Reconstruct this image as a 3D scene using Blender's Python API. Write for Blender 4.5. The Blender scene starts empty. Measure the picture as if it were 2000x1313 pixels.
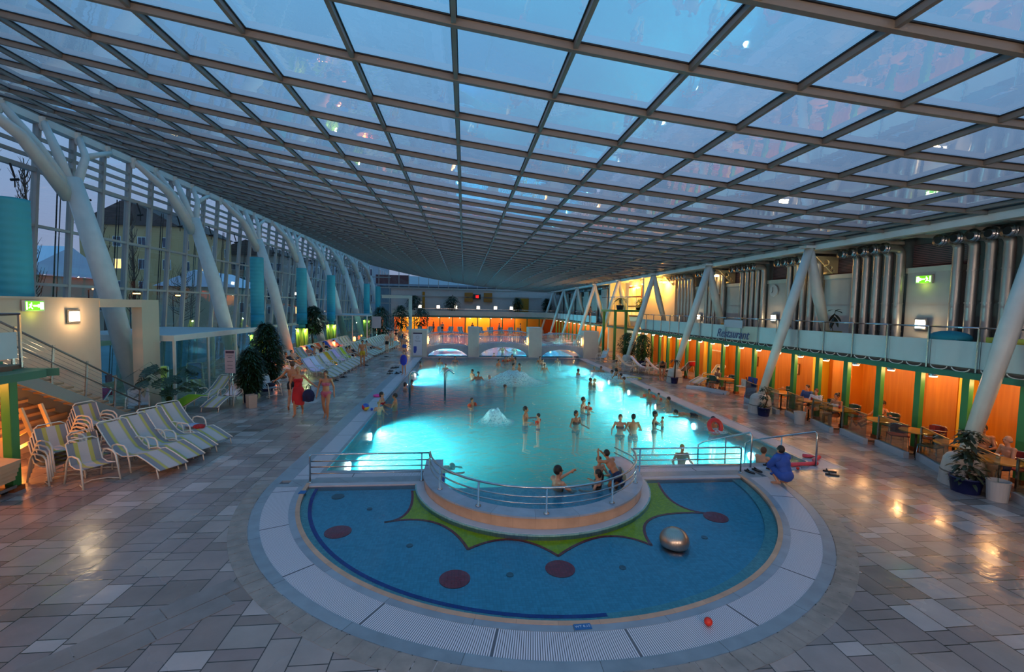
import bpy, math, random
import numpy as np
from mathutils import Vector, Matrix, noise as mnoise
PI = math.pi
R = math.radians
C = bpy.context.scene.collection
random.seed(7)

# ---------------------------------------------------------------- camera solve (photo is 2000 x 1313)
FPX, CX, CY, EYE = 889.0, 1000.0, 656.5, 4.0
Yc = Vector(((907-CX)/FPX, -(600-CY)/FPX, -1)).normalized()
Zc = Vector((1, -.019, 0)).cross(Yc).normalized()
Xc = Yc.cross(Zc)
ROT = Matrix((Xc, Yc, Zc))
def ray(px, py): return ROT @ Vector(((px-CX)/FPX, -(py-CY)/FPX, -1))
def at(px, py, z=0.0):
    d = ray(px, py); t = (z-EYE)/d.z
    return Vector((d.x*t, d.y*t, z))

# ---------------------------------------------------------------- materials
def lin(c):
    if isinstance(c, str):
        c = [int(c[i:i+2], 16)/255 for i in (0, 2, 4)]
        c = [x/12.92 if x <= .04045 else ((x+.055)/1.055)**2.4 for x in c]
    return (c[0], c[1], c[2], 1)
MATS = {}
def newmat(name):
    m = bpy.data.materials.new(name); m.use_nodes = True
    nt = m.node_tree; nt.nodes.clear()
    out = nt.nodes.new('ShaderNodeOutputMaterial')
    return m, nt, out
def N(nt, t, **kw):
    n = nt.nodes.new(t)
    for k, v in kw.items():
        if k.startswith('i_'):
            n.inputs[k[2:].replace('_', ' ')].default_value = v
        else: setattr(n, k, v)
    return n
def MA(nt, op, a, b=None, c=None):
    n = nt.nodes.new('ShaderNodeMath'); n.operation = op
    for i, x in enumerate((a, b, c)):
        if x is None: continue
        if isinstance(x, (int, float)): n.inputs[i].default_value = x
        else: nt.links.new(x, n.inputs[i])
    return n.outputs[0]
def mat(name, col, rough=.5, metal=0, var=0, vs=3, bump=0, bs=30, emit=None, es=0, spec=.5, sub=0, coat=0):
    if name in MATS: return MATS[name]
    m, nt, out = newmat(name)
    b = N(nt, 'ShaderNodeBsdfPrincipled')
    b.inputs['Base Color'].default_value = lin(col); b.inputs['Roughness'].default_value = rough
    b.inputs['Metallic'].default_value = metal; b.inputs['Specular IOR Level'].default_value = spec
    if coat: b.inputs['Coat Weight'].default_value = coat
    L = nt.links.new
    tc = N(nt, 'ShaderNodeTexCoord')
    if var:
        nz = N(nt, 'ShaderNodeTexNoise', i_Scale=vs, i_Detail=4.0); L(tc.outputs['Object'], nz.inputs['Vector'])
        mp = N(nt, 'ShaderNodeMapRange'); L(nz.outputs['Fac'], mp.inputs[0])
        mp.inputs[1].default_value = .3; mp.inputs[2].default_value = .7
        mp.inputs[3].default_value = 1-var; mp.inputs[4].default_value = 1+var
        hs = N(nt, 'ShaderNodeHueSaturation'); hs.inputs['Color'].default_value = lin(col)
        L(mp.outputs[0], hs.inputs['Value']); L(hs.outputs[0], b.inputs['Base Color'])
    if bump:
        n2 = N(nt, 'ShaderNodeTexNoise', i_Scale=bs, i_Detail=3.0); L(tc.outputs['Object'], n2.inputs['Vector'])
        bp = N(nt, 'ShaderNodeBump', i_Strength=bump, i_Distance=.02); L(n2.outputs['Fac'], bp.inputs['Height'])
        L(bp.outputs[0], b.inputs['Normal'])
    if emit:
        b.inputs['Emission Color'].default_value = lin(emit); b.inputs['Emission Strength'].default_value = es
    L(b.outputs[0], out.inputs[0]); MATS[name] = m
    return m
def glassmat(name, tint, ior=1.5, rough=.0, bump=0, bs=2.0, gain=1.0, haze=None, hz=0):
    """thin pane: light passes straight through, Fresnel reflection on top"""
    if name in MATS: return MATS[name]
    m, nt, out = newmat(name); L = nt.links.new
    tr = N(nt, 'ShaderNodeBsdfTransparent', i_Color=lin(tint))
    gl = N(nt, 'ShaderNodeBsdfGlossy', i_Roughness=rough); gl.inputs['Color'].default_value = (1, 1, 1, 1)
    fr = N(nt, 'ShaderNodeFresnel'); ge = N(nt, 'ShaderNodeNewGeometry')   # same reflectance seen from either side of the pane
    L(MA(nt, 'MULTIPLY_ADD', ge.outputs['Backfacing'], 1/ior-ior, ior), fr.inputs[0])
    fac = MA(nt, 'MINIMUM', MA(nt, 'MULTIPLY', fr.outputs[0], gain), .9)
    if bump:
        tc = N(nt, 'ShaderNodeTexCoord')
        nz = N(nt, 'ShaderNodeTexNoise', i_Scale=bs, i_Detail=2.0); L(tc.outputs['Object'], nz.inputs['Vector'])
        bp = N(nt, 'ShaderNodeBump', i_Strength=bump, i_Distance=.05); L(nz.outputs['Fac'], bp.inputs['Height'])
        L(bp.outputs[0], gl.inputs['Normal'])
    base = tr.outputs[0]
    if hz:
        df = N(nt, 'ShaderNodeBsdfTranslucent', i_Color=lin(haze))
        d2 = N(nt, 'ShaderNodeBsdfDiffuse', i_Color=lin(haze))
        m1 = N(nt, 'ShaderNodeMixShader'); m1.inputs[0].default_value = .5
        L(df.outputs[0], m1.inputs[1]); L(d2.outputs[0], m1.inputs[2])
        m2 = N(nt, 'ShaderNodeMixShader'); m2.inputs[0].default_value = hz
        L(base, m2.inputs[1]); L(m1.outputs[0], m2.inputs[2]); base = m2.outputs[0]
    mx = N(nt, 'ShaderNodeMixShader'); L(fac, mx.inputs[0]); L(base, mx.inputs[1]); L(gl.outputs[0], mx.inputs[2])
    L(mx.outputs[0], out.inputs[0]); MATS[name] = m
    return m

# ---------------------------------------------------------------- mesh building
def basis(d, up=Vector((0, 0, 1))):
    d = d.normalized()
    if abs(d.dot(up)) > .995: up = Vector((0, 1, 0)) if abs(d.y) < .9 else Vector((1, 0, 0))
    x = d.cross(up).normalized(); y = x.cross(d).normalized()
    return x, y, d
class MB:
    def __init__(s): s.v = []; s.f = []; s.m = []; s.cur = 0
    def add(s, vs, fs):
        o = len(s.v); s.v += [tuple(v) for v in vs]; s.f += [tuple(i+o for i in f) for f in fs]; s.m += [s.cur]*len(fs)
        return s
    def box(s, c, d, rz=0, rx=0, ry=0):
        M = Matrix.Rotation(rz, 3, 'Z') @ Matrix.Rotation(ry, 3, 'Y') @ Matrix.Rotation(rx, 3, 'X')
        c = Vector(c); vs = [c + M @ Vector((x*d[0]/2, y*d[1]/2, z*d[2]/2)) for z in (-1, 1) for y in (-1, 1) for x in (-1, 1)]
        return s.add(vs, [(0, 2, 3, 1), (4, 5, 7, 6), (0, 1, 5, 4), (2, 6, 7, 3), (0, 4, 6, 2), (1, 3, 7, 5)])
    def bx(s, x0, x1, y0, y1, z0, z1): return s.box(((x0+x1)/2, (y0+y1)/2, (z0+z1)/2), (x1-x0, y1-y0, z1-z0))
    def beam(s, a, b, w, h, up=(0, 0, 1)):
        a, b = Vector(a), Vector(b); x, y, d = basis(b-a, Vector(up)); vs = []
        for p in (a, b):
            for j, i in ((-1, -1), (-1, 1), (1, 1), (1, -1)): vs.append(p + x*(i*w/2) + y*(j*h/2))
        return s.add(vs, [(3, 2, 1, 0), (4, 5, 6, 7), (0, 1, 5, 4), (1, 2, 6, 5), (2, 3, 7, 6), (3, 0, 4, 7)])
    def tube(s, pts, r, seg=8, closed=False, caps=True, flat=1.0):
        pts = [Vector(p) for p in pts]; n = len(pts); rs = r if isinstance(r, (list, tuple)) else [r]*n
        vs = []; px = None
        for i, p in enumerate(pts):
            if closed: d = pts[(i+1) % n]-pts[i-1]
            else: d = pts[min(i+1, n-1)]-pts[max(i-1, 0)]
            x, y, d = basis(d)
            if px is not None:
                x = (px - d*px.dot(d)).normalized(); y = x.cross(d)
            px = x
            for k in range(seg):
                a = 2*PI*k/seg; vs.append(p + x*math.cos(a)*rs[i] + y*math.sin(a)*rs[i]*flat)
        fs = []
        for i in range(n if closed else n-1):
            j = (i+1) % n
            for k in range(seg): fs.append((i*seg+k, i*seg+(k+1) % seg, j*seg+(k+1) % seg, j*seg+k))
        if caps and not closed: fs += [tuple(range(seg))[::-1], tuple((n-1)*seg+k for k in range(seg))]
        return s.add(vs, fs)
    def lathe(s, prof, c=(0, 0, 0), seg=16, cap=True):
        c = Vector(c); n = len(prof); vs = [c+Vector((r*math.cos(2*PI*k/seg), r*math.sin(2*PI*k/seg), z)) for r, z in prof for k in range(seg)]
        fs = [(i*seg+k, i*seg+(k+1) % seg, (i+1)*seg+(k+1) % seg, (i+1)*seg+k) for i in range(n-1) for k in range(seg)]
        if cap: fs += [tuple(range(seg))[::-1], tuple((n-1)*seg+k for k in range(seg))]
        return s.add(vs, fs)
    def ell(s, c, r, M=None, seg=12, rings=8):
        c = Vector(c); r = (r, r, r) if isinstance(r, (int, float)) else r; vs = []; fs = []
        M = M or Matrix.Identity(3)
        for i in range(rings+1):
            t = PI*i/rings
            for k in range(seg):
                a = 2*PI*k/seg; vs.append(c + M @ Vector((r[0]*math.sin(t)*math.cos(a), r[1]*math.sin(t)*math.sin(a), -r[2]*math.cos(t))))
        for i in range(rings):
            for k in range(seg): fs.append((i*seg+k, i*seg+(k+1) % seg, (i+1)*seg+(k+1) % seg, (i+1)*seg+k))
        return s.add(vs, fs)
    def ring(s, cx, cy, r0, r1, z0, z1, a0=0, a1=360, seg=64):
        full = abs(a1-a0) >= 360; n = seg if full else seg+1; vs = []
        for i in range(n):
            a = R(a0+(a1-a0)*i/seg)
            for r, z in ((r0, z0), (r1, z0), (r1, z1), (r0, z1)): vs.append((cx+r*math.cos(a), cy+r*math.sin(a), z))
        fs = []
        for i in range(seg):
            j = (i+1) % n
            for k in range(4): fs.append((i*4+k, i*4+(k+1) % 4, j*4+(k+1) % 4, j*4+k))
        if not full: fs += [(3, 2, 1, 0), ((n-1)*4, (n-1)*4+1, (n-1)*4+2, (n-1)*4+3)]
        return s.add(vs, fs)
    def prism(s, pts, z0, z1):
        n = len(pts); vs = [(p[0], p[1], z0) for p in pts]+[(p[0], p[1], z1) for p in pts]
        return s.add(vs, [tuple(range(n))[::-1], tuple(range(n, 2*n))]+[(i, (i+1) % n, n+(i+1) % n, n+i) for i in range(n)])
    def quad(s, *p): return s.add(p, [tuple(range(len(p)))])
    def build(s, name, mats, parent=None, smooth=False, **kw):
        me = bpy.data.meshes.new(name); off = Vector((0, 0, 0))
        if parent is not None:
            q = parent
            while q is not None: off += q.location; q = q.parent
        elif s.v:
            a = np.array(s.v); off = Vector(((a[:, 0].min()+a[:, 0].max())/2, (a[:, 1].min()+a[:, 1].max())/2, a[:, 2].min()))
        me.from_pydata([(v[0]-off.x, v[1]-off.y, v[2]-off.z) for v in s.v], [], s.f)
        for m in (mats if isinstance(mats, (list, tuple)) else [mats]): me.materials.append(m)
        if max(s.m, default=0) > 0: me.polygons.foreach_set('material_index', s.m)
        if smooth: me.polygons.foreach_set('use_smooth', [True]*len(me.polygons))
        me.update()
        o = bpy.data.objects.new(name, me); C.objects.link(o)
        if parent is not None: o.parent = parent
        else: o.location = off
        for k, v in kw.items(): o[k] = v
        return o
def bev(o, w=.01, n=1):
    m = o.modifiers.new('bevel', 'BEVEL'); m.width = w; m.segments = n; m.limit_method = 'ANGLE'; return o
def thing(name, label, cat, loc=(0, 0, 0), rz=0, group=None):
    o = bpy.data.objects.new(name, None); C.objects.link(o); o.empty_display_size = .1
    o.location = loc; o.rotation_euler = (0, 0, rz); o['label'] = label; o['category'] = cat
    if group: o['group'] = group
    return o
def tag(o, label, cat, group=None, kind=None):
    if label: o['label'] = label
    if cat: o['category'] = cat
    if group: o['group'] = group
    if kind: o['kind'] = kind
    return o
def struct(o, label=None):
    o['kind'] = 'structure'
    if label: o['label'] = label
    return o
KIDS = {}
def copy_tree(o, parent=None, mats=None):
    c = o.copy(); C.objects.link(c); c.parent = parent
    if mats and c.type == 'MESH' and c.name.split('.')[0] in mats:
        c.data = c.data.copy(); c.data.materials[0] = mats[c.name.split('.')[0]]
    for ch in list(o.children): copy_tree(ch, c, mats)
    return c
def dup(o, loc, rz=0, label=None, group=None, scale=None, mats=None, name=None, cat=None):
    c = copy_tree(o, None, mats); c.location = loc; c.rotation_euler = (0, 0, rz)
    if label: c['label'] = label
    if group: c['group'] = group
    elif group == '' and 'group' in c: del c['group']
    if cat: c['category'] = cat
    if name: c.name = name
    if scale: c.scale = (scale,)*3 if isinstance(scale, (int, float)) else scale
    return c
def plight(name, loc, power, col, r=.05, spot=None, rot=None):
    l = bpy.data.lights.new(name, 'SPOT' if spot else 'POINT'); l.energy = power; l.color = lin(col)[:3]; l.shadow_soft_size = r
    if spot: l.spot_size = R(spot); l.spot_blend = 1.0
    o = bpy.data.objects.new(name, l); C.objects.link(o); o.location = loc
    if rot: o.rotation_euler = rot
    return o
def text(name, body, loc, rot, size, m, parent=None, ext=.004, shear=0, align='CENTER'):
    cu = bpy.data.curves.new(name, 'FONT'); cu.body = body; cu.size = size; cu.extrude = ext; cu.align_x = align; cu.align_y = 'CENTER'; cu.shear = shear
    tmp = bpy.data.objects.new('tmp', cu); C.objects.link(tmp); bpy.context.view_layer.update()
    me = bpy.data.meshes.new_from_object(tmp.evaluated_get(bpy.context.evaluated_depsgraph_get())); bpy.data.objects.remove(tmp)
    me.materials.clear(); me.materials.append(m); o = bpy.data.objects.new(name, me); C.objects.link(o); o.rotation_euler = rot
    l = Vector(loc)
    if parent is not None:
        q = parent
        while q is not None: l -= q.location; q = q.parent
        o.parent = parent
    o.location = l
    return o

WHITE = mat('painted white steel', 'c9cec8', .45, var=.05)
GREEN = mat('green painted steel', '2f7a3e', .45)
GREENB = mat('green painted beam', '2a6a52', .5)
STEEL = mat('stainless steel', 'b9bcc0', .22, 1.0)
DARK = mat('black rubber', '101114', .6)
FRAME = mat('white lacquered tube', 'd8d2c6', .4)
PLASTER = mat('pale plaster', 'c4bfb2', .8, var=.04)
BLUEPOT = mat('dark blue planter', '10184a', .4)
LEAF = mat('dark green leaf', '1d4420', .5, var=.3, vs=4)
LEAF2 = mat('deep green leaf', '173016', .45, var=.3, vs=4)
LEAF3 = mat('bright green leaf', '5f9a22', .5, var=.2, vs=4)
SOIL = mat('potting soil', '2a1c12', .9)
BARK = mat('brown stem', '4a3424', .8)
WARM = mat('warm lamp glass', 'ffffff', .3, emit='ffe9c8', es=8)
COOL = mat('white lamp glass', 'ffffff', .3, emit='fff6e0', es=5)
SKY, EXPO = 1.15, 0.6
# ================================================================ STONE, WATER, GLASS
def floor_mat():
    m, nt, out = newmat('wet stone paving'); L = nt.links.new
    tc = N(nt, 'ShaderNodeNewGeometry'); sp = N(nt, 'ShaderNodeSeparateXYZ'); L(tc.outputs['Position'], sp.inputs[0])
    X, Y = sp.outputs[0], sp.outputs[1]
    per, wide = 1.35, .55
    u = MA(nt, 'DIVIDE', MA(nt, 'ADD', X, 100), per); k = MA(nt, 'FLOOR', u); fu = MA(nt, 'SUBTRACT', u, k)
    # three courses per period: widths .55 .35 .45
    a, b = .41, .67
    s1 = MA(nt, 'GREATER_THAN', fu, a); s2 = MA(nt, 'GREATER_THAN', fu, b)
    col = MA(nt, 'ADD', MA(nt, 'MULTIPLY', k, 3), MA(nt, 'ADD', s1, s2))
    dx = MA(nt, 'MINIMUM', MA(nt, 'ABSOLUTE', MA(nt, 'SUBTRACT', fu, a)), MA(nt, 'ABSOLUTE', MA(nt, 'SUBTRACT', fu, b)))
    dx = MA(nt, 'MULTIPLY', MA(nt, 'MINIMUM', dx, MA(nt, 'MINIMUM', fu, MA(nt, 'SUBTRACT', 1, fu))), per)
    wn = N(nt, 'ShaderNodeTexWhiteNoise', noise_dimensions='1D'); L(col, wn.inputs['W'])
    ln = MA(nt, 'MULTIPLY_ADD', wn.outputs[0], .35, .55)
    v = MA(nt, 'ADD', MA(nt, 'DIVIDE', MA(nt, 'ADD', Y, 100), ln), MA(nt, 'MULTIPLY', wn.outputs[0], 7.3)); kv = MA(nt, 'FLOOR', v); fv = MA(nt, 'SUBTRACT', v, kv)
    # split each course stone in long and short
    s3 = MA(nt, 'GREATER_THAN', fv, .68)
    dy = MA(nt, 'MINIMUM', MA(nt, 'MINIMUM', fv, MA(nt, 'SUBTRACT', 1, fv)), MA(nt, 'ABSOLUTE', MA(nt, 'SUBTRACT', fv, .68)))
    dy = MA(nt, 'MULTIPLY', dy, ln)
    cv = N(nt, 'ShaderNodeCombineXYZ'); L(col, cv.inputs[0]); L(kv, cv.inputs[1]); L(s3, cv.inputs[2])
    w2 = N(nt, 'ShaderNodeTexWhiteNoise', noise_dimensions='3D'); L(cv.outputs[0], w2.inputs['Vector'])
    rp = N(nt, 'ShaderNodeValToRGB'); L(w2.outputs[0], rp.inputs[0]); e = rp.color_ramp.elements
    e[0].position = 0; e[0].color = lin('83726a'); e[1].position = 1; e[1].color = lin('b8aaa6')
    for p, c in ((.25, '968580'), (.45, '907c78'), (.6, '9c908a'), (.8, 'a08f88')):
        q = e.new(p); q.color = lin(c)
    nz = N(nt, 'ShaderNodeTexNoise', i_Scale=2.5, i_Detail=6.0); L(tc.outputs['Position'], nz.inputs['Vector'])
    mp = N(nt, 'ShaderNodeMapRange'); L(nz.outputs['Fac'], mp.inputs[0]); mp.inputs[3].default_value = .75; mp.inputs[4].default_value = 1.2
    hs = N(nt, 'ShaderNodeHueSaturation'); L(rp.outputs[0], hs.inputs['Color']); L(mp.outputs[0], hs.inputs['Value'])
    jm = MA(nt, 'LESS_THAN', MA(nt, 'MINIMUM', dx, dy), .007)
    mx = N(nt, 'ShaderNodeMixRGB'); L(jm, mx.inputs[0]); L(hs.outputs[0], mx.inputs[1]); mx.inputs[2].default_value = lin('3a332e')
    bs = N(nt, 'ShaderNodeBsdfPrincipled'); L(mx.outputs[0], bs.inputs['Base Color'])
    # wet film: patches of low roughness
    wz = N(nt, 'ShaderNodeTexNoise', i_Scale=.45, i_Detail=4.0); L(tc.outputs['Position'], wz.inputs['Vector'])
    mr = N(nt, 'ShaderNodeMapRange'); L(wz.outputs['Fac'], mr.inputs[0]); mr.inputs[1].default_value = .42; mr.inputs[2].default_value = .58
    mr.inputs[3].default_value = .14; mr.inputs[4].default_value = .34; L(mr.outputs[0], bs.inputs['Roughness'])
    n3 = N(nt, 'ShaderNodeTexNoise', i_Scale=7.0, i_Detail=3.0); L(tc.outputs['Position'], n3.inputs['Vector'])
    hh = MA(nt, 'SUBTRACT', n3.outputs['Fac'], MA(nt, 'MULTIPLY', jm, .5))
    bp = N(nt, 'ShaderNodeBump', i_Strength=.35, i_Distance=.012); L(hh, bp.inputs['Height']); L(bp.outputs[0], bs.inputs['Normal'])
    L(bs.outputs[0], out.inputs[0]); return m
PAVE = floor_mat()
def stone(name, col, jl, joint='55585c', polar=None, rough=.3, ring=None):
    """cut stone with joints every jl metres (or jl degrees when polar=(cx,cy))"""
    m, nt, out = newmat(name); L = nt.links.new
    tc = N(nt, 'ShaderNodeNewGeometry'); sp = N(nt, 'ShaderNodeSeparateXYZ'); L(tc.outputs['Position'], sp.inputs[0])
    if polar:
        ang = MA(nt, 'ARCTAN2', MA(nt, 'SUBTRACT', sp.outputs[1], polar[1]), MA(nt, 'SUBTRACT', sp.outputs[0], polar[0]))
        u = MA(nt, 'DIVIDE', MA(nt, 'ADD', ang, 7), R(jl)); th = .006
    else:
        u = MA(nt, 'DIVIDE', MA(nt, 'ADD', MA(nt, 'ADD', sp.outputs[1], sp.outputs[0]), 100), jl); th = .012/jl
    k = MA(nt, 'FLOOR', u); fu = MA(nt, 'SUBTRACT', u, k)
    jm = MA(nt, 'LESS_THAN', fu, th)
    wn = N(nt, 'ShaderNodeTexWhiteNoise', noise_dimensions='1D'); L(k, wn.inputs['W'])
    nz = N(nt, 'ShaderNodeTexNoise', i_Scale=4.0, i_Detail=6.0); L(tc.outputs['Position'], nz.inputs['Vector'])
    val = MA(nt, 'ADD', MA(nt, 'MULTIPLY_ADD', wn.outputs[0], .16, .6), MA(nt, 'MULTIPLY', nz.outputs['Fac'], .62))
    hs = N(nt, 'ShaderNodeHueSaturation'); hs.inputs['Color'].default_value = lin(col); L(val, hs.inputs['Value'])
    mx = N(nt, 'ShaderNodeMixRGB'); L(jm, mx.inputs[0]); L(hs.outputs[0], mx.inputs[1]); mx.inputs[2].default_value = lin(joint)
    bs = N(nt, 'ShaderNodeBsdfPrincipled', i_Roughness=rough); L(mx.outputs[0], bs.inputs['Base Color'])
    L(bs.outputs[0], out.inputs[0]); MATS[name] = m; return m
def grating(name, polar=None, axis=0, step=.028):
    m, nt, out = newmat(name); L = nt.links.new
    tc = N(nt, 'ShaderNodeNewGeometry'); sp = N(nt, 'ShaderNodeSeparateXYZ'); L(tc.outputs['Position'], sp.inputs[0])
    if polar:
        ang = MA(nt, 'ARCTAN2', MA(nt, 'SUBTRACT', sp.outputs[1], polar[1]), MA(nt, 'SUBTRACT', sp.outputs[0], polar[0]))
        u = MA(nt, 'DIVIDE', MA(nt, 'ADD', ang, 7), step/5.5)
    else: u = MA(nt, 'DIVIDE', MA(nt, 'ADD', sp.outputs[axis], 100), step)
    fu = MA(nt, 'FRACT', u); sl = MA(nt, 'GREATER_THAN', fu, .62)
    k = MA(nt, 'FRACT', MA(nt, 'DIVIDE', u, 60)); sj = MA(nt, 'LESS_THAN', k, .012)
    sl = MA(nt, 'MAXIMUM', sl, sj)
    mx = N(nt, 'ShaderNodeMixRGB'); L(sl, mx.inputs[0]); mx.inputs[1].default_value = lin('dcd8e0'); mx.inputs[2].default_value = lin('5b5a62')
    bs = N(nt, 'ShaderNodeBsdfPrincipled', i_Roughness=.4); L(mx.outputs[0], bs.inputs['Base Color'])
    bp = N(nt, 'ShaderNodeBump', i_Strength=.6, i_Distance=.01); L(MA(nt, 'SUBTRACT', 1, sl), bp.inputs['Height']); L(bp.outputs[0], bs.inputs['Normal'])
    L(bs.outputs[0], out.inputs[0]); return m
def mosaic(name, col, step=.05, grout=.8, rough=.25, var=.12):
    m, nt, out = newmat(name); L = nt.links.new
    tc = N(nt, 'ShaderNodeNewGeometry')
    vm = N(nt, 'ShaderNodeVectorMath', operation='DIVIDE'); L(tc.outputs['Position'], vm.inputs[0]); vm.inputs[1].default_value = (step,)*3
    fl = N(nt, 'ShaderNodeVectorMath', operation='FLOOR'); L(vm.outputs[0], fl.inputs[0])
    fr = N(nt, 'ShaderNodeVectorMath', operation='FRACTION'); L(vm.outputs[0], fr.inputs[0])
    sp = N(nt, 'ShaderNodeSeparateXYZ'); L(fr.outputs[0], sp.inputs[0])
    j = MA(nt, 'MAXIMUM', MA(nt, 'LESS_THAN', sp.outputs[0], .12), MA(nt, 'LESS_THAN', sp.outputs[1], .12))
    wn = N(nt, 'ShaderNodeTexWhiteNoise', noise_dimensions='3D'); L(fl.outputs[0], wn.inputs['Vector'])
    val = MA(nt, 'SUBTRACT', MA(nt, 'MULTIPLY_ADD', wn.outputs[0], var*2, 1-var), MA(nt, 'MULTIPLY', j, 1-grout))
    hs = N(nt, 'ShaderNodeHueSaturation'); hs.inputs['Color'].default_value = lin(col); L(val, hs.inputs['Value'])
    bs = N(nt, 'ShaderNodeBsdfPrincipled', i_Roughness=rough); L(hs.outputs[0], bs.inputs['Base Color'])
    L(bs.outputs[0], out.inputs[0]); MATS[name] = m; return m
def water_mat(name, tint, scale=1.6, strength=.35, rough=.03, dist=.12):
    m, nt, out = newmat(name); L = nt.links.new
    tc = N(nt, 'ShaderNodeNewGeometry')
    n1 = N(nt, 'ShaderNodeTexNoise', i_Scale=scale, i_Detail=5.0, i_Roughness=.6, i_Distortion=.6); L(tc.outputs['Position'], n1.inputs['Vector'])
    n2 = N(nt, 'ShaderNodeTexNoise', i_Scale=scale*4, i_Detail=3.0, i_Distortion=1.2); L(tc.outputs['Position'], n2.inputs['Vector'])
    bp = N(nt, 'ShaderNodeBump', i_Strength=strength, i_Distance=dist); L(MA(nt, 'MULTIPLY_ADD', n2.outputs['Fac'], .3, n1.outputs['Fac']), bp.inputs['Height'])
    tr = N(nt, 'ShaderNodeBsdfTransparent', i_Color=lin(tint))
    gl = N(nt, 'ShaderNodeBsdfGlossy', i_Roughness=rough); gl.inputs['Color'].default_value = (1, 1, 1, 1); L(bp.outputs[0], gl.inputs['Normal'])
    fr = N(nt, 'ShaderNodeFresnel', i_IOR=1.33); L(bp.outputs[0], fr.inputs['Normal'])
    mx = N(nt, 'ShaderNodeMixShader'); L(fr.outputs[0], mx.inputs[0]); L(tr.outputs[0], mx.inputs[1]); L(gl.outputs[0], mx.inputs[2])
    L(mx.outputs[0], out.inputs[0]); return m
CC = (1.69, 10.56)
GREY = stone('grey cut stone', '8b949c', 1.1)
GREYR = stone('grey curved stone', '84909a', 15.5, polar=CC)
GREYI = stone('grey coping stone', '8d97a3', 14.0, polar=CC)
PEACH = stone('peach stone edge', 'c99a7c', 6.0, polar=CC, joint='8a6a58')
PEACHW = stone('peach stone cladding', 'c7a283', 9.5, polar=(1.63, 10.4), joint='8a705c')
WALLTOP = stone('blue grey wall cap', '9aa3b0', 19.0, polar=(1.63, 10.4))
GRR = grating('white overflow grating curved', polar=CC)
GRX = grating('white overflow grating', axis=0)
GRY = grating('white overflow grating along', axis=1)
TURQ = mosaic('turquoise pool tile', '14a2cc', .1, .9, var=.05)
DBLUE = mosaic('deep blue pool tile', '0a4f98', .1, .9, var=.1)
KID = mosaic('light blue mosaic', '62afc6', .05, .82)
KIDE = mosaic('teal mosaic', '86b4b4', .05, .82)
YEL = mosaic('yellow mosaic', 'f4cc08', .05, .85)
RED = mosaic('red mosaic', 'd83240', .05, .7)
NAVY = mosaic('navy mosaic', '0b2c8e', .05, .8)

# ================================================================ FLOOR
import bmesh
def filled(name, loops, z, m, thick=0):
    bm = bmesh.new(); es = []
    for lp in loops:
        vs = [bm.verts.new((p[0], p[1], z)) for p in lp]
        es += [bm.edges.new((vs[i], vs[(i+1) % len(vs)])) for i in range(len(vs))]
    bmesh.ops.triangle_fill(bm, edges=es, use_beauty=True)
    bmesh.ops.recalc_face_normals(bm, faces=bm.faces)
    for f in bm.faces:
        if f.normal.z < 0: f.normal_flip()
    me = bpy.data.meshes.new(name); bm.to_mesh(me); bm.free(); me.materials.append(m)
    o = bpy.data.objects.new(name, me); C.objects.link(o); return o
def arc(cx, cy, r, a0, a1, n=48): return [(cx+r*math.cos(R(a0+(a1-a0)*i/n)), cy+r*math.sin(R(a0+(a1-a0)*i/n))) for i in range(n+1)]
RO = 5.92
hole = [(-4.23, 64.6)] + arc(CC[0], CC[1], RO, 180, 360) + [(9.95, CC[1]), (9.95, 64.6)]
fl = struct(filled('floor', [[(-16.6, -8), (16.6, -8), (16.6, 77), (-16.6, 77)], hole], 0, PAVE), 'wet pinkish grey stone paving round the pools')

# narrow ring of radial pavers and the two-row strip running off to the near left corner
PV = mat('radial paver stone', '94867c', .25, var=.18, vs=5)
mb = MB(); n = 74
for i in range(n):
    a0 = 182+(176*i/n); a1 = 182+(176*(i+1)/n)-.12
    mb.ring(CC[0], CC[1], RO+.012, RO+.30, -.05, .003, a0, a1, 2)
struct(mb.build('floor_edging', PV))
mb = MB()
A, Bp = at(470, 1148), at(60, 1330); d = (Bp-A).normalized(); nn = Vector((-d.y, d.x, 0)); Ln = 9.0
for s in (-1, 1):
    t = 0; k = 0
    while t < Ln:
        l = .85; c = A + d*(t+l/2+(.2 if s > 0 else 0)) + nn*s*.165
        mb.box((c.x, c.y, -.02), (l-.012, .318, .052), rz=math.atan2(d.y, d.x)); t += l; k += 1
struct(mb.build('floor_strip', mat('long border paver', '857a76', .28, var=.12, vs=4)))

# ---- overflow channels and kerbs round the pools
mb = MB(); mb.ring(CC[0], CC[1], 5.74, RO, -.3, 0, 180, 360, 96); mb.bx(-4.23, -3.84, CC[1], 64.6, -.3, 0); mb.bx(9.85, 9.95, CC[1], 64.6, -.3, 0)
struct(mb.build('floor_kerb', GREYR), 'grey stone kerb round the pools')
mb = MB(); mb.ring(CC[0], CC[1], 5.27, 5.74, -.3, -.004, 183.5, 360-3.5, 120)
g1 = struct(mb.build('floor_grating', GRR), 'white overflow grating in a half circle')
mb = MB(); mb.bx(-3.84, -3.36, 10.62, 36.3, -.3, -.004); mb.bx(9.36, 9.85, 10.9, 36.3, -.3, -.004); mb.bx(-3.84, -3.3, 37.9, 64.2, -.3, -.004); mb.bx(9.36, 9.85, 37.9, 64.2, -.3, -.004)
struct(mb.build('floor_grating', GRY), 'white overflow grating along the long pool sides')
mb = MB(); mb.bx(-3.36, -.86, 10.7, 10.98, -.3, -.004); mb.bx(4.12, 9.85, 10.66, 10.9, -.3, -.004)
struct(mb.build('floor_grating', GRX), 'white overflow grating across the near pool edge')
mb = MB()
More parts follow.
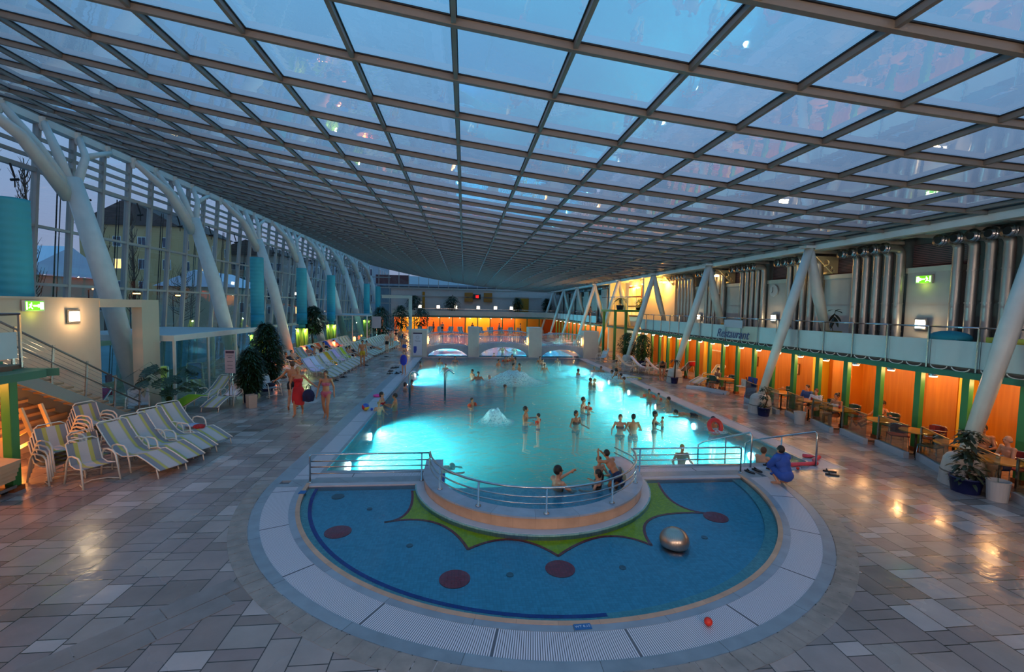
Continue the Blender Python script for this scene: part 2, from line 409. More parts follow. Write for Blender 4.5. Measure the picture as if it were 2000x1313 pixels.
mb.bx(-3.84, -.86, 10.36, 10.62, -.3, .001); mb.bx(-3.36, -.86, 10.62, 10.7, -.3, 0); mb.bx(-3.36, -.86, 10.98, 11.15, -.35, 0); mb.bx(-3.36, -3.27, 11.15, 36.3, -.3, 0)
mb.bx(4.12, 7.3, 10.36, 10.66, -.3, .001); mb.bx(7.3, 9.85, 10.56, 10.66, -.3, .001); mb.bx(4.12, 9.36, 10.9, 11.15, -.35, 0); mb.bx(9.27, 9.36, 11.15, 36.3, -.3, 0)
mb.bx(-3.3, -3.2, 37.9, 64.2, -.3, 0); mb.bx(9.27, 9.36, 37.9, 64.2, -.3, 0); mb.bx(-4.2, 9.9, 64.2, 64.6, -.3, 0)
mb.bx(-4.04, -3.5, 10.18, 10.36, -.3, .002); mb.bx(6.8, 7.3, 10.18, 10.36, -.3, .002)
struct(mb.build('floor_coping', GREY), 'grey coping stones along the main pool')
mb = MB(); mb.bx(-3.5, -.9, 10.22, 10.36, -.3, -.002); mb.bx(4.15, 6.85, 10.22, 10.36, -.3, -.002)
struct(mb.build('floor_coping', mat('pale coping', 'b9b6bd', .35, var=.08)), 'pale coping across the top of the paddling pool')

# ================================================================ PADDLING POOL
pp = thing('paddling_pool', 'shallow half-round paddling pool with blue mosaic floor in front of the big pool', 'pool', (CC[0], CC[1]-2.5, -.3))
MB().ring(CC[0], CC[1], 5.15, 5.27, -.3, 0, 181, 359, 96).build('coping', GREYI, pp)
MB().ring(CC[0], CC[1], 5.07, 5.15, -.3, .004, 182, 358, 96).build('edge_tile', PEACH, pp)
MB().ring(CC[0], CC[1], 4.86, 5.07, -.3, -.07, 183, 357, 96).build('shelf', KIDE, pp)
MB().ring(CC[0], CC[1], 4.86, 4.93, -.08, -.066, 184, 273, 72).build('blue_line', NAVY, pp)
halfd = arc(CC[0], CC[1], 4.87, 184.5, 355.5, 64) 
mb = MB(); mb.prism(halfd, -.3, -.11); mb.build('basin_floor', KID, pp)
FZ = -.11
def fpt(px, py): p = at(px, py, FZ); return (p.x, p.y)
def bez(a, b, c, n=14):
    a, b, c = Vector(a), Vector(b), Vector(c); k = b*2-(a+c)/2
    return [tuple((a*(1-t)**2+k*2*t*(1-t)+c*t*t)[:2]) for t in [i/n for i in range(n+1)]]
S = {k: fpt(*v) for k, v in dict(a=(805, 960), b=(752, 1021), c=(914, 1074), d=(1090, 1087), e=(1272, 1066), f=(1376, 1003), g=(1286, 944)).items()}
M = {k: fpt(*v) for k, v in dict(ab=(796, 1001), bc=(850, 1022), cd=(1002, 1055), de=(1180, 1049), ef=(1272, 1014), fg=(1316, 982)).items()}
ch = []
for p, q in ('ab', 'bc', 'cd', 'de', 'ef', 'fg'): ch.append(bez(S[p], M[p+q], S[q]))
outl = [p for c_ in ch for p in c_[:-1]] + [S['g']]
inner = arc(1.63, 10.4, 2.45, 355, 185, 40)
o = filled('star_mosaic', [outl + inner], FZ+.006, YEL); o.parent = pp; o.location = -pp.location
tag(o, 'yellow star-shaped mosaic outlined in red', None)
mb = MB()
for c_ in ch:
    for i in range(len(c_)-1):
        a, b = Vector((*c_[i], 0)), Vector((*c_[i+1], 0)); d_ = (b-a); n_ = Vector((-d_.y, d_.x, 0)).normalized()*.026; e_ = d_.normalized()*.012
        mb.prism([tuple((a-e_+n_)[:2]), tuple((a-e_-n_)[:2]), tuple((b+e_-n_)[:2]), tuple((b+e_+n_)[:2])], FZ+.004, FZ+.012)
mb.build('star_outline', RED, pp)
for px, py, r in ((660, 1040, .235), (888, 1132, .235), (1094, 1112, .235), (1398, 1011, .235)):
    p = fpt(px, py); mb = MB(); mb.lathe([(r, FZ), (r, FZ+.013)], (p[0], p[1], 0), 40)
    mb.build('dot_mosaic', RED, pp, label='round red mosaic dot')
for px, py in ((800, 1067), (996, 1124), (1216, 1110), (1376, 1051), (722, 995), (660, 971)):
    p = fpt(px, py); r = .055 if px != 660 else .13; mb = MB(); mb.lathe([(r, FZ), (r, FZ+.018), (r*.7, FZ+.02)], (p[0], p[1], 0), 20); mb.build('floor_inlet', mat('grey steel inlet', '5f7680', .4, .3), pp)
for px, py in ((1476, 968), (1507, 1026)):
    p = at(px, py, -.1); mb = MB(); mb.lathe([(.03, -.12), (.03, -.09)], (p.x, p.y, 0), 14); mb.build('floor_inlet', STEEL, pp)
# central curved wall with foot ring
WC = (1.63, 10.4)
MB().ring(WC[0], WC[1], 2.49, 2.66, -.3, -.0, 181, 359, 80).build('foot_step', mat('white glazed step', 'b9bcc4', .35, var=.06), pp)
MB().ring(WC[0], WC[1], 2.66, 2.69, -.3, -.01, 181, 359, 80).build('step_face', KIDE, pp)
cw = struct(MB().ring(WC[0], WC[1], 2.18, 2.485, -.3, .2, 180, 360, 96).build('wall_pool_divider', PEACHW), 'low curved peach stone wall between the big pool and the paddling pool')
mb = MB(); mb.ring(WC[0], WC[1], 2.16, 2.51, .2, .235, 180, 360, 96)
mb.bx(WC[0]-2.51, WC[0]-2.1, WC[1], 11.15, -.3, .235); mb.bx(WC[0]+2.1, WC[0]+2.51, WC[1], 11.15, -.3, .235)
mb.build('cap', WALLTOP, cw)
mb = MB(); mb.bx(-.5, -.41, 10.0, 10.9, -.5, -.03); mb.bx(3.66, 3.75, 10.0, 10.9, -.5, -.03); mb.build('blue_edge', NAVY, cw)
kw = tag(filled('paddling_water', [arc(CC[0], CC[1], 5.08, 183, 357, 80)], -.035, water_mat('clear paddling water', 'f2fafb', 3.5, .10, .02, .05)), 'clear shallow water standing in the paddling pool', 'water', kind='stuff')

# mushroom fountain
mx_, my_ = 3.66, 7.3
mf = thing('mushroom_fountain', 'small stainless steel dome fountain in the paddling pool', 'fountain', (mx_, my_, FZ))
MB().lathe([(.09, FZ), (.09, .03)], (mx_, my_, 0), 16).build('stem', STEEL, mf, True)
mb = MB(); mb.lathe([(.245*math.cos(R(a)), .04+.22*math.sin(R(a))) for a in range(-20, 90, 7)]+[(.004, .26)], (mx_, my_, 0), 32); mb.build('dome', mat('brushed steel dome', 'b8ab9c', .3, .9), mf, True)
mb = MB()
for k in range(40):
    a = 2*PI*k/40
    mb.tube([(mx_+.252*math.cos(R(t))*math.cos(a), my_+.252*math.cos(R(t))*math.sin(a), .04+.227*math.sin(R(t))) for t in (70, 45, 20, 0)]+[(mx_+.27*math.cos(a), my_+.27*math.sin(a), -.035)], .0022, 4)
mb.build('water_curtain', glassmat('falling water', 'eef6ff', 1.4, .1, gain=2.5), mf, True, kind='stuff')

# ================================================================ MAIN POOL
bulge = arc(WC[0], WC[1], 2.17, 180, 360, 40)
outline = [(-3.27, 37), (-3.27, 11.15), (WC[0]-2.17, 11.15)] + bulge + [(WC[0]+2.17, 11.15), (9.27, 11.15), (9.27, 37)]
mp = thing('swimming_pool', 'long turquoise-tiled swimming pool lit from below the water', 'pool', (3, 24, -1.35))
def basin(name, ol, z0, z1, m, parent):
    mb = MB(); n = len(ol)
    for i in range(n):
        a, b = ol[i], ol[(i+1) % n]; mb.quad((a[0], a[1], z0), (b[0], b[1], z0), (b[0], b[1], z1), (a[0], a[1], z1))
    mb.add([(p[0], p[1], z0) for p in ol], [tuple(range(n))]); return mb.build(name, m, parent)
basin('basin', outline, -1.35, -.02, TURQ, mp)
# raised bench with deep blue tile, left side
c1 = [at(*p, -.35)[:2] for p in ((742, 802), (800, 786), (868, 774), (930, 769), (985, 768))]
c2 = [at(*p, -.35)[:2] for p in ((985, 752), (930, 741), (880, 738), (830, 741), (793, 748))]
bl = [(-3.27, c1[0][1])]+[tuple(p) for p in c1[1:]]+[tuple(p) for p in c2]+[(-3.27, c2[-1][1])]
MB().prism(bl, -1.35, -.5).build('bubble_bench', DBLUE, mp, label='raised bubble bench in deep blue tile')
mb = MB(); mb.prism([(-3.27, 29.5), (9.27, 30.8), (9.27, 36.9), (-3.27, 36.9)], -1.35, -.75); mb.build('shallow_end', mosaic('mid blue pool tile', '1276a8', .1, .9), mp)
for i in range(3):
    MB().bx(7.3, 9.26, 11.16, 12.2-.3*i, -1.35+.3*i, -1.05+.3*i).build('entry_step', TURQ, mp)
basin('far_basin', [(-3.2, 37.9), (9.27, 37.9), (9.27, 64.2), (-3.2, 64.2)], -1.2, -.02, TURQ, mp)
MB().bx(-3.27, 9.27, 36.9, 37.9, -1.36, -1.2).build('sill', TURQ, mp)
WAT = water_mat('rippled pool water', 'e8fbfc', 1.5, .75, .03, .12)
def add_volume(m, col, dens):
    nt = m.node_tree; out = [n for n in nt.nodes if n.type == 'OUTPUT_MATERIAL'][0]
    vs = N(nt, 'ShaderNodeVolumeScatter', i_Density=dens); vs.inputs['Color'].default_value = lin(col)
    va = N(nt, 'ShaderNodeVolumeAbsorption', i_Density=dens*.45); va.inputs['Color'].default_value = lin('20c4e0')
    ad = N(nt, 'ShaderNodeAddShader'); nt.links.new(vs.outputs[0], ad.inputs[0]); nt.links.new(va.outputs[0], ad.inputs[1]); nt.links.new(ad.outputs[0], out.inputs['Volume'])
WSIDE, nt_, out_ = newmat('water body'); t_ = N(nt_, 'ShaderNodeBsdfTransparent'); nt_.links.new(t_.outputs[0], out_.inputs[0])
for m_ in (WAT, WSIDE): add_volume(m_, '54d4ee', .30)
wo_ = [(p[0]+(.004 if p[0] < 3 else -.004), p[1]) for p in outline[1:-1]]+[(9.266, 36.9), (-3.266, 36.9)]
wb = MB(); n_ = len(wo_); wb.cur = 1; wb.prism(wo_, -1.345, -.05); wb.m[-n_-1] = 0
tag(wb.build('pool_water', [WAT, WSIDE]), 'rippled turquoise water filling the big pool', 'water', kind='stuff')
tag(filled('pool_water', [[(-3.2, 36.91), (9.26, 36.91), (9.26, 64.1), (-3.2, 64.1)]], -.05, water_mat('far pool water', '9fe6ee', 1.5, .55, .03, .10)), 'lit water of the far pool beyond the bridge', 'water', kind='stuff')
PL = 'a4f6f8'
LI = mat('underwater lamp glass', 'ffffff', .3, emit='eafff0', es=7)
for i, (x, y, pw) in enumerate([(-3.1, 13.2, 150), (-3.1, 16.2, 150), (-3.1, 26.5, 170), (-3.1, 31, 150), (9.1, 13.5, 110), (9.1, 17.2, 150), (9.1, 20.8, 150), (9.1, 24.5, 130), (9.1, 28.0, 160), (9.1, 32, 150),
                               (-3.0, 40, 300), (-3.0, 48, 300), (-3.0, 56, 260), (9.1, 40, 300), (9.1, 48, 300), (9.1, 56, 260), (-.2, 11.3, 60), (3.4, 11.3, 60)]):
    s = 1 if x < 3 else -1
    if y == 11.3: continue
    m_ = MB(); m_.tube([(x-s*.16, y, -.62), (x-s*.10, y, -.62)], .13, 16); m_.build('underwater_lamp', LI, mp, True)
    plight('underwater light', (x+.12*s, y, -.40), pw*28, PL, .10, spot=146, rot=(0, R(-46)*s, 0))
# ================================================================ GLASS ROOF
def rz_(x):
    return 10.52-.1824*(x+15.1)+.00375*(x+15.1)*(x+.19)
XS = [-.19+1.66*i for i in range(-9, 9)]
YS = [7.88+1.5*k for k in range(-9, 46)]
XR = 13.75
XALL = XS+[XR]
RF = mat('grey painted roof lattice', '77736a', .45, var=.05)
GASK = mat('black glazing gasket', '0c0e10', .5)
mb = MB()
for x in XS+[XR]:                       # long purlins
    z = rz_(x); mb.beam((x, YS[0], z), (x, YS[-1], z), .062, .09)
for y in YS:                            # cross ribs follow the sagging slope
    for i in range(len(XALL)-1):
        a, b = XALL[i], XALL[i+1]; mb.beam((a, y, rz_(a)-.01), (b, y, rz_(b)-.01), .075, .10)
roof = struct(mb.build('ceiling', RF), 'steel lattice of the sloping glass roof')
mb = MB()
for x in XS+[XR]: z = rz_(x)+.05; mb.beam((x, YS[0], z), (x, YS[-1], z), .095, .02)
for y in YS:
    for i in range(len(XALL)-1):
        a, b = XALL[i], XALL[i+1]; mb.beam((a, y, rz_(a)+.05), (b, y, rz_(b)+.05), .12, .02)
mb.build('gasket', GASK, roof)
RG = glassmat('roof glass', 'e4eef2', 1.75, .012, bump=.03, bs=3.0, gain=1.9, haze='9fb4c4', hz=.08)
mb = MB()
for i in range(len(XALL)-1):
    a, b = XALL[i], XALL[i+1]; mb.quad((a, YS[0], rz_(a)+.06), (b, YS[0], rz_(b)+.06), (b, YS[-1], rz_(b)+.06), (a, YS[-1], rz_(a)+.06))
mb.build('glazing', RG, roof)
# right-hand edge: gutter beam, brackets and soffit up to the wall
mb = MB(); z0 = rz_(XR)
mb.beam((XR+.1, YS[0], z0-.12), (XR+.1, YS[-1], z0-.12), .22, .26); mb.beam((14.5, YS[0], z0+.02), (14.5, YS[-1], z0+.02), .3, .14); mb.beam((15.4, YS[0], z0), (15.4, YS[-1], z0), .3, .12)
for k, y in enumerate(YS):
    mb.prism([(XR, y-.1), (XR+.4, y-.03), (16.5, y-.03), (16.5, y+.03), (XR+.4, y+.03), (XR, y+.1)], z0-.16, z0-.02)
mb.build('edge_beam', WHITE, roof)
MB().bx(XR+.05, 16.6, YS[0], YS[-1], z0+.12, z0+.2).build('soffit', mat('pale soffit', 'a9aea8', .7), roof)
mb = MB(); z1 = rz_(XS[0]); mb.beam((XS[0]-.12, YS[0], z1-.16), (XS[0]-.12, YS[-1], z1-.16), .34, .26); mb.build('edge_beam', WHITE, roof)

# ================================================================ LEFT FACADE
def fx(z): return -15.25-(10.3-z)*.075
MUL = mat('light grey window frame', '9b9d9a', .45, var=.05)
mb = MB()
YF = [y for y in YS if y >= -2]
for y in YF:
    mb.beam((fx(0), y, 0), (fx(10.3), y, 10.3), .12, .2, up=(1, 0, 0))
for z, h in ((8.62, .16), (6.65, .1), (4.55, .1), (2.1, .22), (.15, .3)):
    mb.beam((fx(z), YF[0], z), (fx(z), YF[-1], z), .16, h)
for z in (9.05, 9.4, 9.75): mb.beam((fx(z), YF[0], z), (fx(z), YF[-1], z), .07, .13)
wl = struct(mb.build('wall_left', MUL), 'tall inclined glass front on the lounger side')
mb = MB()
for y in YF:
    mb.beam((fx(0)-.02, y+.085, 0), (fx(8.6)-.02, y+.085, 8.6), .05, .08, up=(1, 0, 0))
for k, y in enumerate(YF):
    if k % 2: mb.tube([(fx(0)-.12, y+1.05, 0), (fx(8.5)-.12, y+1.05, 8.5)], .025, 6); mb.tube([(fx(0)-.12, y+1.2, 0), (fx(8.5)-.12, y+1.2, 8.5)], .018, 6)
mb.build('gasket', GASK, wl)
FG = glassmat('facade glass', 'dfe8ea', 1.5, .0, gain=1.3)
MB().quad((fx(0), YF[0], 0), (fx(0), YF[-1], 0), (fx(10.3), YF[-1], 10.3), (fx(10.3), YF[0], 10.3)).build('glazing', FG, wl)
mb = MB()
for k, y in enumerate(YF):
    if k % 2 == 0:
        x = fx(8.3)+.25; mb.tube([(fx(8.6)+.1, y+.45, 8.55), (x, y+.45, 8.1)], .03, 6); mb.tube([(x-.12, y+.45, 8.0), (x+.12, y+.45, 8.02)], .045, 6); mb.tube([(x, y+.45, 8.1), (x, y+.45, 7.75)], .02, 6)
mb.build('window_opener', DARK, wl)

# ---- branching steel trees
def tree_col(yc):
    t = thing('tree_column', '', 'column', (-12.05, yc, 0))
    fk = Vector((-14.2, yc, 8.3)); ft = Vector((-12.05, yc-.1, 0)); mb = MB()
    mid = ft.lerp(fk, .62)+Vector((.12, 0, 0))
    mb.tube([ft, mid, fk+Vector((0, 0, .05))], [.30, .34, .28], 14); mb.build('trunk', WHITE, t, True)
    for j, dy in enumerate((-3, -1.5, 0, 1.5)):
        mb = MB(); e = Vector((-15.05, yc+dy, z1-.2)); s = fk+Vector((0, dy*.04, -.15))
        if dy == -3: k = s.lerp(e, .5)+Vector((.15, 0, .1)); mb.tube([s-Vector((0, 0, .5)), k, e], [.24, .2, .12], 10)
        elif dy == 1.5:
            k = Vector((-14.75, yc+1.4, 9.55)); mb.tube([s-Vector((0, 0, .3)), k, e], [.17, .13, .10], 10); mb.tube([k, Vector((-15.0, yc+3, z1-.3))], [.12, .09], 8)
        else: mb.tube([s-Vector((0, 0, .3)), s.lerp(e, .5), e], [.2, .16, .11], 10)
        mb.build('branch', WHITE, t, True)
    mb = MB()
    for dy in (-3, -1.5, 0, 1.5, 3): mb.tube([(-15.1, yc+dy, z1-.5), (-15.1, yc+dy, z1-.05)], [.06, .18], 8)
    mb.build('bracket', WHITE, t); MB().lathe([(.42, 0), (.42, .12), (.34, .2)], (-12.05, yc-.1, 0), 20).build('base', WHITE, t, True)
    return t
TY = [18.38+7.5*k for k in range(-1, 8)]
tc0 = tree_col(TY[0]); names = ['first', 'second', 'third', 'fourth', 'fifth', 'sixth', 'seventh', 'eighth', 'ninth']
where = ['out at the picture edge, only its arms seen', 'rising behind the stair portal', 'rising behind the glass lounge', 'rising behind the indoor bamboo', 'between the first two lit green tubs', 'behind the second lit green tub', 'behind the far lounger row', 'near the far glass lounge', 'last before the far end wall']
for i, y in enumerate(TY):
    o = tc0 if i == 0 else dup(tc0, (-12.05, y, 0)); o['label'] = 'white branching steel column '+where[i]; o['group'] = 'branching steel columns along the glass front'

# ---- right-hand V struts on concrete cones
CONE = mat('white grooved concrete', 'b3ada6', .7, var=.08, vs=6)
def vstrut(yc):
    t = thing('roof_strut', '', 'column', (11.85, yc, 0)); top = Vector((13.62, yc, z0-.2))
    mb = MB(); a = Vector((11.9, yc, .72)); mb.tube([a, a.lerp(top, .5), top], [.14, .2, .17], 4 if False else 10, flat=1.0); mb.build('front_leg', WHITE, t, True)
    mb = MB(); b = Vector((14.75, yc, 2.6)); mb.tube([top, top.lerp(b, .45)+Vector((-.05, 0, 0)), b], [.15, .22, .12], 10); mb.build('rear_leg', WHITE, t, True)
    mb = MB(); n = 26; prof = [(.44, 0), (.41, .32), (.37, .60), (.31, .70), (.2, .76)]
    mb.lathe(prof, (11.87, yc, 0), n); mb.build('cone_base', CONE, t)
    mb = MB(); mb.lathe([(.415, .30), (.42, .32), (.405, .34)], (11.87, yc, 0), n); mb.build('groove', mat('groove line', '6c6660', .8), t)
    MB().box((13.62, yc, z0-.14), (.6, .4, .1)).build('head_plate', WHITE, t)
    return t
VY = [9.45+7.5*k for k in range(-1, 9)]
vs0 = vstrut(VY[0])
wv = ['beside the camera balcony', 'in front of the nearest restaurant tables', 'beside the potted tree and easel sign', 'beside the potted palm', 'where the standing men talk', 'left of the yellow lit tower', 'by the right bridge pier', 'beyond the bridge', 'far beyond the bridge', 'at the far end']
for i, y in enumerate(VY):
    o = vs0 if i == 0 else dup(vs0, (11.85, y, 0)); o['label'] = 'white leaning V strut on concrete cone '+wv[i]; o['group'] = 'leaning roof struts on the restaurant side'

# ================================================================ RIGHT WALL AND BALCONY
WP = mat('light grey wall panel', 'b9babb', .7, var=.04)
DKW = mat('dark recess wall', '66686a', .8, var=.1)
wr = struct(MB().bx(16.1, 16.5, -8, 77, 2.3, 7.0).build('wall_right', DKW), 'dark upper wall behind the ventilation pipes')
def louv(name):
    m, nt, out = newmat(name); L = nt.links.new
    tc = N(nt, 'ShaderNodeNewGeometry'); sp = N(nt, 'ShaderNodeSeparateXYZ'); L(tc.outputs['Position'], sp.inputs[0])
    f = MA(nt, 'FRACT', MA(nt, 'MULTIPLY', sp.outputs[2], 16)); s = MA(nt, 'GREATER_THAN', f, .35)
    mx = N(nt, 'ShaderNodeMixRGB'); L(s, mx.inputs[0]); mx.inputs[1].default_value = lin('1c1a1c'); mx.inputs[2].default_value = lin('8a5e60')
    bs = N(nt, 'ShaderNodeBsdfPrincipled', i_Roughness=.5); L(mx.outputs[0], bs.inputs['Base Color'])
    bp = N(nt, 'ShaderNodeBump', i_Strength=.8, i_Distance=.03); L(f, bp.inputs['Height']); L(bp.outputs[0], bs.inputs['Normal'])
    L(bs.outputs[0], out.inputs[0]); return m
LV = louv('reddish window blinds')
DUCT = mat('galvanised duct', 'a2a6a8', .38, .6, var=.1, vs=2)
# cluster centres of the pipes, panels between them
CL = [4.6+3.75*k for k in range(-2, 19)]
tower0, tower1 = 34.6, 44.4
for k, y in enumerate(CL):
    if tower0-1 < y < tower1+1: continue
    ya, yb = y+1.02, y+3.75-1.02
    if tower0-3 < y < tower0: continue
    mb = MB(); mb.bx(15.75, 16.1, ya, yb, 2.6, 5.65); p = struct(mb.build('wall_panel', WP))
    MB().bx(15.7, 16.1, ya-.03, yb+.03, 5.5, 5.68).build('cap_rail', WHITE, p)
    MB().bx(16.04, 16.12, ya-.1, yb+.1, 5.7, z0-.25).build('blind', LV, p)
pipe0 = None
def pipe():
    t = thing('ventilation_pipe', '', 'pipe', (0, 0, 2.6)); mb = MB()
    pts = [(0, 0, 2.6), (0, 0, 6.13)]+[(-.25+.25*math.cos(R(a)), 0, 6.13+.25*math.sin(R(a))) for a in range(15, 91, 15)]+[(-.62, 0, 6.38)]
    mb.tube(pts, .135, 14, caps=False); mb.build('duct', DUCT, t, True)
    mb = MB(); x = -.62
    for r, dx in ((.20, 0), (.19, -.09)):
        mb.tube([(x+dx, 0, 6.38), (x+dx-.04, 0, 6.38)], r, 18)
    mb.tube([(x, 0, 6.38), (x-.1, 0, 6.38)], .15, 16); mb.build('flange', STEEL, t, True)
    mb = MB(); mb.tube([(x-.131, 0, 6.38), (x-.134, 0, 6.38)], .11, 16); mb.build('mouth', DARK, t)
    for z in (3.4, 4.4, 5.4): MB().lathe([(.14, z), (.15, z), (.15, z+.04), (.14, z+.04)], (0, 0, 0), 14).build('seam_band', DUCT, t)
    return t
pipe0 = pipe(); first = True; nd = 0
for k, y in enumerate(CL):
    if tower0-1 < y < tower1+1 or y < 3: continue
    for j in range(5):
        yy = y+(j-2)*.46; o = pipe0 if first else dup(pipe0, (15.55, yy, 2.6)); first = False; o.location = (15.55, yy, 2.6)
        o['label'] = 'grey ventilation pipe, %s of five, %s' % (['nearest', 'second', 'middle', 'fourth', 'farthest'][j], ['', '', 'out beside the viewpoint', 'at the picture edge', 'behind the nearest strut', 'between the exit sign and the thin plant', 'behind the middle strut', 'just past the wall clock', 'beyond the script sign', 'beside the yellow lit tower'][k] if k < 10 else 'far bay %s past the tower' % ['one', 'two', 'three', 'four', 'five', 'six', 'seven', 'eight', 'nine', 'ten', 'eleven'][k-13])
        o['group'] = 'upright ventilation pipes over the balcony'
# yellow lit triangular brackets with round holes
YB = mat('cream steel bracket', 'd8cda0', .5)
def tribracket(y):
    t = thing('holed_bracket', '', 'bracket', (15.7, y, 5.7)); mb = MB()
    o_ = [(14.95, z0-.3), (16.0, z0-.3), (16.0, 5.75), (15.75, 5.75)]
    import bmesh as _b
    holes = [(15.45, 6.2, .13), (15.66, 6.0, .08), (15.78, 5.87, .05)]
    bm = _b.new(); es = []
    for lp in [o_]+[[(cx+r*math.cos(2*PI*k/16), cz+r*math.sin(2*PI*k/16)) for k in range(16)] for cx, cz, r in holes]:
        vv = [bm.verts.new((p[0]-15.7, 0, p[1]-5.7)) for p in lp]; es += [bm.edges.new((vv[i], vv[(i+1) % len(vv)])) for i in range(len(vv))]
    _b.ops.triangle_fill(bm, edges=es, use_beauty=True); r_ = _b.ops.extrude_face_region(bm, geom=bm.faces[:])
    for v in r_['geom']:
        if isinstance(v, _b.types.BMVert): v.co.y += .06
    me = bpy.data.meshes.new('plate'); bm.to_mesh(me); bm.free(); me.materials.append(YB); p = bpy.data.objects.new('plate', me); C.objects.link(p); p.parent = t
    mb.bx(15.3, 16.05, y+.25, y+1.3, z0-.34, z0-.28); mb.bx(15.9, 16.03, y+.3, y+1.2, 5.75, 5.85); mb.bx(15.9, 16.03, y+.3, y+1.2, 6.1, 6.18); mb.bx(15.95, 16.03, y+1.2, y+1.35, 5.75, 6.4); mb.build('frame', YB, t); return t
tb0 = tribracket(0)
for i, (y, w) in enumerate(((18.2, 'lit yellow above the thin potted plant'), (25.7, 'lit yellow beyond the wall clock'), (32.9, 'lit yellow beside the tower'))):
    o = tb0 if i == 0 else dup(tb0, (15.7, y, 5.7)); o.location = (15.7, y, 5.7); o['label'] = 'cream triangular roof bracket with three holes, '+w
    l_ = MB(); plight('bracket lamp', (15.2, y+.7, 6.0), 9, 'ffb347', .06)
    MB().box((15.2, y+.7, 6.18), (.2, .2, .08)).build('uplight', WARM, None, label='small yellow lamp beside roof bracket '+w.split(' ', 2)[2], category='lamp')

# floor slab, green beam
GX = 13.1
sl = struct(MB().bx(GX+.1, 16.1, -8, 72, 2.42, 2.55).build('ceiling_gallery', mat('gallery slab', '6f6654', .7)), 'gallery floor above the restaurant')
MB().bx(GX-.05, GX+.22, -8, 34.3, 2.38, 2.54).build('fascia', GREENB, sl)
MB().bx(GX-.05, GX+.22, 43, 65.5, 2.38, 2.54).build('fascia', GREENB, sl)
MB().bx(GX+.22, 15.0, -8, 72, 2.37, 2.42).build('underside', mat('orange ceiling', 'd98a3c', .7), sl)
BAN = mat('white cloth banner', 'b9c7c8', .75, var=.05, vs=1.5, bump=.2, bs=3)
BAN2 = mat('cream cloth banner', 'b9b4a6', .75, var=.05, vs=1.5, bump=.2, bs=3)
def railing_bay(x, ya, yb, z, m, nm, side=1):
    t = thing('balcony_railing', nm, 'railing', (x, (ya+yb)/2, z)); mb = MB()
    mb.tube([(x, ya, z+1.13), (x, yb, z+1.13)], .024, 8); mb.build('handrail', STEEL, t, True)
    MB().box((x, yb, z+.55), (.05, .035, 1.15)).build('post', STEEL, t)
    mb = MB(); n = 8
    for i in range(n):
        a, b = ya+.03+(yb-ya-.06)*i/n, ya+.03+(yb-ya-.06)*(i+1)/n
        f = lambda s: .03*math.sin(s*3+ya*2)
        mb.beam((x+side*(.09+f(a)), a, z+.42), (x+side*(.09+f(b)), b, z+.42), .015, .70)
    mb.build('banner', m, t)
    mb = MB()
    for yy in (ya+.35, yb-.35): mb.tube([(x-.03, yy+.22*math.cos(R(a)), z+.06-.10*math.sin(R(a))) for a in range(0, 181, 20)], .014, 6)
    mb.build('tie_rope', FRAME, t, True); return t
yb_ = [7.8+1.26*k for k in range(0, 21)]
gd = ['at the picture edge', 'under the striped bag', 'right of the nearest strut', 'crossed by the nearest strut', 'under the teal bag', 'under the square wall lamp', 'under the thin potted plant', 'left of the thin potted plant', 'crossed by the middle strut', 'cream one left of the middle strut', 'second left of the middle strut', 'under the orange box', 'carrying the script sign', 'left of the script sign', 'second left of the script sign', 'third left of the script sign', 'crossed by the third strut', 'left of the third strut', 'second left of the third strut', 'next to the tower']
for k in range(len(yb_)-1):
    railing_bay(GX, yb_[k], yb_[k+1]-.004, 2.58, BAN2 if k in (9, 0) else BAN, 'gallery railing bay with pale cloth banner, '+gd[k])['group'] = 'gallery railing bays over the restaurant'
for k in range(11):
    railing_bay(GX, 44.6+1.9*k, 46.496+1.9*k, 2.58, BAN, 'far gallery railing bay with pale banner beyond the tower, ' + ['first', 'second', 'third', 'fourth', 'fifth', 'sixth', 'seventh', 'eighth', 'ninth', 'tenth', 'eleventh'][k] + ' from the tower')['group'] = 'far gallery railing bays'
# Restaurant sign
SG = mat('slate blue lettering', '3f4672', .5)
st = thing('restaurant_sign', 'script sign reading Restaurant hung on the gallery railing', 'sign', (12.98, 21.0, 2.75))
text('lettering', 'Restaurant', (12.99, 20.95, 2.93), (R(90), 0, R(-90)), .60, SG, st, .01, .35)
MB().bx(13.03, 13.06, 20.2, 21.7, 3.25, 3.62).build('backing', mat('pale sign board', 'a9a9b4', .6), st)
# potted plant, bags, loungers up there are added later

# ---- restaurant front: green posts, orange wall, glass screens on white kerb
def orange():
    m, nt, out = newmat('orange veneer wall'); L = nt.links.new
    tc = N(nt, 'ShaderNodeNewGeometry'); sp = N(nt, 'ShaderNodeSeparateXYZ'); L(tc.outputs['Position'], sp.inputs[0])
    cb = N(nt, 'ShaderNodeCombineXYZ'); L(MA(nt, 'MULTIPLY', sp.outputs[1], 9), cb.inputs[0]); L(MA(nt, 'MULTIPLY', sp.outputs[2], .6), cb.inputs[1]); L(sp.outputs[0], cb.inputs[2])
    nz = N(nt, 'ShaderNodeTexNoise', i_Scale=1.0, i_Detail=5.0); L(cb.outputs[0], nz.inputs['Vector'])
    rp = N(nt, 'ShaderNodeValToRGB'); L(nz.outputs['Fac'], rp.inputs[0]); rp.color_ramp.elements[0].position = .3; rp.color_ramp.elements[1].position = .7
    rp.color_ramp.elements[0].color = lin('b8660f'); rp.color_ramp.elements[1].color = lin('cd7c1a')
    bs = N(nt, 'ShaderNodeBsdfPrincipled', i_Roughness=.5); L(rp.outputs[0], bs.inputs['Base Color']); L(bs.outputs[0], out.inputs[0]); return m
ORG = orange(); YLW = mat('yellow painted wall', 'e8b52a', .5)
mb = MB(); mb.bx(15.0, 15.3, -8, 38.2, 0, 2.36)
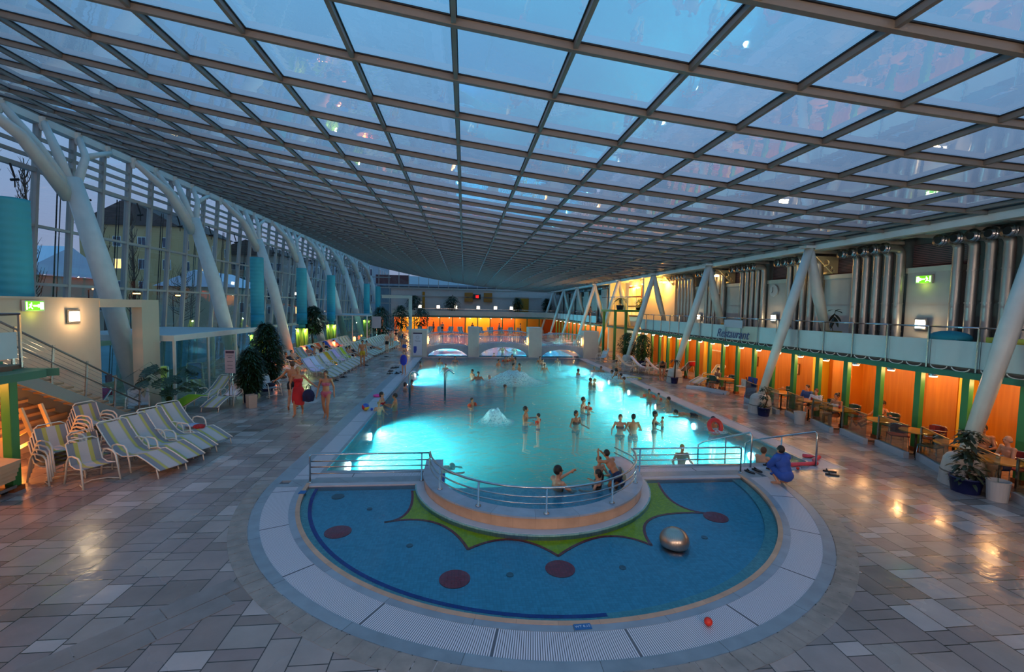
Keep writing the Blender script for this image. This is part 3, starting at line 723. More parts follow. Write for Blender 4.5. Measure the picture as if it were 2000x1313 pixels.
for y in (11.9, 15.6, 24.4, 29.0): mb.bx(14.55, 15.0, y, y+.9, 0, 2.36)
wo = struct(mb.build('wall_orange', ORG), 'orange veneered back wall of the restaurant')
mb = MB()
for y in (11.55, 17.2, 25.9, 31.5): mb.bx(14.5, 15.0, y, y+.28, 0, 2.36)
mb.build('light_pilaster', YLW, wo)
for y in (19.0, 21.9): 
    f = thing('picture_frame', 'small framed notice on the orange wall, %s' % ('nearer one, beside the middle strut' if y == 19 else 'farther one, near the round table'), 'picture', (14.98, y, 1.3))
    MB().bx(14.95, 15.0, y-.17, y+.17, 1.25, 1.75).build('frame', mat('brown wood', '6b3b1a', .5), f); MB().bx(14.94, 14.95, y-.13, y+.13, 1.29, 1.71).build('sheet', mat('paper', 'e3c28a', .8), f)
PY = [8.12+1.28*i for i in range(0, 21)]
gp = None
gpn = ['out beside the picture edge', 'at the right picture edge', 'right of the nearest strut', 'left of the nearest strut', 'right of the leaning man', 'left of the leaning man', 'beside the bikini woman', 'beside the couple', 'right of the easel sign', 'left of the easel sign', 'next after the easel sign', 'by the draped chair', 'by the far screens', 'by the far round table', 'right of the coat rack', 'before the coat rack', 'left of the coat rack', 'behind the red towel', 'behind the white loungers', 'by the tower bushes', 'last before the tower']
for i, y in enumerate(PY):
    if gp is None:
        gp = thing('green_post', '', 'post', (13.35, y, 0)); MB().bx(13.28, 13.42, y-.09, y+.09, .12, 2.4).build('shaft', GREEN, gp); MB().bx(13.25, 13.45, y-.11, y+.11, 0, .12).build('shoe', mat('wooden shoe', '8a4a20', .6), gp); o = gp
    else: o = dup(gp, (13.35, y, 0))
    o['label'] = 'green steel post of the restaurant front, ' + gpn[i]; o['group'] = 'green posts along the restaurant'
KERB = mat('white kerb', 'aeb0b4', .5, var=.05)
SCR = glassmat('glass screen', 'd5e2da', 1.5, 0, gain=1.2)
for i, y in enumerate([7.3+1.32*k for k in range(9)]):
    e1, e2 = max(0, 11.3-y)*.22, max(0, 10.0-y)*.22
    t = thing('glass_screen', 'low glass windscreen on white kerb, ' + ['out beside the camera', 'by the white bin', 'behind the nearest strut', 'before the dark green chair', 'before the red seat cushions', 'before the leaning man', 'before the bikini woman', 'by the small bucket', 'next to the easel sign'][i], 'screen', (12.5-max(0, 11.3-y)*.22, y+.6, 0), 0, 'glass screens round the restaurant terrace')
    MB().beam((12.38-e1, y+.05, .09), (12.66-e2, y+1.25, .09), .14, .18).build('kerb', KERB, t)
    MB().beam((12.38-e1, y+.05, .55), (12.66-e2, y+1.25, .55), .012, .74).build('pane', SCR, t)
    MB().beam((12.38-e1, y+.05, .93), (12.66-e2, y+1.25, .93), .03, .025).build('top_rail', mat('brass edge', 'a98a58', .4, .5), t)
    MB().bx(12.64-e2, 12.68-e2, y+1.22, y+1.26, .1, .94).build('post', STEEL, t)
mb = MB(); mb.tube([(11.6, 22.5, .0), (12.2, 22.1, 0), (12.8, 20.7, 0)], .16, 8); struct(mb.build('floor_terrace_kerb', KERB))
# downlights under the gallery edge
dl = None
for k in range(20):
    y = 8.9+1.28*k
    if dl is None:
        dl = thing('downlight', '', 'lamp', (13.2, y, 2.3)); MB().lathe([(.10, 2.31), (.11, 2.375)], (13.2, y, 0), 16).build('rim', STEEL, dl); MB().lathe([(.085, 2.28), (.09, 2.31)], (13.2, y, 0), 16).build('lens', WARM, dl); o = dl
    else: o = dup(dl, (13.2, y, 2.3))
    o['label'] = 'small round downlight under the gallery edge of the restaurant'; o['group'] = 'downlights over the restaurant terrace'
    plight('restaurant light', (13.75, y, 2.2), 21, 'ffc27c', .05)
# ================================================================ LIT TOWER BAY
LW = mat('cream lit wall', 'e8dcc0', .7)
tw = struct(MB().bx(15.6, 16.1, tower0-2, tower1+1, 0, z0).build('wall_tower', LW), 'cream wall of the stair tower washed with yellow light')
mb = MB(); mb.bx(14.0, 14.3, tower0+.0, tower0+.3, 0, z0-.2); mb.bx(14.3, 15.6, tower0+.1, tower0+.3, 0, z0-.2); mb.bx(14.0, 14.3, tower1-1.4, tower1-1.1, 0, z0-.2); mb.bx(14.2, 15.6, tower1-1.2, tower1-1.0, 0, z0-.2); mb.build('pier', LW, tw)
mb = MB(); mb.bx(15.5, 15.62, 38.8, 42.0, 3.4, 6.2); mb.build('window_wood', mat('brown window wood', '7a4418', .5), tw)
mb = MB()
for i in range(3):
    for j in range(3): mb.bx(15.44, 15.5, 38.95+1.02*i, 39.8+1.02*i, 3.55+.88*j, 4.3+.88*j)
mb.build('window_pane', mat('warm lit pane', 'ffe0a0', .3, emit='ffb347', es=.6), tw)
pf = thing('lookout_platform', 'green-edged platform standing on green posts in front of the lit tower', 'platform', (13, 37.6, 0))
MB().bx(11.95, 15.6, 35.6, 39.0, 3.85, 4.02).build('deck', GREEN, pf)
for x, y in ((12.15, 35.8), (13.05, 35.8), (12.15, 38.8)): MB().bx(x-.09, x+.09, y-.09, y+.09, 0, 3.85).build('post', GREEN, pf)
mb = MB(); mb.tube([(15.5, 35.65, 5.05), (12.0, 35.65, 5.05), (12.0, 39.0, 5.05)], .025, 8)
for x in (12.0, 12.9, 13.8, 14.7): mb.tube([(x, 35.65, 4.0), (x, 35.65, 5.05)], .02, 6)
mb.build('railing', STEEL, pf, True)
MB().quad((12.05, 35.66, 4.1), (13.7, 35.66, 4.1), (13.7, 35.66, 5.0), (12.05, 35.66, 5.0)).build('glass_pane', SCR, pf)
for i, (x, y, z, p) in enumerate([(15.0, 33.9, 6.1, 230), (15.1, 37.6, 6.1, 300), (15.2, 40.6, 6.1, 240), (14.8, 36.6, 2.9, 130), (14.3, 43.6, 6.1, 200), (14.5, 39.5, 1.6, 90)]):
    plight('tower light', (x, y, z), p*.8, 'ffb04a', .10)
    l = thing('tower_lamp', 'bright warm lamp of the yellow lit tower, ' + ['upper one on the near pier', 'upper one over the window', 'upper one out front', 'below the platform', 'upper one on the far pier', 'low one by the plants'][i], 'lamp', (x, y, z-.3), 0, 'tower lamps')
    MB().box(((x+15.62)/2, y, z+.24), (15.62-x, .05, .05)).build('arm', STEEL, l); MB().lathe([(.07, z+.16), (.12, z+.14), (.12, z+.2)], (x, y, 0), 12).build('shade', STEEL, l); MB().lathe([(.1, z+.12), (.1, z+.14)], (x, y, 0), 12).build('lens', WARM, l)

# ================================================================ WALL BEHIND THE CAMERA with added unseen lamps that warm the foreground floor
wrr = struct(MB().bx(-16, 16.5, -8.3, -8, 0, 10.6).build('wall_rear', mat('pale rear wall', 'b0aca4', .8)), 'pale wall at the near end of the hall')
for x in (-9, -3, 3, 9):
    t = thing('wall_lamp', 'wide warm wall lamp high on the near end wall behind the viewpoint', 'lamp', (x, -7.95, 4.8), 0, 'lamps on the near end wall'); MB().bx(x-.4, x+.4, -8, -7.85, 4.8, 5.2).build('frame', STEEL, t); MB().bx(x-.36, x+.36, -7.85, -7.82, 4.84, 5.16).build('glass', COOL, t); plight('rear fill light', (x, -7.6, 5.0), 560, 'ffd8c0', .25)
# ================================================================ FAR END
wf = struct(MB().bx(-12, 16.5, 76.6, 77, 0, 6.9).build('wall_far', WP), 'pale far end wall above the gallery')
mb = MB()
for k in range(20): mb.beam((-15.5+1.6*k, 76.4, 6.8), (-15.5+1.6*k, 76.4, 10.5 if k < 3 else min(10.4, rz_(-15.5+1.6*k))), .1, .12, up=(0, 1, 0))
mb.beam((-15.6, 76.4, 6.95), (16, 76.4, 6.95), .14, .2); mb.beam((-15.6, 76.4, 5.7), (13, 76.4, 5.7), .1, .14)
for z in (2.4, 4.4, 8.6): mb.beam((-16, 76.4, z), (-12, 76.4, z), .12, .14)
for k in range(3): mb.beam((-15.2+1.5*k, 76.4, 0), (-15.2+1.5*k, 76.4, 6.9), .1, .12, up=(0, 1, 0))
mb.build('mullion', MUL, wf)
mb = MB(); n = 16
for i in range(n):
    a, b = -15.9+31.4*i/n, -15.9+31.4*(i+1)/n; mb.quad((a, 76.5, 6.9), (b, 76.5, 6.9), (b, 76.5, max(rz_(b), 6.95)), (a, 76.5, max(rz_(a), 6.95)))
mb.quad((-16, 76.5, 0), (-12, 76.5, 0), (-12, 76.5, 6.9), (-16, 76.5, 6.9)); mb.build('glazing', FG, wf)
FARO = mat('orange far wall', 'd06a1c', .55)
wo2 = struct(MB().bx(-11, 14.9, 73.6, 73.9, 0, 2.4).build('wall_far_orange', FARO), 'orange wall under the far gallery')
mb = MB()
for x0, x1 in ((-10.2, -7.0), (.3, 4.2), (8.2, 12.6)): mb.bx(x0, x1, 73.5, 73.6, 0, 2.4)
mb.build('light_panel', YLW, wo2)
MB().bx(14.9, 15.2, 44.2, 73.9, 0, 2.4).build('side_wall', ORG, wo2)
gpath = [(-11, 71.0)]+[(-8+1.0*i, 71.0-.0*i) for i in range(16)]+[(7.6+5.5*math.sin(R(a)), 65.5+5.5*math.cos(R(a))) for a in range(0, 91, 10)]
def along(pts, z0_, z1_, w, name, m, par):
    mb = MB()
    for i in range(len(pts)-1):
        a, b = pts[i], pts[i+1]
        if (a[0]-b[0])**2+(a[1]-b[1])**2 < 1e-4: continue
        mb.beam((a[0], a[1], (z0_+z1_)/2), (b[0], b[1], (z0_+z1_)/2), w, z1_-z0_)
    return mb.build(name, m, par)
gal = struct(filled('ceiling_far_gallery', [[(p[0], p[1]) for p in gpath]+[(16.1, 65.5), (16.1, 76.6), (-11, 76.6)]], 2.56, mat('gallery slab', '6f6654')), 'curved gallery floor along the far end')
along(gpath, 2.36, 2.54, .3, 'fascia', GREENB, gal); along(gpath, 2.64, 3.38, .04, 'banner', mat('cream cloth banner', 'b9b4a6'), gal)
along(gpath, 3.66, 3.71, .05, 'handrail', STEEL, gal)
u = filled('underside', [[(p[0], p[1]) for p in gpath]+[(14.9, 65.5), (14.9, 73.6), (-11, 73.6)]], 2.42, mat('orange ceiling', 'd98a3c')); u.parent = gal
for k, x in enumerate([-10.4+1.62*i for i in range(12)]):
    o = dup(dl, (x, 71.4, 2.3), 0, 'small round downlight under the far end gallery', 'downlights under the far gallery')
    plight('far light', (x, 72.3, 2.2), 60, 'ffc078', .06)
for k in range(8):
    y = 46+2.6*k; dup(dl, (13.2, y, 2.3), 0, 'small round downlight under the far side gallery', 'downlights under the far side gallery'); plight('far side light', (13.9, y, 2.2), 40, 'ffb066', .06)
for k in range(11): 
    o = dup(gp, (13.35, 45.2+2.0*k, 0)); o['label'] = 'green steel post under the far side gallery, ' + ['first', 'second', 'third', 'fourth', 'fifth', 'sixth', 'seventh', 'eighth', 'ninth', 'tenth', 'eleventh'][k]+' beyond the tower'; o['group'] = 'green posts beyond the tower'
for k in range(12):
    o = dup(gp, (-9.6+1.95*k, 71.5, 0)); o['label'] = 'green post under the far end gallery, ' + ['first', 'second', 'third', 'fourth', 'fifth', 'sixth', 'seventh', 'eighth', 'ninth', 'tenth', 'eleventh', 'twelfth'][k]+' of the row starting at the lounger side'; o['group'] = 'green posts along the far end'
for i, (x, w) in enumerate(((-5.7, 2.4), (9.6, 2.4))):
    p = thing('wall_panel_painting', 'plain ochre hanging panel on the far wall, ' + ['nearer the lounger side', 'nearer the restaurant side'][i], 'panel', (x-w/2, 76.4, 3.6)); MB().bx(x-w/2, x+w/2 if i else x-.8, 76.35, 76.5, 3.4, 6.4 if i == 0 else 5.8).build('cloth', mat('ochre cloth', 'b07a20', .8), p)
sb = thing('scoreboard', 'small red lit number display between ochre panels on the far wall', 'display', (2.0, 76.2, 5.3))
MB().bx(1.4, 2.7, 76.0, 76.62, 5.35, 6.15).build('case', DARK, sb); text('digits', '18', (2.05, 75.97, 5.75), (R(90), 0, 0), .6, mat('red led', 'ff2020', .5, emit='ff1010', es=6), sb)
mb = MB()
for x in (.0, 3.2): mb.bx(x, x+1.4, 76.1, 76.62, 4.9, 5.5); mb.bx(x, x+1.4, 76.1, 76.62, 5.75, 6.4)
tag(mb.build('side_board', mat('ochre board', 'a0661a', .6), sb), None, None)
wlp = None
for k, x in enumerate((-7.3, -4.3, -1.4, 2.3, 5.2, 7.9, 10.5)):
    if wlp is None:
        wlp = thing('wall_lamp', '', 'lamp', (0, 0, 0)); MB().box((0, 0, .05), (.62, .12, .62)).build('frame', STEEL, wlp); MB().box((0, -.07, .05), (.48, .05, .46)).build('glass', COOL, wlp); wlp.location = (x, 76.5, 3.9); o = wlp
    else: o = dup(wlp, (x, 76.5, 3.9))
    o['label'] = 'square white wall lamp on the far end wall, ' + ['first', 'second', 'third', 'fourth', 'fifth', 'sixth', 'seventh'][k]+' from the lounger side'; o['group'] = 'square lamps on the far wall'
# wall lamps with light on the right gallery and on the stair wall
for i, (x, y, z, rz, lb) in enumerate(((15.62, 14.11, 3.68, -90, 'square lit wall lamp on the gallery panel below the exit sign'), (15.62, 21.6, 3.72, -90, 'square lit wall lamp on the gallery panel below the wall clock'), (15.62, 29.0, 3.6, -90, 'square lit wall lamp on the gallery panel next to the tower'), (-11.26, 14.44, 3.49, 90, 'square lit wall lamp on the stair wall'))):
    o = dup(wlp, (x, y, z), R(rz), lb, scale=.62, group=''); plight('wall lamp light', (x+(-.25 if x > 0 else .25), y, z), 9 if x > 0 else 16, 'ffd9a0', .12)

# ================================================================ BRIDGE
BR = mat('cream bridge plaster', 'c4beb2', .7, var=.04)
BRB = mat('bluish bridge stone', '9aa6b2', .5, var=.06)
bg = thing('bridge', 'cream footbridge of three low arches across the pool', 'bridge', (3.4, 37.1, -.4))
PIERS = [(-4.15, -2.9, 2.15), (.33, 1.2, 2.42), (5.22, 6.3, 2.45), (9.75, 11.0, 2.2)]
for x0, x1, h in PIERS: bev(MB().bx(x0, x1, 36.35, 37.9, -1.3 if x0 > -4 and x1 < 9.7 else -.3, h).build('pier', BR, bg), .02)
SP = [(-2.9, .33, .66, .98), (1.2, 5.22, .84, 1.16), (6.3, 9.75, .66, .98)]
for x0, x1, ar, dk in SP:
    mb = MB(); n = 20; c = (x0+x1)/2; w = (x1-x0)/2
    pt = [(x0+(x1-x0)*i/n) for i in range(n+1)]
    zl = [-.15+(ar+.15)*math.sqrt(max(0, 1-((x-c)/(w*1.02))**2)) for x in pt]; zu = [dk-.16*((x-c)/w)**2 for x in pt]
    for i in range(n):
        for yy, fl_ in ((36.55, 0), (37.75, 1)):
            q = [(pt[i], yy, zl[i]), (pt[i+1], yy, zl[i+1]), (pt[i+1], yy, zu[i+1]), (pt[i], yy, zu[i])]; mb.quad(*(q[::-1] if fl_ else q))
        mb.quad((pt[i], 36.55, zu[i]), (pt[i+1], 36.55, zu[i+1]), (pt[i+1], 37.75, zu[i+1]), (pt[i], 37.75, zu[i]))
        mb.quad((pt[i], 37.75, zl[i]), (pt[i+1], 37.75, zl[i+1]), (pt[i+1], 36.55, zl[i+1]), (pt[i], 36.55, zl[i]))
    mb.build('arch', BRB, bg)
    for yy in (36.62, 37.7):
        mb = MB(); mb.tube([(pt[i], yy, zu[i]+.98) for i in range(n+1)], .025, 6); mb.tube([(pt[i], yy, zu[i]+.12) for i in range(n+1)], .015, 6)
        m_ = int((x1-x0)/.14)
        for i in range(1, m_):
            x = x0+(x1-x0)*i/m_; z = dk-.16*((x-c)/w)**2; mb.tube([(x, yy, z), (x, yy, z+.98)], .012, 5)
        mb.build('railing', STEEL, bg)
mb = MB(); mb.bx(-4.15, 11, 36.1, 36.35, -.35, .02); mb.bx(-3.2, 9.3, 36.0, 36.1, -.6, -.03)
mb.build('pool_edge', GREY, bg)
sn = thing('info_banner', 'white info banner with round petal logo on the bridge pier', 'sign', (-3.6, 36.3, .1))
MB().bx(-3.98, -3.28, 36.29, 36.33, .12, 1.92).build('panel', mat('white banner sheet', 'c9ccd6', .5), sn)
MB().bx(-3.98, -3.28, 36.28, 36.295, 1.83, 1.92).build('top_band', mat('dark violet band', '1a1440', .5), sn)
mb = MB()
for k in range(8):
    a = 2*PI*k/8+.2; c = Vector((-3.63+.12*math.cos(a), 36.283, 1.56+.12*math.sin(a))); mb.beam(c-Vector((math.cos(a), 0, math.sin(a)))*.04, c+Vector((math.cos(a), 0, math.sin(a)))*.05, .012, .05, up=(0, 1, 0))
mb.build('logo', mat('dark violet ink', '231d52', .5), sn)
text('lettering', 'Therme', (-3.63, 36.28, 1.27), (R(90), 0, 0), .14, mat('grey ink', '5d6272', .6), sn)
bs_ = [(-3.93, .85), (-3.7, .85), (-3.69, .55), (-3.76, .33), (-3.86, .3), (-3.93, .38)]; n_ = len(bs_)
MB().add([(x, 36.283, z) for x, z in bs_]+[(x, 36.289, z) for x, z in bs_], [tuple(range(n_)), tuple(range(n_, 2*n_))[::-1]]+[(i, n_+i, n_+(i+1) % n_, (i+1) % n_) for i in range(n_)]).build('blue_shape', mat('blue ink', '1243a0', .5), sn)
for i, (x, z) in enumerate(((-2.85, 1.3), (5.15, 1.3), (9.7, 1.3))):
    l_ = thing('bridge_lamp', 'narrow warm lamp on the side of the %s bridge pier' % ['banner', 'third', 'last'][i], 'lamp', (x, 36.9, z-.3)); MB().bx(x-.03, x+.03, 36.85, 36.95, z-.3, z+.3).build('tube', mat('amber lamp', 'ffffff', .4, emit='ffb45a', es=5), l_)
    plight('bridge light', (x+(.12 if i == 0 else -.12), 36.5, z), 7, 'ffb45a', .05)

# ================================================================ RAILINGS ROUND THE PADDLING POOL
def bars(t, y, x0, x1, posts, zs, inward):
    mb = MB()
    zt = zs[-1]; mb.tube([(x0, y, .0), (x0, y, zt-.05), (x0+(.05 if x1 > x0 else -.05), y, zt), (x1, y, zt)], .021, 8); mb.build('handrail', STEEL, t, True)
    for z in zs[:-1]:
        MB().tube([(x0, y, z), (x1, y, z)], .014, 8).build('rail', STEEL, t, True)
    for x in posts: MB().lathe([(.05, 0), (.05, .015), (.019, .02), (.019, zt)], (x, y, 0), 10).build('post', STEEL, t, True)
rl = thing('pool_railing', 'straight stainless railing left of the curved wall', 'railing', (-2.1, 10.42, 0)); bars(rl, 10.42, -3.4, -.78, (-3.4, -.93), (.2, .35, .48, .64), 1)
rr = thing('pool_railing', 'straight stainless railing right of the curved wall', 'railing', (5.6, 10.5, 0)); bars(rr, 10.5, 6.92, 4.12, (6.92, 4.3), (.2, .35, .48, .64), -1)
cr = thing('curved_railing', 'curved three-bar stainless railing on the round stone wall', 'railing', (1.63, 8.1, .235))
for z, r in ((.42, .014), (.55, .016), (.72, .023)):
    pts = [(WC[0]+2.36*math.cos(R(a)), WC[1]+2.36*math.sin(R(a)), z) for a in range(184, 357, 4)]
    e0 = (WC[0]-2.36, WC[1]+.25, z); e1 = (WC[0]+2.36, WC[1]+.25, z)
    if z == .72: pts = [(WC[0]-2.4, 10.43, .64)]+pts+[(WC[0]+2.45, 10.5, .64)]
    else: pts = [(e0[0]-.05, 10.6, z+.02)]+pts+[(e1[0]-.25, 10.75, z+.05)]
    MB().tube(pts, r, 8).build('rail' if r < .02 else 'handrail', STEEL, cr, True)
for a in (208, 236, 268, 303, 335):
    x, y = WC[0]+2.36*math.cos(R(a)), WC[1]+2.36*math.sin(R(a)); MB().lathe([(.055, .235), (.055, .25), (.02, .27), (.02, .72)], (x, y, 0), 12).build('post', STEEL, cr, True)
# entry handrails at the right corner
for i, (x, w) in enumerate(((7.42, 'nearer the round wall'), (9.25, 'beside the blue towel'))):
    t = thing('entry_handrail', 'sloping stainless steel pool entry handrail '+w, 'handrail', (x, 10.8, 0))
    e = ((6.78, 12.05), (8.28, 12.15))[i]
    mb = MB(); mb.tube([(x, 10.85, 0), (x, 10.85, .85), (x-.03, 10.9, .9), (e[0], e[1], .32), (e[0]-.08, e[1]+.12, .2), (e[0]-.08, e[1]+.12, -.6)], .022, 8); mb.build('rail', STEEL, t, True)
    c = ((x+e[0])/2, (10.9+e[1])/2); MB().tube([(c[0], c[1], -1.0 if c[1] > 11.2 else 0), (c[0], c[1], .6)], .02, 8).build('post', STEEL, t, True)
# swan-neck handrails
for i, (px, py) in enumerate(((800, 776), (869, 771))):
    b = at(px, py, -.05); t = thing('swan_neck_rail', 'tall hooked stainless pipe standing in the water, %s' % ('nearer the pool side' if i == 0 else 'farther from the pool side'), 'rail', (b.x, b.y, -.5))
    mb = MB(); mb.tube([(b.x, b.y, -.5), (b.x, b.y, .9)]+[(b.x+.17-.17*math.cos(R(a)), b.y, .9+.2*math.sin(R(a))) for a in range(20, 140, 20)]+[(b.x+.42, b.y, .92)], .045, 10); mb.build('pipe', STEEL, t, True)

# ================================================================ LEFT STAIR
PW = mat('peach painted wall', 'cdb49c', .75, var=.03)
mb = MB(); mb.bx(-11.6, -11.3, -6, 15.45, 0, 4.02)
ws = struct(mb.build('wall_stair', PW), 'peach wall behind the stairs'); mb = MB()
mb.bx(-11.6, -11.28, 15.45, 17.3, 3.78, 4.04); mb.bx(-11.62, -11.27, -6, 15.45, 4.0, 4.06); mb.build('lintel', PW, ws)
cp = MB().bx(-11.62, -11.28, 17.3, 18.2, 0, 4.045).build('pillar', mat('cream painted pillar', 'bdb39c', .75), ws)
ss = thing('staircase', 'open staircase with wire railing coming down from the gallery', 'stairs', (-10.7, 13.3, 0))
SA, SB = Vector((-10.22, 11.2, 2.36)), Vector((-10.22, 15.55, .06))
for x, nm in ((-10.22, 'stringer'), (-11.22, 'stringer')):
    MB().beam((x, SA.y, SA.z), (x, SB.y, SB.z), .07, .28).build(nm, mat('grey stringer', '8f928c', .5), ss)
n = 15
for i in range(n):
    y = SA.y+.1+(SB.y-SA.y)*i/n; z = SA.z+.1+(SB.z-SA.z)*i/n; MB().box((-10.72, y+.15, z), (.95, .34, .045)).build('tread', mat('stair tread', '9a7a5c', .6), ss)
for i in range(9):
    z = .55+.2*i; y1 = 15.2-(z-.1)*1.9; MB().bx(-11.24, -11.14, 11.0, y1, z, z+.07).build('slat', mat('pale wooden slat', 'd0a878', .6), ss)
D = (SB-SA)
for hz_, r, nm in ((1.02, .026, 'handrail'), (.62, .02, 'handrail')):
    MB().tube([(SA.x, SA.y, SA.z+.1+hz_), (SB.x, SB.y-.05, SB.z+.1+hz_)], r, 8).build(nm, mat('grey handrail', '77756f', .4, .4), ss, True)
for t_ in (.05, .27, .5, .73, .96):
    p = SA+D*t_; MB().beam((p.x, p.y, p.z), (p.x, p.y+.12, p.z+1.12), .025, .06, up=(0, 1, 0)).build('post', STEEL, ss)
mb = MB()
for j in range(8): mb.tube([(SA.x, SA.y, SA.z+.22+j*.11), (SB.x, SB.y, SB.z+.22+j*.11)], .004, 4)
mb.build('wire', STEEL, ss)
MB().box((-10.2, 14.2, 1.75), (.03, .22, .22)).build('notice_plate', mat('dark blue plate', '131c3c', .5), ss)
# landing, railing, green roof beam and post below it
ld = struct(MB().bx(-11.28, -9.35, -6, 10.7, 2.42, 2.6).build('floor_landing', mat('gallery slab', '6f6654')), 'gallery landing at the head of the stairs')
mb = MB(); mb.bx(-11.28, -10.2, 10.7, 11.2, 2.42, 2.6); mb.prism([(-11.25, 10.45), (-9.0, 10.45), (-8.7, 10.75), (-11.25, 10.75)], 2.36, 2.52); mb.bx(-9.2, -8.75, -6, 10.5, 2.36, 2.52); mb.build('fascia', GREENB, ld)
lr = thing('balcony_railing', 'landing railing with grey mesh panel at the picture edge', 'railing', (-9.3, 9, 2.6))
mb = MB(); mb.tube([(-9.3, 2, 3.68), (-9.3, 10.6, 3.68), (-10.2, 10.75, 3.62)], .026, 8); mb.build('handrail', STEEL, lr, True)
for y in (4.4, 6.3, 8.2, 10.6): MB().bx(-9.33, -9.29, y-.02, y+.02, 2.55, 3.68).build('post', STEEL, lr)
MB().bx(-9.36, -9.33, 2, 10.55, 2.75, 3.3).build('banner', BAN, lr)
gpl = thing('green_post', 'stout green steel post holding the landing at the picture edge', 'post', (-9.3, 10.3, 0))
bev(MB().bx(-9.39, -9.21, 10.21, 10.39, .1, 2.4).build('shaft', GREEN, gpl), .01); MB().bx(-9.42, -9.18, 10.18, 10.42, 0, .1).build('shoe', mat('wooden shoe', '8a4a20', .6), gpl)
mb = MB()
for k in range(15): mb.bx(-15.9, -11.62, -3+1.1*k*0+k*.9, -2.85+k*.9, 2.3, 2.42)
MB().bx(-15.9, -11.7, 3.5, 10.3, 0, 2.4) 
struct(MB().bx(-13.6, -13.5, 3, 14.1, 0, 2.4).build('wall_store', mat('warm brown wall', '9a6a40', .7)))
for i, (x, y, z, p) in enumerate(((-10.2, 9.2, 2.2, 60), (-11.9, 12.0, 2.0, 0), (-10.5, 11.7, .5, 20))):
    if not p: continue
    plight('store light', (x, y, z), p*1.8, 'ff9a40', .06)
o = dup(dl, (-10.2, 9.2, 2.42), 0, 'round warm downlight under the stair landing', group='')

# exit signs
def exit_sign(x, y, z, rz, lb, flip=1):
    t = thing('exit_sign', lb, 'exit sign', (0, 0, 0)); W, H = .52, .24
    MB().box((0, 0, 0), (W+.04, .07, H+.04)).build('case', mat('white sign case', 'd8d8c8', .5), t)
    MB().box((0, -.037, 0), (W, .01, H)).build('face', mat('green lit face', '3c9a10', .5, emit='6fc81a', es=.8), t)
    Wm = mat('white lit pictogram', 'ffffff', .5, emit='f8ffd0', es=2.2); mb = MB(); f = flip
    mb.box((.19*f, -.046, 0), (.09, .01, .19)); mb.box((-.23*f, -.046, 0), (.03, .01, .2))
    mb.box((.02*f, -.046, 0), (.14, .01, .04)); mb.prism([(.08*f, -.051), (.14*f, -.051), (.14*f, -.041), (.08*f, -.041)], -.04, .04); mb.build('arrow', Wm, t)
    mb = MB(); c = -.12*f; mb.ell((c+.02*f, -.045, .07), (.018, .008, .018)); mb.beam((c, -.046, .05), (c-.01*f, -.046, -.02), .035, .01, up=(0, 1, 0))
    mb.beam((c-.01*f, -.046, -.02), (c+.045*f, -.046, -.08), .02, .01, up=(0, 1, 0)); mb.beam((c-.01*f, -.046, -.02), (c-.06*f, -.046, -.06), .02, .01, up=(0, 1, 0)); mb.beam((c-.04, -.046, .03), (c+.04, -.046, .02), .015, .01, up=(0, 1, 0)); mb.build('running_figure', Wm, t)
    t.location = (x, y, z); t.rotation_euler = (0, 0, R(rz)); plight('sign glow', (x+(.12 if x < 0 else -.12), y, z-.22), 1.0, 'dfff40', .04)
exit_sign(-11.24, 13.2, 3.82, 90, 'green lit exit sign on the peach stair wall', 1)
exit_sign(15.68, 14.15, 5.25, -90, 'green lit exit sign high on the gallery wall panel', -1)
ck = thing('wall_clock', 'round white wall clock on the gallery panel', 'clock', (15.68, 21.8, 5.13))
ck.rotation_euler = (0, 0, R(-90)); mb = MB(); mb.tube([(0, 0, 0), (0, -.05, 0)], .3, 28); mb.build('face', mat('white clock face', 'c8ccd0', .5), None).parent = ck
o = ck.children[0]; o.location = (0, 0, -.3)
MB().box((0, -.062, .09), (.025, .01, .2)).build('hand', DARK, None).parent = ck; ck.children[1].location = (0, -.062, -.01)
MB().box((0, 0, 0), (.03, .01, .14), ry=.5).build('hand', DARK, None).parent = ck; ck.children[2].location = (-.03, -.062, -.13)
# depth marker
p = at(1138, 1225, .002); dm = thing('depth_marker', 'small blue water depth plate on the pool coping', 'sign', p, R(2))
MB().box((0, 0, .004), (.22, .10, .006)).build('plate', mat('blue enamel', '0d5f9e', .4), None).parent = dm; text('lettering', 'WT 0,15', (p.x, p.y, .012), (0, 0, 0), .055, mat('white ink', 'cfd8e4', .5), dm, .0005)
p = at(591, 962, .002); dm = thing('depth_marker', 'tiny blue tile on the kerb left of the paddling pool', 'sign', p); MB().box((0, 0, .004), (.14, .16, .006)).build('plate', mat('blue enamel', '0d5f9e', .4), None).parent = dm; dm.children[0].location = (0, 0, .001)

# ================================================================ GLASS LOUNGE (LEFT) + second one far
TG = glassmat('teal lounge glass', 'a8cfd2', 1.5, 0, gain=1.4, haze='5f9aa0', hz=.16)
gl = struct(MB().bx(-15.6, -10.95, 18.5, 25.5, 2.58, 2.68).build('wall_lounge', mat('pale lounge roof', '9aa4a6', .5)), 'glass-walled lounge beside the stairs')
mb = MB()
for y in (18.5, 20.8, 23.2, 25.4): mb.bx(-11.0, -10.92, y-.04, y+.04, 0, 2.58)
for x in (-15.2, -14.2, -12.6): mb.bx(x-.03, x+.03, 18.46, 18.54, 0, 2.58)
mb.bx(-11.02, -10.9, 18.5, 25.5, 2.5, 2.72); mb.bx(-15.5, -10.9, 18.4, 18.5, 2.5, 2.72); mb.bx(-13.2, -13.1, 25.4, 25.5, 0, 2.58); mb.bx(-12.2, -12.1, 25.4, 25.5, 0, 2.58); mb.build('frame', WHITE, gl)
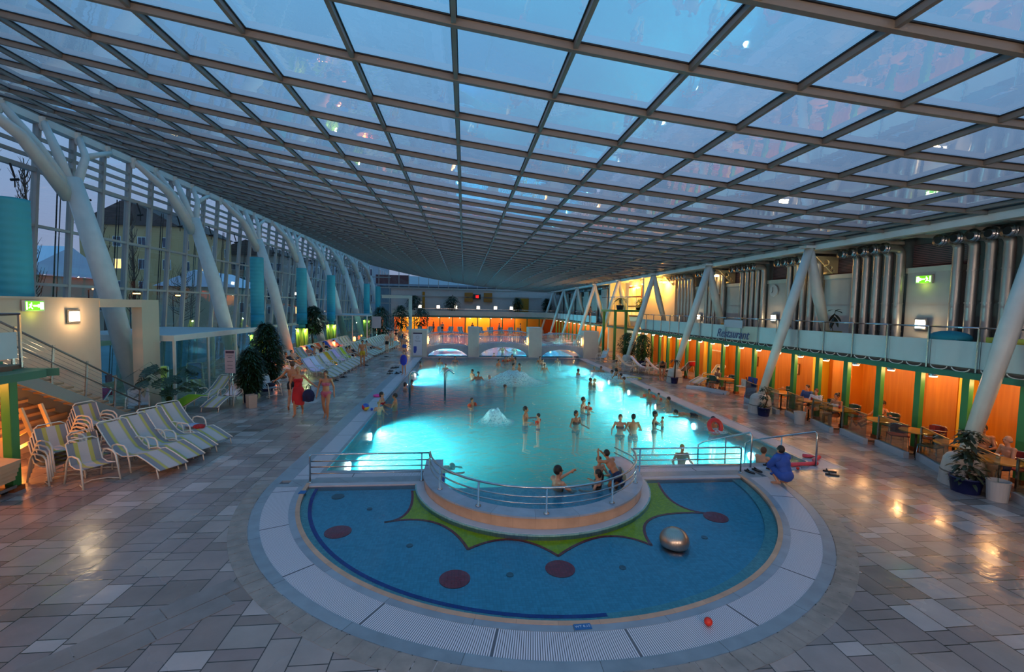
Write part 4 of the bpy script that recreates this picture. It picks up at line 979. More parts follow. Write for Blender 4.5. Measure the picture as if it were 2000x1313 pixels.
mb = MB(); mb.quad((-10.96, 18.5, 0), (-10.96, 25.4, 0), (-10.96, 25.4, 2.58), (-10.96, 18.5, 2.58)); mb.quad((-15.6, 18.5, 0), (-10.96, 18.5, 0), (-10.96, 18.5, 2.58), (-15.6, 18.5, 2.58)); mb.quad((-15.6, 25.45, 0), (-13.2, 25.45, 0), (-13.2, 25.45, 2.58), (-15.6, 25.45, 2.58)); mb.build('glazing', TG, gl)
g2 = struct(MB().bx(-15.6, -9.6, 46.5, 56, 2.9, 3.0).build('wall_lounge_far', mat('pale lounge roof', '9aa4a6', .5)), 'second glass-walled lounge far along the lounger side')
mb = MB()
for y in (46.5, 48.9, 51.3, 53.6, 56): mb.bx(-9.64, -9.56, y-.04, y+.04, 0, 2.95)
for x in (-14, -12.5, -11): mb.bx(x-.03, x+.03, 46.46, 46.54, 0, 2.95)
mb.build('frame', WHITE, g2)
mb = MB(); mb.quad((-9.6, 46.5, 0), (-9.6, 56, 0), (-9.6, 56, 2.9), (-9.6, 46.5, 2.9)); mb.quad((-15.6, 46.5, 0), (-9.6, 46.5, 0), (-9.6, 46.5, 2.9), (-15.6, 46.5, 2.9)); mb.build('glazing', TG, g2)
plight('lounge light', (-13.2, 21, 2.45), 45, 'd8fff0', .1); plight('lounge light', (-12.6, 49, 2.7), 60, 'd8fff0', .1); plight('lounge light', (-12.6, 53, 2.7), 60, 'd8fff0', .1)
# cream portal far left
struct(MB().bx(-10.9, -7.0, 62.0, 62.5, 5.0, 5.4).build('wall_portal', PLASTER)); mb = MB(); mb.bx(-7.4, -7.0, 62, 62.5, 0, 5.0); struct(mb.build('wall_portal', PLASTER))

# ================================================================ TURQUOISE DUCT COLUMNS over lit green tubs
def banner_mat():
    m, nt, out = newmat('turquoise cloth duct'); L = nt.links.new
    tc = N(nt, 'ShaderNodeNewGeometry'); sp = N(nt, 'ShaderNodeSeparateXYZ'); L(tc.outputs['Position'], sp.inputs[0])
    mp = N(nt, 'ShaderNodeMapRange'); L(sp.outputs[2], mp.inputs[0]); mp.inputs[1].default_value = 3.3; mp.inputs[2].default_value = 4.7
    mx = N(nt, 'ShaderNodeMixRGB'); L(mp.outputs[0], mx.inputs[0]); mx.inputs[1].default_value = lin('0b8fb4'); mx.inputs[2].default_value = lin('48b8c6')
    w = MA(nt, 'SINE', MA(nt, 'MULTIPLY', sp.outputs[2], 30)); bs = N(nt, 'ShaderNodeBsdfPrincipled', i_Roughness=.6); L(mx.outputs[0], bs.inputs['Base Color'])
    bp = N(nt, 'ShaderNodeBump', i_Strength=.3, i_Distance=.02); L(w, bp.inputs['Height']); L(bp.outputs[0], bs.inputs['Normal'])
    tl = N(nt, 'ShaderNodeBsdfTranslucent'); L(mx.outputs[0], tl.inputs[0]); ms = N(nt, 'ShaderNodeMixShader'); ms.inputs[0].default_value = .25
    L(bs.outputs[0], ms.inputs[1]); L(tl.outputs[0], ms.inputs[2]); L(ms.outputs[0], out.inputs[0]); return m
def grass_mat():
    m, nt, out = newmat('green blade print'); L = nt.links.new
    tc = N(nt, 'ShaderNodeTexCoord'); sp = N(nt, 'ShaderNodeSeparateXYZ'); L(tc.outputs['Object'], sp.inputs[0])
    an = MA(nt, 'ARCTAN2', sp.outputs[1], sp.outputs[0]); w = N(nt, 'ShaderNodeCombineXYZ'); L(MA(nt, 'ADD', MA(nt, 'MULTIPLY', an, 2.2), MA(nt, 'MULTIPLY', sp.outputs[2], .6)), w.inputs[0]); L(MA(nt, 'MULTIPLY', sp.outputs[2], .25), w.inputs[1])
    nz = N(nt, 'ShaderNodeTexNoise', i_Scale=2.2, i_Detail=2.0); L(w.outputs[0], nz.inputs['Vector']); rp = N(nt, 'ShaderNodeValToRGB'); L(nz.outputs['Fac'], rp.inputs[0])
    rp.color_ramp.elements[0].position = .42; rp.color_ramp.elements[0].color = lin('2f6a10'); rp.color_ramp.elements[1].position = .58; rp.color_ramp.elements[1].color = lin('b4c83c')
    bs = N(nt, 'ShaderNodeBsdfPrincipled', i_Roughness=.5); L(rp.outputs[0], bs.inputs['Base Color']); L(bs.outputs[0], out.inputs[0]); return m
BM, GM = banner_mat(), grass_mat()
def duct(y, top=6.6):
    t = thing('cloth_duct', '', 'column', (-12.0, y, 0)); mb = MB()
    prof = [(.36, 2.52), (.36, 3.3), (.345, 3.32), (.36, 3.34)]
    z = 3.5
    while z < top: prof += [(.352, z), (.36, z+.06)]; z += .28
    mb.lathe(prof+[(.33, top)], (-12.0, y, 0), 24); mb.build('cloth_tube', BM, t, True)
    MB().lathe([(.24, 2.2), (.24, 2.53)], (-12.0, y, 0), 20).build('neck', mat('teal neck', '2a8f9c', .5), t, True)
    MB().lathe([(.30, 0), (.42, .15), (.42, 2.2), (.40, 2.22)], (-12.0, y, 0), 24).build('planter_tub', GM, t, True)
    for a in (-35, -125):
        x, yy = -12.0+.5*math.cos(R(a)), y+.5*math.sin(R(a)); MB().lathe([(.05, 2.15), (.09, 2.17), (.09, 2.25), (.05, 2.27)], (x, yy, 0), 10).build('spotlight', DARK, t, True)
    return t
d0 = duct(13.6)
for i, (y, w) in enumerate(((13.6, 'big one above the stair wall'), (28.0, 'behind the glass lounge corner'), (35.3, 'above the second lit green tub'), (42.8, 'above the third lit green tub'), (57.9, 'behind the far glass lounge'), (65.3, 'farthest one'))):
    o = d0 if i == 0 else dup(d0, (-12.0, y, 0)); o['label'] = 'turquoise cloth duct column '+w; o['group'] = 'turquoise duct columns'
    if y > 20:
        for a in (-35, -125):
            x, yy = -12.0+.56*math.cos(R(a)), y+.56*math.sin(R(a)); plight('tub spot', (x, yy, 2.1), 22, 'f2ffb0', .05)

# ================================================================ OUTSIDE
struct(MB().bx(-200, -16.7, -40, 260, -.6, -.3).build('ground_outside', mat('snowy ground', '8c93a0', .9, var=.3, vs=.2)), 'snowy ground outside the glass front')
struct(MB().bx(-16.7, 120, 77.5, 260, -.6, -.3).build('ground_outside', mat('snowy ground', '8c93a0')))
SNOW = mat('snow on roof', 'c4cede', .8); OCH = mat('ochre render', 'b59a6a', .8, var=.05, vs=.3); BEI = mat('beige render', 'a8937c', .8, var=.05, vs=.3); ROOFB = mat('brown tiled roof', '4c3c38', .8, var=.1, vs=2); PAN = mat('dusk window pane', '3a4658', .1)
LIT = mat('lit window', 'ffd890', .5, emit='ffc870', es=1.4)
def house(nm, lb, x0, x1, y0, y1, h, rh, wall, roofm, rows, cols, lit=(), ridge='y'):
    t = thing(nm, lb, 'building', ((x0+x1)/2, (y0+y1)/2, -.3)); MB().bx(x0, x1, y0, y1, -.3, h).build('walls', wall, t)
    mb = MB()
    if ridge == 'y':
        xm = (x0+x1)/2; mb.add([(x0-.4, y0-.4, h), (x1+.4, y0-.4, h), (xm, y0-.4, h+rh), (x0-.4, y1+.4, h), (x1+.4, y1+.4, h), (xm, y1+.4, h+rh)], [(0, 1, 2), (3, 5, 4), (0, 3, 4, 1), (1, 4, 5, 2), (0, 2, 5, 3)])
    else:
        ym = (y0+y1)/2; mb.add([(x0-.4, y0-.4, h), (x0-.4, y1+.4, h), (x0-.4, ym, h+rh), (x1+.4, y0-.4, h), (x1+.4, y1+.4, h), (x1+.4, ym, h+rh)], [(0, 2, 1), (3, 4, 5), (0, 1, 4, 3), (1, 2, 5, 4), (0, 3, 5, 2)])
    mb.build('roof', roofm, t); k = 0
    for j in range(rows):
        for i in range(cols):
            yc = y0+(y1-y0)*(i+.5)/cols; zc = 1.2+(h-2)*(j+.5)/rows; m_ = LIT if k in lit else PAN; k += 1
            w = MB().bx(x1, x1+.06, yc-.6, yc+.6, zc-.8, zc+.8).build('window', WHITE, t); MB().bx(x1+.06, x1+.09, yc-.5, yc-.04, zc-.7, zc+.7).build('pane', m_, w); MB().bx(x1+.06, x1+.09, yc+.04, yc+.5, zc-.7, zc+.7).build('pane', m_, w)
            xc = x0+(x1-x0)*(i+.5)/cols
            if rows > 1:
                w = MB().bx(xc-.6, xc+.6, y0-.06, y0, zc-.8, zc+.8).build('window', WHITE, t); MB().bx(xc-.5, xc-.04, y0-.09, y0-.06, zc-.7, zc+.7).build('pane', m_, w); MB().bx(xc+.04, xc+.5, y0-.09, y0-.06, zc-.7, zc+.7).build('pane', m_, w)
    return t
house('shed', 'beige gabled hall with snowy roof outside the glass front', -62, -44, 50, 62, 6.5, 3.4, BEI, SNOW, 1, 3, ridge='x')
house('house', 'low dark house with lit windows outside behind the first column', -60, -46, 34, 46, 4.8, 2.2, mat('dark brown render', '54423a', .8), mat('dark roof', '3a3c44', .8), 1, 4, (0, 2))
house('apartment_building', 'tall ochre apartment house with brown roof outside', -58, -44, 76, 92, 15.5, 4.0, OCH, ROOFB, 4, 4, (2, 9))
house('annex', 'pale low annex with snowy roof in front of the ochre apartment house', -43.5, -33, 70, 80, 6.2, 2.4, mat('cream render', 'a89c80', .8), SNOW, 1, 3)
house('apartment_building', 'long pale apartment block outside farther along the glass front', -50, -36, 96, 130, 13.5, 3.0, mat('grey beige render', '9a9284', .8, var=.05, vs=.3), ROOFB, 4, 8, (1, 5, 12, 18, 22))
house('apartment_building', 'white apartment block with balconies beyond the far corner', -34, -19, 104, 118, 13.5, .6, mat('white render', 'aab0b8', .8), mat('dark roof', '3a3c44', .8), 4, 4, (5, 6))
hl = thing('hall_building', 'large grey hall roof with red tiled end beyond the far glazing', 'building', (0, 100, -.3)); MB().bx(-17, 40, 92, 110, -.3, 8.2).build('walls', mat('grey green cladding', '5f6a70', .7), hl)
mb = MB(); mb.add([(-17.5, 91.5, 8.2), (40, 91.5, 8.2), (40, 110, 9.6), (-17.5, 110, 11.2)], [(0, 1, 2, 3)]); mb.bx(-17.5, 40, 91.4, 91.6, 7.9, 8.3); mb.build('roof', mat('grey metal roof', '7c8590', .5), hl)
MB().bx(-17.2, -11, 91.3, 92, 8.3, 10.0).build('tiled_end', mat('red roof tiles', '5a2f30', .8), hl)
def bare_tree(x, y, h, spread, lb, nm='bare_poplar', seed=1, br=46):
    rnd = random.Random(seed); t = thing(nm, lb, 'tree', (x, y, -.3)); mb = MB(); mb.tube([(x, y, -.3), (x+.1, y, h*.5), (x, y, h)], [.22, .13, .03], 6); mb.build('trunk', BARK, t)
    mb = MB()
    for k in range(br):
        z = h*(.15+.8*k/br); a = rnd.random()*2*PI; l = spread*(1.1-.7*k/br)*rnd.uniform(.6, 1.1); up = l*2.6 if spread < 2 else l*.7
        p0 = Vector((x, y, z)); p1 = p0+Vector((math.cos(a)*l*.6, math.sin(a)*l*.6, up*.4)); p2 = p0+Vector((math.cos(a)*l, math.sin(a)*l, up)); mb.tube([p0, p1, p2], [.05, .035, .012], 4, caps=False)
        for q in range(3):
            s = p0.lerp(p2, .35+.2*q); e = s+Vector((rnd.uniform(-.5, .5), rnd.uniform(-.5, .5), rnd.uniform(.5, 1.3)))*(.6+spread*.25); mb.tube([s, e], [.022, .008], 3, caps=False)
    mb.build('twigs', BARK, t); return t
bare_tree(-31, 34, 15, 1.1, 'tall bare poplar right of the first column', seed=2); bare_tree(-33, 38.5, 14.5, 1.0, 'tall bare poplar beside its twin left of the gabled hall', seed=3)
bare_tree(-36, 50, 12.5, .9, 'slim bare poplar in front of the gabled hall', seed=4); bare_tree(-38, 57, 14, 1.1, 'slim bare poplar at the snowy roof edge', seed=5)
bare_tree(-34, 30.5, 7.5, 3.4, 'low spreading bare tree before the dark house', 'bare_tree', 6, 40); bare_tree(-38, 66, 8, 3.0, 'spreading bare tree in front of the annex', 'bare_tree', 7, 36)
for i, (x, y, z) in enumerate(((-30, 40, 4.8), (-31, 46, 4.6), (-32, 54, 4.6))):  # added glows outside imitate indoor lamps reflected in the glass front
    t = thing('mirrored_glow', 'orange street lamp outside, '+['before the dark house', 'before the poplars', 'before the gabled hall'][i], 'lamp', (x, y, -.3)); MB().tube([(x, y, -.3), (x, y, z), (x+.5, y, z+.1)], .05, 6).build('pole', DARK, t); MB().box((x+.6, y, z+.08), (.5, .25, .1)).build('glow_head', mat('mirrored lamp glow', 'ffffff', .5, emit='ff8a3a', es=12), t)
# ================================================================ LOUNGERS AND CHAIRS
def stripes(name, cols, edges):
    m, nt, out = newmat(name); L = nt.links.new
    tc = N(nt, 'ShaderNodeTexCoord'); sp = N(nt, 'ShaderNodeSeparateXYZ'); L(tc.outputs['Object'], sp.inputs[0])
    rp = N(nt, 'ShaderNodeValToRGB'); rp.color_ramp.interpolation = 'CONSTANT'; L(MA(nt, 'ADD', MA(nt, 'DIVIDE', sp.outputs[1], .62), .5), rp.inputs[0])
    e = rp.color_ramp.elements; e[0].position = 0; e[0].color = lin(cols[0]); e[1].position = edges[0]; e[1].color = lin(cols[1])
    for p, c in zip(edges[1:], cols[2:]): q = e.new(p); q.color = lin(c)
    bs = N(nt, 'ShaderNodeBsdfPrincipled', i_Roughness=.8); L(rp.outputs[0], bs.inputs['Base Color']); L(bs.outputs[0], out.inputs[0]); return m
G_, Y_, W_ = '85868c', 'b5ad5c', 'b9b2b0'
STR = stripes('striped sling fabric', [G_, Y_, 'a9a29a', W_, 'a9a29a', Y_, G_], [.2, .30, .33, .67, .70, .80])
STRD = stripes('striped chair fabric', [G_, Y_, W_, Y_, G_], [.24, .36, .64, .76])
PROF = [(-.92, 1.02), (-.78, .86), (-.55, .62), (-.32, .44), (-.08, .37), (.18, .40), (.42, .45), (.70, .36), (1.12, .19)]
def sling(prof, w, m, name, parent, dz=0, th=.012):
    mb = MB()
    for i in range(len(prof)-1):
        a, b = prof[i], prof[i+1]; mb.add([(a[0], -w/2, a[1]+dz), (b[0], -w/2, b[1]+dz), (b[0], w/2, b[1]+dz), (a[0], w/2, a[1]+dz), (a[0], -w/2, a[1]+dz-th), (b[0], -w/2, b[1]+dz-th), (b[0], w/2, b[1]+dz-th), (a[0], w/2, a[1]+dz-th)],
            [(0, 1, 2, 3), (7, 6, 5, 4), (0, 4, 5, 1), (3, 2, 6, 7)])
    return mb.build(name, m, parent)
def make_lounger():
    t = thing('sun_lounger', '', 'sun lounger'); sling(PROF, .60, STR, 'sling', t)
    for s in (-1, 1):
        y = .315*s; MB().tube([(p[0], y, p[1]) for p in PROF], .016, 6).build('side_rail', FRAME, t, True)
        MB().tube([(-.42, y, .02), (-.40, y*1.03, .5), (-.36, y*1.05, .60), (-.22, y*1.05, .64), (.02, y*1.05, .63), (.10, y*1.05, .56), (.16, y*1.02, .3), (.2, y, .02)], .018, 7).build('armrest', FRAME, t, True)
        MB().tube([(1.02, y, .22), (1.08, y, .0)], .016, 6).build('leg', FRAME, t, True)
    MB().tube([(-.92, -.315, 1.02), (-.95, -.25, 1.06), (-.95, .25, 1.06), (-.92, .315, 1.02)], .016, 6).build('head_bar', FRAME, t, True)
    MB().tube([(-.75, -.3, .84), (-.98, -.3, .03), (-.98, .3, .03), (-.75, .3, .84)], .014, 6).build('rear_stay', FRAME, t, True)
    return t
def make_armchair(fab):
    t = thing('armchair', '', 'chair'); sling([(-.36, .86), (-.27, .60), (-.20, .42), (-.02, .37), (.28, .40)], .54, fab, 'sling', t)
    for s in (-1, 1):
        y = .30*s; MB().tube([(-.36, y*.95, .86), (-.27, y*.95, .6), (-.2, y*.95, .42), (.0, y*.95, .37), (.28, y*.95, .40)], .014, 6).build('side_rail', FRAME, t, True)
        MB().tube([(-.36, y*1.1, .0), (-.26, y*1.05, .52), (-.18, y*1.04, .62), (-.05, y*1.04, .65), (.16, y*1.04, .63), (.25, y*1.05, .55), (.36, y*1.12, .0)], .019, 7).build('armrest', FRAME, t, True)
    MB().tube([(-.36, -.285, .86), (-.39, -.2, .92), (-.39, .2, .92), (-.36, .285, .86)], .015, 6).build('head_bar', FRAME, t, True)
    MB().tube([(.34, -.33, .03), (.05, -.25, .02), (-.05, .0, .03), (.05, .25, .02), (.34, .33, .03)], .013, 6).build('foot_bar', FRAME, t, True); return t
LG = make_lounger(); AC = make_armchair(STRD); ACW = make_armchair(mat('white mesh fabric', 'b9bfc6', .8))
usedL = [0]
def lounger(x, y, deg, lb, grp=None, sc_=1.0, z=0):
    o = LG if not usedL[0] else copy_tree(LG); usedL[0] = 1
    o.location = (x, y, z); o.rotation_euler = (0, 0, R(deg)); o.scale = (sc_,)*3; o['label'] = lb
    if grp: o['group'] = grp
    elif 'group' in o: del o['group']
    return o
TOW = {}
def towel(x, y, deg, col, lb, full=False, sc_=1.0, grp=None):
    key = (col, full)
    pr = PROF[0:5] if not full else PROF
    if key not in TOW:
        mb = MB(); rnd = random.Random(hash(col) % 99); w = .5; n = 8
        pp_ = [(-1.0, .8), (-.97, 1.0)]+[(p[0], p[1]+.03) for p in pr]; vs = []
        for i, p in enumerate(pp_):
            for j in range(n+1): vs.append((p[0], -w/2+w*j/n, p[1]+.012*math.sin(j*1.9+i)+.01*rnd.random()))
        fs = [(i*(n+1)+j, (i+1)*(n+1)+j, (i+1)*(n+1)+j+1, i*(n+1)+j+1) for i in range(len(pp_)-1) for j in range(n)]
        o = mb.add(vs, fs).build('towel', mat('towel '+col, col, .95, bump=.3, bs=60), None, True)
        o.data.transform(Matrix.Translation(o.location)); so = o.modifiers.new('s', 'SOLIDIFY'); so.thickness = .012; TOW[key] = o
    else: o = TOW[key].copy(); C.objects.link(o)
    o.location = (x, y, 0); o.rotation_euler = (0, 0, R(deg)); o.scale = (sc_,)*3
    return tag(o, lb, 'towel', grp)
near = ['nearest the armchairs', 'second from the armchairs', 'third from the armchairs', 'holding clothes and a red-white bundle']
for k, (x, y) in enumerate(((-7.68, 11.55), (-7.64, 12.2), (-7.70, 12.92), (-7.70, 13.68))):
    lounger(x, y, -24, 'grey and yellow striped lounger of the near four, '+near[k], 'four near striped loungers', 1.02)
o = tag(MB().ell((0, 0, 0), (.16, .12, .07)).build('bundle', mat('red checked cloth', 'a02830', .9, var=.4, vs=20), None, True), 'red and white bundle lying on the farthest near lounger', 'clothes'); o.location = (-7.4, 13.5, .43)
o = tag(MB().ell((0, 0, 0), (.22, .16, .05)).build('crumpled_towel', mat('pale blue cloth', '8fa0bc', .9, var=.2, vs=9), None, True), 'pale blue crumpled towel beside the red bundle', 'towel'); o.location = (-7.7, 13.75, .42)
def armchair(x, y, deg, lb, grp=None, z=0, src=AC, first=[]):
    if src.name in first: o = copy_tree(src)
    else: o = src; first.append(src.name)
    o.location = (x, y, z); o.rotation_euler = (0, 0, R(deg)); o['label'] = lb
    if grp: o['group'] = grp
    elif 'group' in o: del o['group']
    return o
armchair(-8.1, 10.72, -28, 'single striped armchair standing in front of the stacks')
armchair(-8.6, 11.4, -25, 'striped armchair tucked against the first near lounger')
for k in range(4): armchair(-9.0+.015*k, 10.95+.03*k, -22, 'striped armchair in the stack beside the green post, '+['bottom one', 'second from the bottom', 'second from the top', 'topmost'][k], 'chairs stacked beside the green post', .09*k)
for k in range(5): armchair(-9.75+.015*k, 12.9+.03*k, -15, 'striped armchair in the stack under the stairs, '+['bottom one', 'second from the bottom', 'middle one', 'second from the top', 'topmost'][k], 'chairs stacked under the stairs', .09*k)
armchair(-8.3, 20.4, -25, 'white mesh armchair with dark clothes on it, by the indoor bamboo', src=ACW)
o = tag(MB().ell((0, 0, 0), (.2, .16, .09)).build('clothes_heap', mat('dark clothes', '1e1a2c', .9, var=.4, vs=8), None, True), 'dark purple clothes heap on the white armchair', 'clothes'); o.location = (-8.25, 20.38, .42)
armchair(-8.7, 22.3, -25, 'white armchair behind the bamboo with a dark bag', src=ACW)
# folded loungers leaning under the landing
for k, (x, y) in enumerate(((-9.75, 11.6), (-10.6, 10.6))):
    t = thing('folded_lounger', 'folded cream lounger frame leaning upright under the landing, '+['right one', 'left one'][k], 'sun lounger', (x, y, 0))
    d = Vector((.55, -.1, -1.35)); top = Vector((x-.5, y, 1.45))
    for s in (0, .5): MB().beam(top+Vector((0, s, 0)), top+d+Vector((0, s, 0)), .05, .09).build('side_rail', mat('cream frame', 'd9b988', .5), t)
    for q in (.1, .35, .55): MB().beam(top+d*q, top+d*q+Vector((-.7, .25, -.35)), .04, .08).build('crossbar', mat('cream frame', 'd9b988'), t)
tr = thing('lounger_trolley', 'low wheeled trolley piled with folded cream loungers at the picture edge', 'trolley', (-9.8, 9.9, 0))
for k in range(5): MB().box((-9.85+.03*k, 9.75, .25+.13*k), (1.5, .7, .09), rz=.1, ry=.06*k-.1).build('folded_bed', mat('cream cushion', 'c2a684', .8, var=.06), tr)
for x, y in ((-9.3, 9.45), (-10.3, 9.45), (-9.3, 10.1)): MB().tube([(x, y-.03, .06), (x, y+.03, .06)], .06, 14).build('wheel', DARK, tr)
MB().bx(-10.5, -9.1, 9.4, 10.15, .12, .18).build('deck', STEEL, tr)
# pair near the info sign
lounger(-9.05, 18.5, -97, 'striped lounger facing the camera under the white towel, beside the info sign'); towel(-9.05, 18.5, -97, 'd6d6e2', 'white towel over the lounger beside the info sign')
lounger(-9.95, 18.6, -112, 'striped lounger beside the split-leaf plant with a lime towel on its foot')
o_l = sling([(.1, .40), (.42, .46), (.7, .37), (1.14, .2), (1.2, .05)], .62, mat('lime towel', '9ac423', .95, bump=.3, bs=50), 'towel', None, .03); o_l.data.transform(Matrix.Translation(o_l.location)); o = tag(o_l, 'lime green towel on the foot of the lounger by the split-leaf plant', 'towel'); o.location = (-9.95, 18.6, 0); o.rotation_euler = (0, 0, R(-112))
# long poolside row and the row behind
TC = {0: ('dcc6e0', 'pale pink'), 1: ('cfd6ea', 'pale white'), 3: ('d2c6d0', 'faded rose'), 4: ('d8a21c', 'golden yellow'), 6: ('d2b4e0', 'lilac'), 8: ('b6c832', 'yellow green')}
ordw = ['first', 'second', 'third', 'fourth', 'fifth', 'sixth', 'seventh', 'eighth', 'ninth', 'tenth', 'eleventh', 'twelfth', 'thirteenth', 'fourteenth', 'fifteenth', 'sixteenth', 'seventeenth', 'eighteenth', 'nineteenth', 'twentieth', 'twenty-first', 'twenty-second', 'twenty-third', 'twenty-fourth', 'twenty-fifth', 'twenty-sixth', 'twenty-seventh', 'twenty-eighth', 'twenty-ninth', 'thirtieth', 'thirty-first', 'thirty-second']
for k in range(27):
    y = 25.3+.84*k; x = -7.75+(.0 if k < 14 else .03*(k-14)) 
    if k in (12,): continue
    lounger(x, y, -27, 'striped lounger in the long poolside row, %s from the near end' % ordw[k], 'long poolside row of loungers')
    if k in TC: towel(x, y, -27, TC[k][0], TC[k][1]+' towel on the %s lounger of the poolside row' % ordw[k])
random.seed(5)
for k in range(20):
    y = 26.0+.95*k; x = -10.4
    if k in (5,): continue
    lounger(x, y, -30, 'striped lounger in the back row, %s from the near end' % ordw[k], 'back row of loungers')
    c = {1: ('3a5aa8', 'blue and white'), 2: ('8a9a34', 'olive'), 8: ('4a90c8', 'sky blue'), 10: ('c8502c', 'orange'), 12: ('34489c', 'dark blue'), 15: ('c9cad6', 'white')}.get(k)
    if c: towel(x, y, -30, c[0], c[1]+' towel on the %s lounger of the back row' % ordw[k])
for k in range(4): lounger(-11.6, 25.6+1.0*k, -20, 'striped lounger behind the bamboo by the lounge, %s from the near end' % ordw[k], 'loungers by the glass lounge')
for k, (x, y, col, nm) in enumerate(((-12.6, 19.5, 'c8452a', 'orange red'), (-13.2, 21.2, 'c8b04a', 'mustard'), (-12.5, 22.6, '3f6fb0', 'blue'))):
    lounger(x, y, -60, 'lounger inside the glass lounge under the %s towel' % nm, 'loungers inside the glass lounge'); towel(x, y, -60, col, nm+' towel inside the glass lounge')
lounger(-12.2, 15.6, -100, 'lounger with plum towel behind the foot of the stairs'); towel(-12.2, 15.6, -100, '9c3f5c', 'plum coloured towel on the lounger behind the stairs', False)
armchair(-11.3, 17.0, -60, 'white armchair behind the stair foot', src=ACW)
# right-hand loungers near the tower
for k, (x, y, dg, col, nm) in enumerate(((10.9, 28.6, 150, None, ''), (11.5, 27.6, 150, 'b8c4e6', 'pale blue'), (12.1, 26.7, 150, 'c0b4bc', 'greyish pink'), (13.0, 26.2, 110, 'c01c20', 'bright red'), (13.3, 23.4, 200, None, ''))):
    lounger(x, y, dg-180 if k < 3 else dg, 'white lounger on the restaurant side, '+['nearest the lit tower', 'with the pale blue towel', 'with the greyish pink towel', 'with the bright red towel', 'beyond the potted palm'][k])
    if col: towel(x, y, dg-180 if k < 3 else dg, col, nm+' towel on the restaurant side lounger')
armchair(10.4, 33.5, 200, 'white armchair beyond the last bridge pier', src=ACW); armchair(11.2, 35.4, 170, 'white armchair beside the tower post', src=ACW)
for k in range(14):
    armchair(-8.4+1.55*k, 70.4+(k % 3)*.4, [-80, -100, -60][k % 3], 'pale armchair under the far gallery, %s from the lounger side' % ordw[k], 'armchairs along the far wall', src=ACW)
for k in range(10): lounger(-6.5+1.5*k, 68.2, -95 if k % 2 else -85, 'lounger at the far pool end, %s from the lounger side' % ordw[k], 'loungers at the far pool end')

# ================================================================ RESTAURANT FURNITURE
TT = mat('honey table top', 'c8822e', .25, coat=.3); TLEG = mat('dark table leg', '4a4038', .4, .6); CGR = mat('dark green weave', '173c32', .6, bump=.4, bs=90); CRM = mat('dark red seat', '7a1f1a', .7)
def make_table():
    t = thing('round_table', '', 'table'); MB().lathe([(.38, .70), (.40, .71), (.40, .735), (.38, .745)], seg=28).build('tabletop', TT, t); MB().lathe([(.03, .04), (.03, .70)], seg=10).build('leg', TLEG, t, True)
    mb = MB()
    for k in range(4): a = PI/4+k*PI/2; mb.beam((0, 0, .05), (.26*math.cos(a), .26*math.sin(a), .015), .04, .03)
    mb.build('foot', TLEG, t); return t
def make_bistro(m):
    t = thing('bistro_chair', '', 'chair')
    bev(MB().box((0, 0, .45), (.44, .46, .035)).build('seat', m, t)); mb = MB()
    for k in range(5): a = R(120+30*k); b = R(150+30*k); mb.beam((.23*math.cos(a), .25*math.sin(a), .68), (.23*math.cos(b), .25*math.sin(b), .68), .02, .26) if k < 4 else None
    mb.build('backrest', m, t); MB().tube([(.24, -.26, .70)]+[(.26*math.cos(R(a)), .27*math.sin(R(a)), .82 if 120 < a < 240 else .74) for a in range(280, 79, -20)][::-1]+[(.24, -.26, .70)][:0], .012, 6).build('hoop', STEEL, t, True)
    for x, y in ((.2, .2), (.2, -.2), (-.2, .2), (-.2, -.2)): MB().tube([(x, y, .44), (x*1.15, y*1.1, 0)], .011, 6).build('leg', STEEL, t, True)
    return t
TB = make_table(); BC1 = make_bistro(CGR); BC2 = make_bistro(CRM)
tw_ = ['out at the picture edge', 'in front of the bald man', 'beside the nearest strut', 'left of the nearest strut', 'in front of the leaning man', 'in front of the bikini woman', 'in front of the couple', 'right of the easel sign', 'with a white cloth by the far screen', 'by the far screen end']
TP = [(12.3, 7.6), (12.25, 9.0), (12.6, 10.3), (12.85, 11.5), (12.95, 12.75), (12.95, 14.2), (13.0, 15.75), (13.1, 17.4), (12.75, 20.9), (12.9, 22.4)]
for k, (x, y) in enumerate(TP):
    o = TB if k == 0 else copy_tree(TB); o.location = (x, y, 0); o['label'] = 'round honey-coloured restaurant table '+tw_[k]; o['group'] = 'round restaurant tables'
CPS = [(12.98, 9.25, 185, 1), (12.75, 11.0, 110, 0), (13.3, 10.2, 180, 0), (13.55, 11.6, 190, 1), (12.9, 12.1, 60, 1), (13.75, 13.2, 180, 0), (13.6, 14.5, 185, 0), (13.7, 16.3, 190, 0), (13.55, 15.5, 170, 0), (13.95, 18.2, 180, 0), (13.0, 18.2, -90, 0), (13.35, 21.5, 190, 0), (12.6, 21.6, 20, 0), (12.9, 7.8, 180, 0), (13.62, 10.45, 215, 1)]
cw_ = ['under the bald man', 'at the table beside the nearest strut, far side', 'at the table beside the nearest strut, near side', 'with red seat left of the nearest strut', 'with red seat pushed to the second table', 'under the leaning man', 'under the bikini woman', 'under the man in the blue shirt', 'under the woman in white', 'by the easel sign, wall side', 'by the easel sign, near side', 'under the resting guest', 'at the far screen', 'at the picture edge', 'under the dark-haired man']
u1 = [0, 0]
for k, (x, y, dg, tp) in enumerate(CPS):
    s_ = (BC1, BC2)[tp]; o = s_ if not u1[tp] else copy_tree(s_); u1[tp] = 1; o.location = (x, y, 0); o.rotation_euler = (0, 0, R(dg)); o['label'] = 'bistro chair '+cw_[k]; o['group'] = 'restaurant chairs'
o = tag(MB().box((0, 0, 0), (.03, .4, .36)).box((-.14, 0, -.16), (.3, .4, .03)).build('draped_cloth', mat('white patterned cloth', 'c8bcae', .9, var=.3, vs=12), None), 'white patterned cloth draped over a chair by the far screen', 'cloth'); o.location = (13.2, 20.3, .45)
